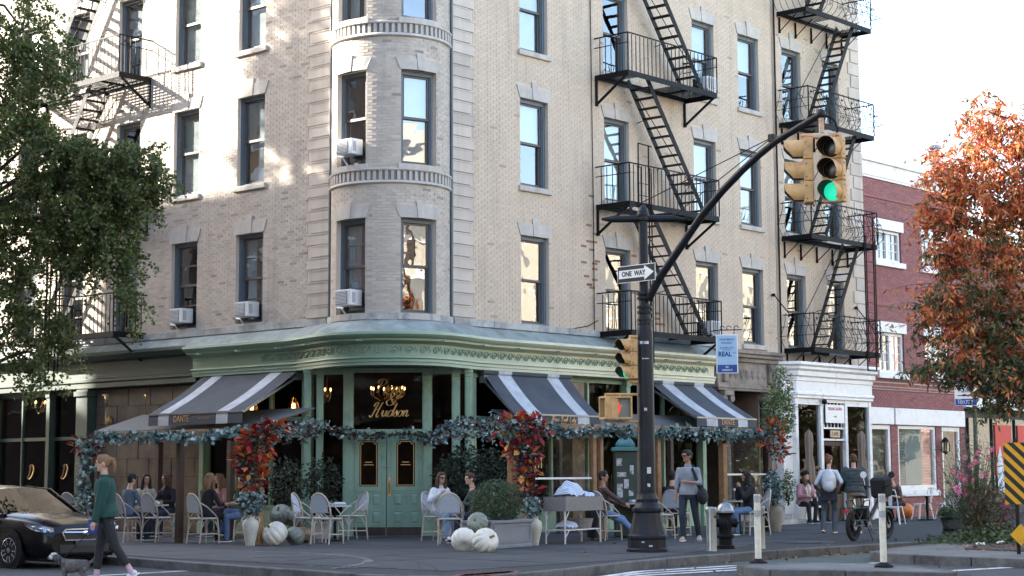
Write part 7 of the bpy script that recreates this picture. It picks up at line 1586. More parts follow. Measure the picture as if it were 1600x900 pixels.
for k in range(6):
    z = .03 + k * .08; c = w8['at'](z); m = MB(); n = 22; m.tube([c + w8['X'] * ((.145 + .065) * cos(2 * pi * j / n)) + w8['Bk'] * ((.105 + .065) * sin(2 * pi * j / n)) for j in range(n + 1)], .012, 5, False); m.build('quilt_seam', fab('vest_seam', (.03, .04, .045)), w8['t'], smooth='all')
w9 = sitR(14.4, 3.1, -60, 'diner in patterned dark clothes leaning over the cafe table behind the bicycle', topm=fab('print', (.04, .035, .035), col2=(.3, .14, .08), blotch=.02), sleeve='short', legm=djeans, shoem=M_blk_s, hair='short', hairm_=hairm('grey', (.16, .15, .13)), female=False, lean=24)
# ================================================================== parked car
M_car = mat('black_car_paint', (.004, .0042, .0055), .25, .1, 5, coat=.25, spec=.25); M_cglass = glass('car_glass', 1.12, (.08, .1, .11), .0); M_chrome = mat('chrome', (.75, .76, .78), .08, .05, 5, metal=1); M_tyre = mat('tyre_rubber', (.012, .012, .012), .8, .2, 9, bump=.2); M_plas_ = mat('black_plastic', (.01, .01, .011), .5, .1, 9)
def car():
    fwd = V((cos(AL), -sin(AL), 0)); pw = G(21, 888, 0); rgt = V((-fwd.y * -1, 0, 0))
    # front right wheel stands at pw; car heads along the street towards the corner
    left = V((-fwd.y, fwd.x, 0)); o_ = pw - (fwd * 1.36 - left * .79) * .96
    t = thing('parked_car', frame(o_, fwd) @ Matrix.Diagonal((.96, .96, .91, 1)), 'black hatchback car parked at the kerb at the left edge', 'car')
    st = []
    def sec(x, w, zb, zt, crown): return [(x, 0, zb), (x, w * .86, zb), (x, w * .97, zb + .10), (x, w, zb + (zt - zb) * .42), (x, w * .985, zb + (zt - zb) * .66), (x, w * .945, zb + (zt - zb) * .86), (x, w * .84, zt - .02), (x, w * .5, zt + crown * .8), (x, 0, zt + crown)]
    for x, w, zb, zt, c in ((-2.24, .70, .42, .9, .02), (-2.1, .80, .28, .98, .03), (-1.6, .875, .2, 1.02, .02), (-.8, .885, .19, 1.0, .0), (0, .885, .19, .985, .0), (.75, .885, .19, .99, .02), (1.2, .88, .2, .965, .045), (1.6, .87, .21, .93, .05), (1.95, .845, .2, .87, .045), (2.14, .79, .2, .80, .035), (2.24, .72, .22, .73, .02), (2.29, .66, .26, .66, .01)): st.append(sec(x, w, zb, zt, c))
    m = MB(); n = len(st[0])
    for sg in (1, -1):
        vs = [(x, y * sg, z) for s_ in st for x, y, z in s_]; fs = [(i * n + j, (i + 1) * n + j, (i + 1) * n + j + 1, i * n + j + 1) for i in range(len(st) - 1) for j in range(n - 1)]; m.add(vs, fs)
    for s_ in (st[0], st[-1]): m.add([(x, y, z) for x, y, z in s_] + [(x, -y, z) for x, y, z in s_[::-1]], [tuple(range(2 * n))])
    b = m.build('body', M_car, t, smooth=45)
    ws, ri = [(1.02, .76, .95), (.28, .60, 1.40), (-.5, .62, 1.455), (-1.35, .60, 1.41), (-2.05, .70, 1.02)], None
    m = MB(); vs = []
    for x, w, z in ws: vs += [(x, -w, z), (x, -w * .5, z + .035), (x, 0, z + .045), (x, w * .5, z + .035), (x, w, z)]
    m.add(vs[5:20], [(i * 5 + j, i * 5 + j + 1, i * 5 + 6 + j, i * 5 + 5 + j) for i in range(2) for j in range(4)]); m.build('roof', M_car, t, smooth='all')
    m = MB(); m.add(vs[0:10], [(j, j + 1, j + 6, j + 5) for j in range(4)]); m.build('windscreen', M_cglass, t, smooth='all'); m = MB(); m.add(vs[15:25], [(j, j + 1, j + 6, j + 5) for j in range(4)]); m.build('rear_window', M_cglass, t, smooth='all')
    for sg in (1, -1):
        lo = [(.98, .80), (.3, .83), (-.45, .83), (-1.35, .81), (-2.0, .74)]
        m = MB()
        for i in range(4): (xa, wa), (xb, wb) = lo[i], lo[i + 1]; m.quad((xa, sg * wa, .965), (xb, sg * wb, .985), (ws[i + 1][0], sg * ws[i + 1][1], ws[i + 1][2]), (ws[i][0], sg * ws[i][1], ws[i][2]))
        m.build('side_window', M_cglass, t)
        m = MB(); e = .008
        for (xa, ya, za), (xb, yb, zb_) in (((1.02, .765, .955), (.28, .61, 1.41)), ((-.48, .84, .98), (-.5, .63, 1.455)), ((-1.4, .82, .99), (-1.35, .61, 1.41)), ((-2.05, .71, 1.02), (-1.35, .61, 1.41))): m.bar((xa, sg * (ya + e), za), (xb, sg * (yb + e), zb_), .06, .03, up=(0, 1, 0))
        for i in range(4): m.bar((ws[i][0], sg * (ws[i][1] + .005), ws[i][2] + .005), (ws[i + 1][0], sg * (ws[i + 1][1] + .005), ws[i + 1][2] + .005), .04, .05, up=(0, 1, 0))
        m.build('pillar', M_car, t)
        m = MB(); m.tube([(x, sg * (w + .01), .975) for x, w in lo], .014, 6); m.build('window_trim', M_chrome, t)
        m = MB(); m.ell((.62, sg * .98, 1.02), .07, .11, .075, 12, 8); m.bar((.7, sg * .82, .98), (.64, sg * .9, 1.0), .05, .04); m.build('mirror', M_car, t, smooth='all')
        for x in (.1, -.85): m = MB(); m.bar((x, sg * .892, .84), (x - .2, sg * .892, .845), .025, .025); m.build('door_handle', M_car, t)
        for x in (.72, -.35, -1.25): m = MB(); m.bar((x, sg * .8865, .3), (x + .02, sg * .873, .93), .008, .006, up=(0, 1, 0)); m.build('door_gap', M_plas_, t)
        # head lamp: clear housing with bright core
        m = MB(); hp = [(2.25, .60, .735), (2.12, .755, .775), (1.84, .85, .83), (1.78, .86, .78), (2.0, .83, .69), (2.18, .745, .655), (2.265, .60, .665)]; m.add([(x + .014, sg * (y + .014), z) for x, y, z in hp], [tuple(range(7))]); hl = m.build('headlight', mat('lamp_housing', (.35, .38, .42), .12, .3, 30, metal=.7), t)
        for x, y, z, r in ((2.21, .68, .695, .035), (2.11, .76, .72, .035), (1.97, .82, .755, .028)): m = MB(); m.ell((x + .02, sg * (y + .02), z), r, r, r * .8, 10, 7); m.build('reflector', M_chrome, hl, smooth='all')
        m = MB(); m.add([(1.84, sg * .868, .825), (1.77, sg * .873, .78), (1.78, sg * .873, .82)], [(0, 1, 2)]); m.build('side_marker', mat('amber_red', (.35, .03, .02), .3, .1, 9), hl)
        m = MB(); m.ell((2.16, sg * .66, .36), .03, .08, .05, 10, 6); m.build('fog_lamp', mat('fog_glass', (.3, .32, .34), .15, .1, 9), t)
        m = MB(); m.add([(2.255, sg * .5, .30), (2.16, sg * .74, .30), (2.13, sg * .765, .46), (2.235, sg * .56, .46)], [(0, 1, 2, 3)]); m.build('bumper_vent', M_plas_, t, Matrix.Translation((.012, 0, 0)))
        for x in (1.36, -1.3):
            m = MB(); m.lathe([(0, 0), (.385, 0), (.385, .004)], 28, M=Matrix.Translation((x, sg * .888, .335)) @ Matrix.Rotation(-sg * pi / 2, 4, 'X')); m.build('wheel_arch', M_plas_, t)
            WM = Matrix.Translation((x, sg * .80, .325)) @ Matrix.Rotation(-sg * pi / 2, 4, 'X'); wh = link('wheel', None, t, WM); m = MB(); m.lathe([(.2, -.1), (.29, -.1), (.32, -.07), (.325, .05), (.31, .095), (.285, .105), (.225, .1)], 32); m.build('tyre', M_tyre, wh, smooth=40)
            m = MB(); m.lathe([(.22, .02), (.228, .1), (.215, .105), (.205, .09), (.2, .03), (.0, .03)], 32); 
            for k in range(10):
                a = k * pi / 5 + (.06 if k % 2 else -.06); m.bar((.04 * cos(a), .04 * sin(a), .085), (.212 * cos(a), .212 * sin(a), .092), .03, .025, up=(0, 0, 1))
            m.lathe([(.055, .08), (.05, .105), (0, .108)], 14); m.build('rim', mat('alloy', (.5, .5, .52), .25, .1, 9, metal=.9), wh)
    m = MB(); gp = [(.46, .64), (.40, .51), (-.40, .51), (-.46, .64), (-.40, .70), (.40, .70)]; m.add([(2.303, y, z) for y, z in gp], [tuple(range(6))]); m.build('grille', M_plas_, t)
    m = MB(); m.tube([(2.306, y, z) for y, z in gp + gp[:1]], .014, 6); m.tube([(2.308, .43, .65), (2.316, .0, .64), (2.308, -.43, .65)], .02, 6); m.build('grille_surround', M_chrome, t); m = MB(); m.ell((2.325, 0, .635), .01, .075, .04, 14, 8); m.build('emblem', M_chrome, t)
    m = MB(); m.box(2.303, 2.318, -.2, .2, .40, .50); m.build('plate', mat('dark_plate', (.02, .025, .04), .5, .1, 8), t); m = MB(); m.box(2.2, 2.302, -.5, .5, .29, .43); m.build('lower_grille', M_plas_, t)
    m = MB(); m.box(-2.0, 2.0, -.7, .7, .16, .22); m.build('underbody', M_plas_, t)
    for sy in (-.36, .36): m = MB(); m.ell((.05, sy, .95), .12, .22, .34, 12, 8); m.ell((.06, sy, 1.27), .06, .12, .09, 10, 7); m.build('seat', M_plas_, t)
    m = MB(); m.bar((1.04, -.55, .965), (.98, .1, .975), .015, .012); m.bar((1.04, .0, .965), (.98, .62, .975), .015, .012); m.build('wiper', M_plas_, t)
car()
# ================================================================== cargo e-bike
def bike():
    a, b = G(1334, 846), G(1386, 842); d = (b - a); t = thing('cargo_bicycle', frame(a, d), 'black electric cargo bicycle with fat tyres and rear rack parked on the pavement', 'bicycle'); wb = d.length; r = .31
    M_bk = mat('bike_black', (.014, .014, .015), .4, .2, 9)
    for x in (0, wb):
        wh = link('wheel', None, t, Matrix.Translation((x, 0, r)) @ Matrix.Rotation(pi / 2, 4, 'X')); n = 32; m = MB(); m.lathe([(r - .085 + .045 * (1 - cos(0)), -.0)] and [(r - .045 + .043 * cos(q), .043 * sin(q)) for q in [2 * pi * i / 10 for i in range(11)]], n); m.build('tyre', M_tyre, wh, smooth='all'); m = MB(); m.lathe([(r - .085, -.03), (r - .075, 0), (r - .085, .03), (r - .1, 0), (r - .085, -.03)], n); m.build('rim', M_bk, wh)
        m = MB()
        for k in range(18): q = k * 2 * pi / 18; m.tube([(.04 * cos(q + .4), .04 * sin(q + .4), .02 * (-1) ** k), ((r - .09) * cos(q), (r - .09) * sin(q), 0)], .0025, 4)
        m.lathe([(.06, -.04), (.06, .04), (0, .04)], 14) if x == 0 else m.lathe([(.03, -.04), (.03, .04), (0, .04)], 12); m.build('spokes', M_steel, wh)
        m = MB(); m.lathe([(.09, .046), (.09, .05), (.05, .05)], 18); m.build('brake_disc', M_steel, wh); m = MB(); m.lathe([(r + .02, -.05), (r + .03, 0), (r + .02, .05)], 12, a0=.3, a1=2.2); m.build('mudguard', M_bk, wh)
    fr = MB(); bb = (wb * .38, 0, .3); hd = (wb * .80, 0, .82); st = (wb * .27, 0, .72)
    fr.tube([bb, hd], .045, 10); fr.tube([bb, st], .028, 8); fr.tube([(wb * .3, 0, .55), (wb * .55, 0, .56)], .025, 8)
    for sy in (-.06, .06): fr.tube([(0, sy, r), bb], .016, 6); fr.tube([(0, sy, r), (wb * .28, sy * .3, .6)], .014, 6); fr.tube([(wb * .84, sy, .66), (wb, sy, r)], .02, 6); fr.tube([(-.28, sy * 2.2, .66), (.36, sy * 2.2, .66)], .014, 6); fr.tube([(-.12, sy * 2.2, .66), (0, sy * 1.3, r + .02)], .012, 6); fr.tube([(-.3, sy * 2.6, .42), (.3, sy * 2.6, .42), (.34, sy * 2.6, .66)], .012, 6); fr.tube([(-.3, sy * 2.6, .42), (-.28, sy * 2.2, .66)], .012, 6)
    fr.tube([hd, (wb * .77, 0, 1.05)], .026, 8); fr.tube([(wb * .83, -.06, .66), (wb * .83, .06, .66)], .03, 8); fr.build('frame', M_bk, t, smooth=50)
    m = MB(); m.tube([(wb * .66, -.34, 1.12), (wb * .74, -.2, 1.08), (wb * .77, 0, 1.05), (wb * .74, .2, 1.08), (wb * .66, .34, 1.12)], .016, 8); m.build('handlebar', M_bk, t)
    for sy in (-.12, .12): m = MB(); m.tube([(wb * .74, sy * 2.2, 1.1), (wb * .76, sy * 2.6, 1.26)], .008, 5); m.lathe([(0, -.006), (.07, -.006), (.07, .006), (0, .006)], 16, M=Matrix.Translation((wb * .76, sy * 2.6, 1.32)) @ Matrix.Rotation(pi / 2, 4, 'Y')); m.build('mirror', M_signw if sy > 0 else M_bk, t)
    m = MB(); m.tube([st, (wb * .25, 0, .86)], .02, 8); m.build('seat_post', M_steel, t); m = MB(); m.ell((wb * .22, 0, .9), .2, .11, .05, 14, 8); m.build('saddle', M_bk, t, smooth='all')
    m = MB(); m.prism([(-.05, -.13), (.05, -.13), (.05, .13), (-.05, .13)], 0, .28); m.build('battery', M_bk, t, Matrix.Translation((wb * .3, 0, .42)), bev=.03)
    m = MB(); m.prism([(-.17, -.16), (.2, -.2), (.2, .2), (-.17, .16)], 0, .42); m.build('front_bag', black, t, Matrix.Translation((wb * .86, 0, .86)) @ Matrix.Rotation(-.15, 4, 'Y'), bev=.05)
    m = MB(); m.box(-.32, -.29, -.06, .06, .57, .63); m.build('tail_light', mat('tail_red', (.5, .03, .02), .3, .1, 9), t)
    for i in range(5): m = MB(); m.tube([(-.26 + i * .14, -.14, .665), (-.26 + i * .14, .14, .665)], .009, 5); m.build('rack_bar', M_bk, t)
    m = MB(); m.tube([(.1, -.15, .66), (.12, -.2, .8), (.38, -.2, .82), (.45, -.15, .68)], .014, 6); m.tube([(.1, .15, .66), (.12, .2, .8), (.38, .2, .82), (.45, .15, .68)], .014, 6); m.build('passenger_rail', M_bk, t)
    m = MB(); m.lathe([(.085, -.01), (.085, .01), (0, .01)], 20, M=Matrix.Translation((bb[0], -.07, bb[2])) @ Matrix.Rotation(pi / 2, 4, 'X')); m.bar((bb[0], -.09, bb[2]), (bb[0] + .1, -.09, bb[2] - .13), .02, .025); m.bar((bb[0], .09, bb[2]), (bb[0] - .1, .09, bb[2] + .13), .02, .025); m.box(bb[0] + .06, bb[0] + .15, -.19, -.09, bb[2] - .15, bb[2] - .125); m.build('crank', M_steel, t)
    for sy in (-.12, .12): m = MB(); m.tube([(bb[0] - .05, sy * .5, .26), (bb[0] - .12, sy * 1.6, .01)], .012, 6); m.build('kickstand', M_bk, t)
bike()
# ================================================================== plants
def leafmat(name, rough=.55, trans=.25):
    if name in MATS: return MATS[name]
    m = bpy.data.materials.new(name); m.use_nodes = True; nt = m.node_tree; MATS[name] = m; b = nt.nodes['Principled BSDF']; at = nd(nt, 'ShaderNodeAttribute', attribute_name='tint'); nt.links.new(at.outputs['Color'], b.inputs['Base Color']); b.inputs['Roughness'].default_value = rough
    tl = nd(nt, 'ShaderNodeBsdfTranslucent'); nt.links.new(at.outputs['Color'], tl.inputs[0]); mx = nd(nt, 'ShaderNodeMixShader'); mx.inputs[0].default_value = trans; nt.links.new(b.outputs[0], mx.inputs[1]); nt.links.new(tl.outputs[0], mx.inputs[2]); nt.links.new(mx.outputs[0], nt.nodes['Material Output'].inputs[0]); return m
M_leaf = leafmat('tree_leaf', .55, .4); M_garl = leafmat('garland_leaf', .6, .1)
M_bark = mat('bark', (.055, .042, .033), .9, .35, 9, bump=.8, bscale=30)
rt = random.Random(21)
def rot(): return Euler((rt.uniform(0, 6.28), rt.uniform(0, 6.28), rt.uniform(0, 6.28))).to_matrix().to_4x4()
def leaf(mb, p, size, col, asp=.55, droop=None, fold=.25):
    """one leaf: four-point blade folded along its rib"""
    if droop is None: a = V((rt.gauss(0, 1), rt.gauss(0, 1), rt.gauss(0, .7)))
    else: a = V((rt.gauss(0, .6), rt.gauss(0, .6), droop + rt.gauss(0, .4)))
    if a.length < .01: a = V((1, 0, 0))
    a.normalize(); b = a.cross(V((rt.gauss(0, 1), rt.gauss(0, 1), rt.gauss(0, 1)))); 
    if b.length < .01: b = a.orthogonal()
    b.normalize(); c = a.cross(b); w = size * asp * .5; p = V(p)
    v = rt.uniform(.75, 1.25); t = (col[0] * v, col[1] * v, col[2] * v)
    mb.add([p, p + a * size * .5 + b * w + c * w * fold, p + a * size, p + a * size * .5 - b * w + c * w * fold], [(0, 1, 2), (0, 2, 3)], tint=t)
def fan(mb, p, size, col):
    a = V((rt.gauss(0, .7), rt.gauss(0, .7), -.6 + rt.gauss(0, .5))).normalized(); b = a.cross(V((rt.gauss(0, 1), rt.gauss(0, 1), rt.gauss(0, 1)))); b.normalize(); p = V(p); v = rt.uniform(.7, 1.3); t = (col[0] * v, col[1] * v, col[2] * v)
    mb.add([p, p + a * size * .75 + b * size * .55, p + a * size, p + a * size * .75 - b * size * .55], [(0, 1, 2), (0, 2, 3)], tint=t)
def gauss_in(e):        # random point of an ellipsoid, denser towards its shell
    while True:
        q = V((rt.uniform(-1, 1), rt.uniform(-1, 1), rt.uniform(-1, 1)))
        if q.length < 1 and rt.random() < .35 + .65 * q.length: return V((q.x * e[0], q.y * e[1], q.z * e[2]))
def limb(m, pts, r0, r1):
    pts = [V(p) for p in pts]; pts = chaikin(pts, 2); n = len(pts); m.tube(pts, [r0 + (r1 - r0) * i / (n - 1) for i in range(n)], 7)
# ---- ginkgo-like street tree at the left; trunk stands just outside the picture
GT = thing('leafy_tree', Matrix.Translation(D(-95, 800, 33.0) * 1), 'leafy green street tree with drooping branches at the left edge', 'tree'); gp_ = V(GT.matrix_basis.translation); gp_.z = .14; GT.matrix_basis = Matrix.Translation(gp_); O = Matrix.Translation(-gp_)
tr = MB(); tr2 = [gp_, gp_ + V((.1, 0, 3)), gp_ + V((-.05, .1, 6)), gp_ + V((.1, .1, 9)), gp_ + V((.0, 0, 13))]; limb(tr, tr2, .26, .08)
cr = MB()
CL_ = []   # clumps: px, py, depth, half sizes in metres, strands
for px, py, Y, rx, ry, rz, n in ((30, 40, 32.5, .75, 1.2, .8, 26), (-30, 120, 33, .8, 1.3, 1.0, 26), (62, 95, 32, .55, .9, .5, 20), (20, 170, 32, .85, 1.1, .7, 26), (60, 205, 31.8, .45, .7, .35, 12), (95, 250, 31.5, .8, 1.0, .5, 28), (160, 245, 31.3, .7, .8, .28, 22), (215, 250, 31.2, .55, .6, .2, 14), (60, 320, 31.8, 1.0, 1.1, .7, 34), (140, 320, 31.2, .8, .9, .55, 30), (198, 300, 31.1, .55, .7, .36, 17), (105, 385, 31.4, .6, .8, .5, 18), (172, 375, 31.1, .42, .6, .5, 17), (195, 425, 31.0, .2, .35, .6, 9), (20, 400, 32, .6, .9, .6, 18), (30, 470, 32, .5, .8, .45, 12), (70, 520, 31.8, .35, .5, .55, 10), (15, 540, 32, .35, .5, .5, 8), (55, 575, 31.9, .18, .3, .3, 4), (245, 285, 31.1, .3, .4, .22, 8), (-60, 300, 33, 1.2, 1.5, 2.2, 40)):
    CL_.append((D(px, py, Y), (rx, ry, rz), n))
GREEN = [(.07, .098, .024), (.095, .125, .032), (.048, .07, .02), (.125, .15, .042), (.16, .18, .055)]
for c, e, n in CL_:
    base = c + V((-e[0] * .9, .3, e[2] * .6)); limb(tr, [tr2[1 + min(3, max(0, int((c.z - 1.5) / 3.2)))], base.lerp(c, .2) + V((0, 0, .3)), c], .05, .012)
    for k in range(int(n * 1.6)):
        q = c + gauss_in(e); ln = rt.uniform(.3, .95) * min(1, e[2] * 1.6 + .35); dx, dy = rt.uniform(-.35, .45), rt.uniform(-.3, .3); m_ = int(ln * 115) + 20; prev = q
        for i in range(m_):
            f = i / m_; pp_ = q + V((dx * f + rt.gauss(0, .055), dy * f + rt.gauss(0, .07), -ln * f * f * .9 + .1 * f + rt.gauss(0, .05))); fan(cr, pp_, rt.uniform(.042, .078), rt.choice(GREEN))
        tr.tube([q, q + V((dx * .5, dy * .5, -.12 * ln)), q + V((dx, dy, -ln * .8))], [.008, .006, .003], 4)
for (a, b) in (((190, 300), (275, 305)), ((200, 245), (262, 222)), ((100, 70), (118, 62)), ((60, 540), (62, 588))):
    A, B = D(*a, 31.1), D(*b, 31.1); tr.tube([A, A.lerp(B, .5) + V((0, 0, -.05)), B], [.012, .008, .003], 4)
    for i in range(70): fan(cr, A.lerp(B, rt.random()) + V((rt.gauss(0, .05), rt.gauss(0, .05), rt.gauss(0, .06))), rt.uniform(.05, .09), rt.choice(GREEN))
tr.build('trunk', M_bark, GT, O, smooth='all'); cr.build('crown', M_leaf, GT, O)
# ---- red-orange autumn tree at the right, trunk just outside the picture
AT = thing('autumn_tree', Matrix.Translation(V((10.35, 32.6, .15))), 'autumn street tree, orange red on top and green below, at the right edge', 'tree'); ap_ = V((10.35, 32.6, .15)); O = Matrix.Translation(-ap_)
tr = MB(); spine = [ap_, ap_ + V((.05, 0, 2.2)), ap_ + V((0, .1, 4)), ap_ + V((-.1, 0, 6)), ap_ + V((0, 0, 9))]; limb(tr, spine, .2, .05); cr = MB()
ORANGE = [(.52, .15, .045), (.6, .21, .07), (.42, .09, .035), (.3, .055, .03), (.64, .3, .11)]; DARKG = [(.055, .08, .03), (.075, .10, .04), (.04, .06, .025), (.13, .14, .05)]
for px, py, Y, rx, ry, rz, n in ((1545, 175, 34, .45, .7, .35, 230), (1510, 245, 33.8, .6, .8, .5, 420), (1580, 235, 34, .7, 1.0, .7, 460), (1490, 290, 33.6, .45, .7, .4, 300), (1545, 310, 33.6, .75, .9, .55, 560), (1600, 330, 34.2, .7, 1.0, .8, 500), (1480, 340, 33.5, .4, .6, .35, 260), (1520, 385, 33.5, .7, .9, .5, 480), (1580, 400, 33.8, .5, .7, .4, 220), (1480, 400, 33.5, .35, .5, .3, 150), (1490, 450, 33.4, .5, .7, .38, 330), (1545, 470, 33.6, .6, .8, .45, 330), (1475, 505, 33.3, .42, .6, .3, 240), (1520, 530, 33.3, .6, .8, .4, 430), (1580, 520, 33.6, .6, .8, .5, 420), (1540, 580, 33.2, .7, .8, .35, 480), (1590, 590, 33.4, .5, .7, .4, 330), (1480, 570, 33.2, .4, .5, .22, 160), (1450, 570, 33.1, .22, .3, .12, 50), (1570, 625, 33.2, .4, .5, .2, 160), (1650, 400, 34.5, .8, 1.0, 1.9, 700), (1600, 210, 33.8, .7, .8, .6, 420), (1625, 280, 33.8, .7, .9, .9, 420), (1610, 460, 33.6, .6, .8, .5, 260), (1620, 560, 33.4, .6, .8, .5, 320), (1455, 330, 33.4, .22, .4, .25, 90), (1462, 470, 33.3, .25, .4, .25, 110)):
    k_ = 31.7 / 33.6; c = D(px, py, Y * k_); e = (rx * k_, ry * .8, rz * k_)
    limb(tr, [spine[1] + V((0, 0, max(0, min(5, (c.z - 3.4) * .6)))), c.lerp(ap_ + V((0, 0, c.z)), .45) + V((0, 0, -.25)), c], .04, .01)
    for k in range(6): q = c + gauss_in(e); tr.tube([c.lerp(ap_ + V((0, 0, c.z)), .15), c.lerp(q, .6) + V((0, 0, .05)), q], [.011, .008, .004], 4)
    for k in range(int(n / 6.5)):       # drooping twigs, each with its own mix of colours
        q = c + gauss_in((e[0] * .95, e[1], e[2] * .95)); hgt = (q.z - 4.75) / 2.2 + rt.gauss(0, .55) + .35 * sin(q.x * 3 + q.z * 4); w0 = (q - c); w0.z = 0
        if w0.length > .01: w0.normalize()
        ln = rt.uniform(.25, .6); end = q + w0 * ln * rt.uniform(.4, 1) + V((rt.gauss(0, .1), rt.gauss(0, .1), rt.uniform(-.3, .12)))
        tr.tube([q, q.lerp(end, .5) + V((0, 0, .03)), end], [.006, .005, .002], 4); pal = rt.sample(ORANGE, 3) if hgt > 0 else rt.sample(DARKG, 3); pal = pal + [rt.choice(ORANGE + DARKG)]
        for j in range(22): leaf(cr, q.lerp(end, rt.uniform(0, 1.05)) + V((rt.gauss(0, .045), rt.gauss(0, .045), rt.gauss(0, .04))), rt.uniform(.07, .165), rt.choice(pal), .34, -.6)
tr.build('trunk', M_bark, AT, O, smooth='all'); cr.build('crown', M_leaf, AT, O)
# ---- tall street tree farther up the left street, outside the picture: its crown dapples the wall
ST = thing('street_tree', Matrix.Translation(L(17.35, 9.6, .14)), 'tall street tree up the left hand street, outside the picture, shading the wall', 'tree'); sp_ = L(17.35, 9.6, .14); O = Matrix.Translation(-sp_)
tr = MB(); limb(tr, [sp_, sp_ + V((.1, 0, 6)), sp_ + V((0, 0, 12)), sp_ + V((0, 0, 18))], .3, .08); cr = MB()
for k in range(95):
    a = rt.uniform(0, 6.28); r = .95 * sqrt(rt.random()); z = rt.uniform(12.2, 23); r *= max(.35, 1 - abs(z - 16) / 9); c = sp_ + V((r * cos(a), r * sin(a), z)); k % 8 or limb(tr, [sp_ + V((0, 0, z - 2)), sp_ + V((0, 0, z - 1)).lerp(c, .5), c], .015, .006)
    for i in range(150): leaf(cr, c + gauss_in((.5, .5, .45)), rt.uniform(.1, .18), rt.choice(GREEN), .7)
tr.build('trunk', M_bark, ST, O); cr.build('crown', M_leaf, ST, O)
# ---- street trees on the far side of the right hand street: outside the picture, mirrored in the shop glass
for k in range(9):
    c0 = R(-9 + k * 9.5, 28.5, .1); t = thing('street_tree', Matrix.Translation(c0), 'dark green street tree across the right hand street, outside the picture', 'tree', 'street trees outside the picture'); m = MB(); m.tube([(0, 0, 0), (.1, 0, 2), (0, 0, 4.5)], [.2, .15, .08], 8); m.build('trunk', M_bark, t); m = MB()
    for i in range(900): leaf(m, V((0, 0, 3.9)) + gauss_in((4.2, 3.6, 3.3)), rt.uniform(.4, .8), rt.choice(DARKG), .7)
    m.build('crown', M_leaf, t)
# ---- eucalyptus garlands and flower pillars
EUC = [(.12, .20, .195), (.20, .31, .30), (.05, .09, .08), (.36, .47, .46), (.03, .05, .045), (.16, .24, .22)]; DKR = [(.09, .02, .022), (.06, .02, .02), (.05, .06, .04)]
def garland(name, pts, label, r=.13, n=230, cols=EUC, mix=0., drop=.0):
    pts = [V(p) for p in pts]; c0 = pts[0]; t = thing(name, Matrix.Translation(c0), label, 'garland', 'eucalyptus garlands'); O = Matrix.Translation(-c0); m = MB(); m.tube(pts, .012, 5); m.build('stem', M_bark, t, O); m = MB(); L_ = sum((b - a).length for a, b in zip(pts, pts[1:]))
    seg = resample(pts, .06)
    for k in range(int(L_ * n)):
        i = rt.randrange(len(seg)); p = seg[i]
        if rt.random() < .62 * (.5 + .5 * sin(i * .31 + 2 * sin(i * .13))): continue
        a = rt.uniform(0, 6.28); rr = r * sqrt(rt.random()) * (1 + .35 * sin(i * .8)); q = p + V((rr * cos(a), rr * sin(a) * .8, rr * sin(a + 1.3))) + V((0, 0, -drop * rt.random() ** 2)); leaf(m, q, rt.uniform(.07, .145), rt.choice(DKR if rt.random() < mix else cols), .75)
    tag(m.build('leaves', M_garl, t, O), kind='stuff')
def LZ(s_, d, z): return L(s_, d, z)
garland('garland', [L(2.9, 4.28, 2.38), L(1.8, 4.3, 2.3), L(.6, 4.3, 2.32), L(-.8, 4.3, 2.28), L(-2.2, 4.3, 2.36)], 'eucalyptus garland along the left shelter eave under the first awning', .1, 200)
garland('garland', [L(-2.3, 4.2, 2.42), L(-1.7, 3.0, 2.42), L(-1.0, 1.8, 2.5), L(-.35, .6, 2.52)], 'darker garland running from the left flower post back to the doors', .15, 250, mix=.35, drop=.15)
garland('garland', [D(498, 668, 39.9), D(540, 676, 39.9), D(575, 681, 39.9), D(610, 679, 39.9), D(640, 678, 39.9), D(675, 684, 39.9)], 'dark red and blue green garland across the top of the green doors', .1, 260, mix=.45)
garland('garland', [D(680, 672, 39.5), D(720, 662, 37.6), D(770, 660, 36.0), D(800, 662, 35.2)], 'garland with dark red leaves between the doors and the right flower post', .17, 300, mix=.35, drop=.25)
garland('garland', [R(-1.9, 4.02, 2.45), R(-.6, 4.05, 2.36), R(.8, 4.05, 2.42), R(2.0, 4.05, 2.36), R(3.4, 4.05, 2.43), R(5, 4.05, 2.36), R(6.9, 4.0, 2.42)], 'long blue green eucalyptus garland along the right shelter eave', .125, 240)
garland('garland', [D(132, 700, 37.2), D(134, 740, 37.2), D(128, 775, 37.2), D(135, 800, 37.2)], 'eucalyptus strand hanging on the far left post behind the dog walker', .13, 320)
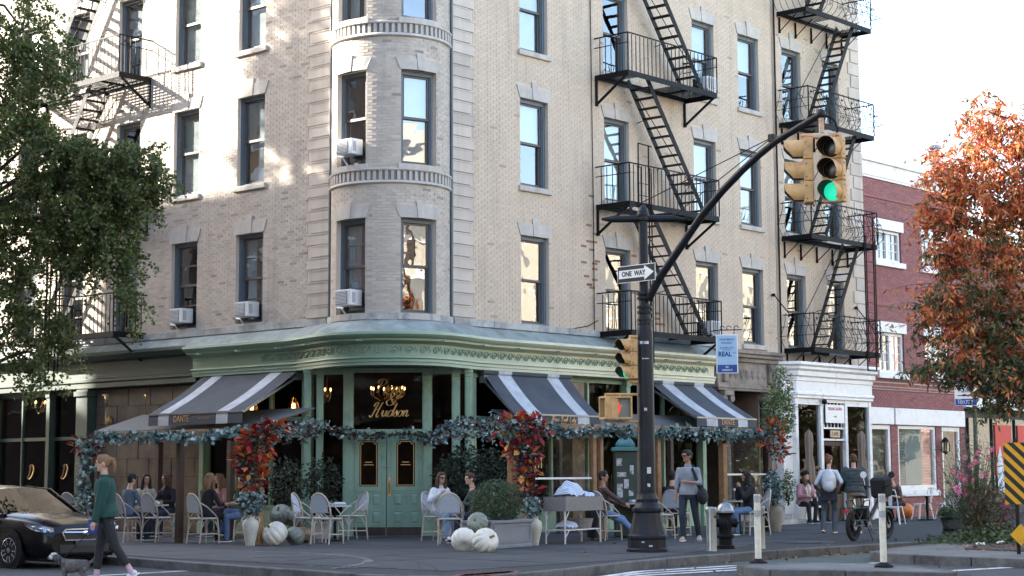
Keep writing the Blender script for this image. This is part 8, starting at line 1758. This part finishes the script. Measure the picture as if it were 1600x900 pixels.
# big coloured leaves: each leaf its own piece
bl = MB(); bl.add([(0, 0, 0), (.04, .028, .012), (.09, .036, .014), (.15, .0, .0), (.09, -.036, .014), (.04, -.028, .012), (.08, 0, -.006)], [(0, 6, 1), (1, 6, 2), (2, 6, 3), (3, 6, 4), (4, 6, 5), (5, 6, 0)])
LM = []
for nm, c in (('orange', (.55, .13, .03)), ('red', (.36, .025, .02)), ('crimson', (.2, .012, .018)), ('amber', (.55, .27, .07)), ('rust', (.4, .08, .025)), ('plum', (.08, .012, .02))): LM.append(bl.mesh('leaf', mat('autumn_leaf_' + nm, c, .5, .15, 20, rnd=.25)))
def bunch(name, pts, label, n, wts, size=1., sub=0, spread=.3):
    c0 = V(pts[0][0]); t = thing(name, Matrix.Translation(c0), label, 'flower display', 'autumn flower displays'); m = MB()
    for (p, e, k) in pts:
        for i in range(k): leaf(m, V(p) - c0 + gauss_in(e), rt.uniform(.06, .12), rt.choice(EUC if rt.random() < .5 else [(.03, .045, .03), (.05, .02, .02), (.04, .06, .035)]), .6)
    tag(m.build('greenery', M_garl, t), kind='stuff')
    for i in range(n):
        p, e, k = rt.choices(pts, [q[2] for q in pts])[0]; q = gauss_in((e[0] * 1.1, e[1] * 1.1, e[2] * 1.1)); d = q.normalized() + V((rt.gauss(0, .4), -.5 + rt.gauss(0, .4), rt.gauss(0, .4))); R_ = d.to_track_quat('X', 'Z').to_matrix().to_4x4() @ Matrix.Rotation(rt.uniform(-1, 1), 4, 'X')
        link('leaf', LM[rt.choices(range(6), wts)[0]], t, Matrix.Translation(V(p) - c0 + q) @ R_ @ Matrix.Scale(rt.uniform(.8, 1.5) * size, 4))
    return t
Yl = L(-2.25, 4.3).y; Yc = 35.5; Yr = 42.0
bunch('flower_pillar', [(D(405, 690, Yl), (.30, .25, .30), 260), (D(392, 720, Yl), (.28, .22, .25), 180), (D(425, 672, Yl), (.28, .2, .16), 120), (D(395, 750, Yl), (.2, .18, .22), 120)], 'orange and red leaf display on the left wooden post above the cream urn', 260, (5, 4, 3, 1.2, 3, 2), 1.15)
bunch('flower_pillar', [(D(805, 672, Yc), (.36, .25, .26), 260), (D(838, 668, Yc), (.26, .2, .16), 110), (D(818, 705, Yc), (.3, .22, .26), 180), (D(822, 738, Yc), (.2, .18, .25), 160), (D(826, 770, Yc), (.17, .15, .22), 140), (D(832, 795, Yc), (.13, .13, .16), 90)], 'crimson and amber leaf display on the right shelter corner above the planter', 290, (1, 4, 5, 2.0, 2, 3), 1.2)
bunch('flower_pillar', [(D(1205, 680, Yr), (.28, .22, .28), 120), (D(1215, 705, Yr), (.24, .2, .25), 120)], 'orange red leaf display on the post left of the cafe', 70, (4, 4, 2, .3, 2, .5))
bunch('flower_pillar', [(D(140, 700, 37.4), (.2, .2, .22), 120), (D(128, 692, 37.4), (.2, .2, .12), 60)], 'dim dark red leaf display at the far left end of the shelter', 40, (1, 3, 3, .2, 1, 2), .9)
def shrub(name, M, e, n, cols, label, sz=(.05, .1), asp=.5, cat='plant', stems=12, droop=None, h0=0.):
    t = thing(name, M, label, cat, 'terrace plants'); m = MB()
    for k in range(n): leaf(m, V((0, 0, h0 + e[2])) + gauss_in(e), rt.uniform(*sz), rt.choice(cols), asp, droop)
    m.build('foliage', M_garl, t); m = MB()
    for k in range(stems): q = V((0, 0, h0 + e[2])) + gauss_in(e); m.tube([(0, 0, 0), (q.x * .3, q.y * .3, h0 + e[2] * .5), q], [.015, .01, .004], 4)
    m.build('stems', M_bark, t); return t
shrub('clipped_bush', PLB @ Matrix.Translation((-.05, 0, .46)), (.68, .46, .43), 7000, [(.03, .06, .022), (.05, .085, .03), (.02, .04, .015), (.07, .1, .04)], 'clipped dark green bush in the grey planter box', (.03, .06), .45, 'bush', h0=-.04)
shrub('urn_bouquet', Matrix.Translation(V(urnL) + V((0, 0, .55))), (.28, .25, .3), 420, EUC, 'blue green eucalyptus stems in the left cream urn', (.07, .12), .8)
shrub('urn_bouquet', Matrix.Translation(V(urnC) + V((-.02, 0, .5))), (.16, .15, .22), 260, EUC, 'blue green eucalyptus stems in the urn beside the planter box', (.06, .11), .8)
VG = [(.08, .13, .035), (.13, .19, .055), (.2, .25, .085), (.05, .08, .03)]
shrub('climbing_greenery', Matrix.Translation(D(1218, 690, 42.6)), (.42, .3, .62), 1500, VG, 'fresh green climbing foliage on the post beside the cafe', (.06, .13), .4)
shrub('climbing_greenery', Matrix.Translation(D(1222, 640, 43.2)), (.3, .25, .55), 700, VG, 'sparse creeper hanging beside the stone portal', (.05, .11), .4)
shrub('eucalyptus_cascade', Matrix.Translation(D(1208, 790, 41.9)), (.2, .2, .42), 700, EUC, 'blue green cascade of leaves above the weathered urn', (.05, .1), .8); shrub('eucalyptus_cascade', Matrix.Translation(D(1232, 790, 42.3)), (.16, .2, .45), 350, VG, 'green cascade right of the weathered urn', (.05, .1), .5)
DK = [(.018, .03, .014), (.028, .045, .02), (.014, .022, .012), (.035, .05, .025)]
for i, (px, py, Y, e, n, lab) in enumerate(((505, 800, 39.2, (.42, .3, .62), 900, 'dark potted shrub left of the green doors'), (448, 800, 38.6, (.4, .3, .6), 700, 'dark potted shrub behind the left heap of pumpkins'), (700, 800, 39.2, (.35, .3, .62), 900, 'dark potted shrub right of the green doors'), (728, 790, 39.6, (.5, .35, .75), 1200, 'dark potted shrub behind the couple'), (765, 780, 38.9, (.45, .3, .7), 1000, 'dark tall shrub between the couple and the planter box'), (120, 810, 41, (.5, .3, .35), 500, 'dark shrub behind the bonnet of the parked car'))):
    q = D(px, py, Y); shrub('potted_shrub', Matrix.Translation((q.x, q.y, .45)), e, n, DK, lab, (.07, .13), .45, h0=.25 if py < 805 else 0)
for px, py, Y in ((505, 845, 39.2), (700, 845, 39.2)): q = D(px, py, Y); m = MB(); m.lathe([(.16, .14), (.2, .45), (.22, .46), (.22, .5), (.18, .5), (.17, .45), (0, .44)], 18); tag(m.build('plant_pot', M_urn, None, Matrix.Translation((q.x, q.y, 0)), smooth=30), 'pale plant pot ' + ('left' if px < 600 else 'right') + ' of the green doors', 'pot', 'pale plant pots')
# ---- cosmos, ivy and mums at the right
def cosmos():
    q = G(1525, 845, .15); t = thing('cosmos_shrub', TR(q.x, q.y, .16), 'feathery shrub with pink cosmos flowers beside the striped marker', 'plant'); m = MB(); st = MB()
    for k in range(170):
        a = rt.uniform(0, 6.28); r = rt.uniform(0, .35); top = V((rt.gauss(0, .36), rt.gauss(0, .3), rt.uniform(.5, 2.0))); st.tube([(r * .3 * cos(a), r * .3 * sin(a), 0), (top.x * .5, top.y * .5, top.z * .55), top], [.008, .006, .003], 4)
        for j in range(26): f = rt.uniform(.25, 1.05); b = V((top.x * f * .9, top.y * f * .9, top.z * f)) + V((rt.gauss(0, .07), rt.gauss(0, .07), rt.gauss(0, .07))); leaf(m, b, rt.uniform(.07, .15), rt.choice([(.06, .10, .06), (.09, .13, .085), (.045, .075, .045), (.12, .13, .06)]), .13, .4)
    st.build('stems', mat('green_stem', (.06, .09, .04), .7, .2, 9), t); m.build('foliage', M_garl, t)
    fl = MB()
    for k in range(8): a = k * pi / 4; fl.add([(0, 0, 0), (.03 * cos(a - .35), .004, .03 * sin(a - .35)), (.05 * cos(a - .2), -.006, .05 * sin(a - .2)), (.05 * cos(a + .2), -.006, .05 * sin(a + .2)), (.03 * cos(a + .35), .004, .03 * sin(a + .35))], [(0, 1, 2, 3, 4)])
    fm = [fl.mesh('flower', mat('cosmos_pink', (.55, .10, .30), .6, .15, 20, rnd=.3)), fl.mesh('flower', mat('cosmos_pale', (.62, .3, .42), .6, .15, 20, rnd=.2))]; ce = MB(); ce.ell((0, -.012, 0), .014, .01, .014, 8, 5); cem = ce.mesh('flower_centre', mat('pollen', (.55, .35, .05), .8, .2, 20))
    for px, py in ((1508, 714), (1544, 714), (1528, 707), (1524, 721), (1490, 736), (1500, 741), (1500, 746), (1511, 743), (1507, 749), (1519, 750), (1533, 743), (1540, 741), (1494, 761), (1498, 768), (1509, 772), (1510, 755), (1568, 791), (1573, 788), (1571, 807), (1586, 804), (1524, 785), (1550, 702), (1516, 728)):
        c = D(px, py, q.y - .35 + rt.uniform(-.15, .15)) - V((q.x, q.y, .16)); o = link('flower', rt.choices(fm, (3, 1))[0], t, Matrix.Translation(c) @ Euler((rt.uniform(-.5, .5), rt.uniform(0, 6), rt.uniform(-.6, .6))).to_matrix().to_4x4() @ Matrix.Scale(1.25, 4)); link('flower_centre', cem, o)
cosmos()
q = G(1565, 846, .15); shrub('russet_bush', Matrix.Translation((q.x - .1, q.y + .1, .16)), (.55, .4, .55), 2200, [(.10, .09, .045), (.13, .08, .05), (.07, .08, .04), (.16, .1, .06)], 'feathery russet green bush between the cosmos and the striped marker', (.06, .13), .2, 'bush')
IV = MB(); q = G(1560, 848, .16)
for k in range(2600):
    p = V((q.x + rt.gauss(.1, .55), q.y + rt.gauss(.3, .5), .17)); p.z += abs(rt.gauss(0, .14)) * math.exp(-((p.x - q.x) / .9) ** 2); leaf(IV, p, rt.uniform(.05, .095), rt.choice([(.03, .055, .02), (.05, .085, .03), (.08, .11, .04)]), .8)
tag(IV.build('ivy', M_garl), 'low ivy ground cover spreading under the cosmos', 'ivy', kind='stuff')
p = G(1492, 836); t = thing('wooden_tub', TR(p.x, p.y, .14), 'dark barrel tub on the pavement edge beside the cosmos', 'tub'); m = MB(); m.lathe([(.22, 0), (.30, .42), (.31, .46), (.28, .46), (.27, .4), (0, .38)], 22); m.build('barrel', mat('dark_tub', (.05, .052, .055), .6, .25, 9, bump=.2), t, smooth=30)
for z in (.1, .34): m = MB(); r = .225 + .19 * z; m.lathe([(r + .006, z), (r + .012, z + .02), (r + .012, z + .03), (r + .012, z + .045)], 22); m.build('hoop', M_iron, t)
t = shrub('white_mums', TR(p.x + .05, p.y - .05, .14 + .42), (.3, .25, .14), 900, [(.5, .5, .46), (.4, .42, .36), (.05, .08, .03), (.04, .07, .03)], 'clump of white chrysanthemums in the dark tub', (.03, .06), .6)
shrub('trailing_plant', TR(p.x - .2, p.y - .1, .14 + .3), (.18, .18, .16), 380, [(.05, .08, .03), (.08, .11, .045)], 'green trailing plant at the left side of the dark tub', (.05, .09), .7)
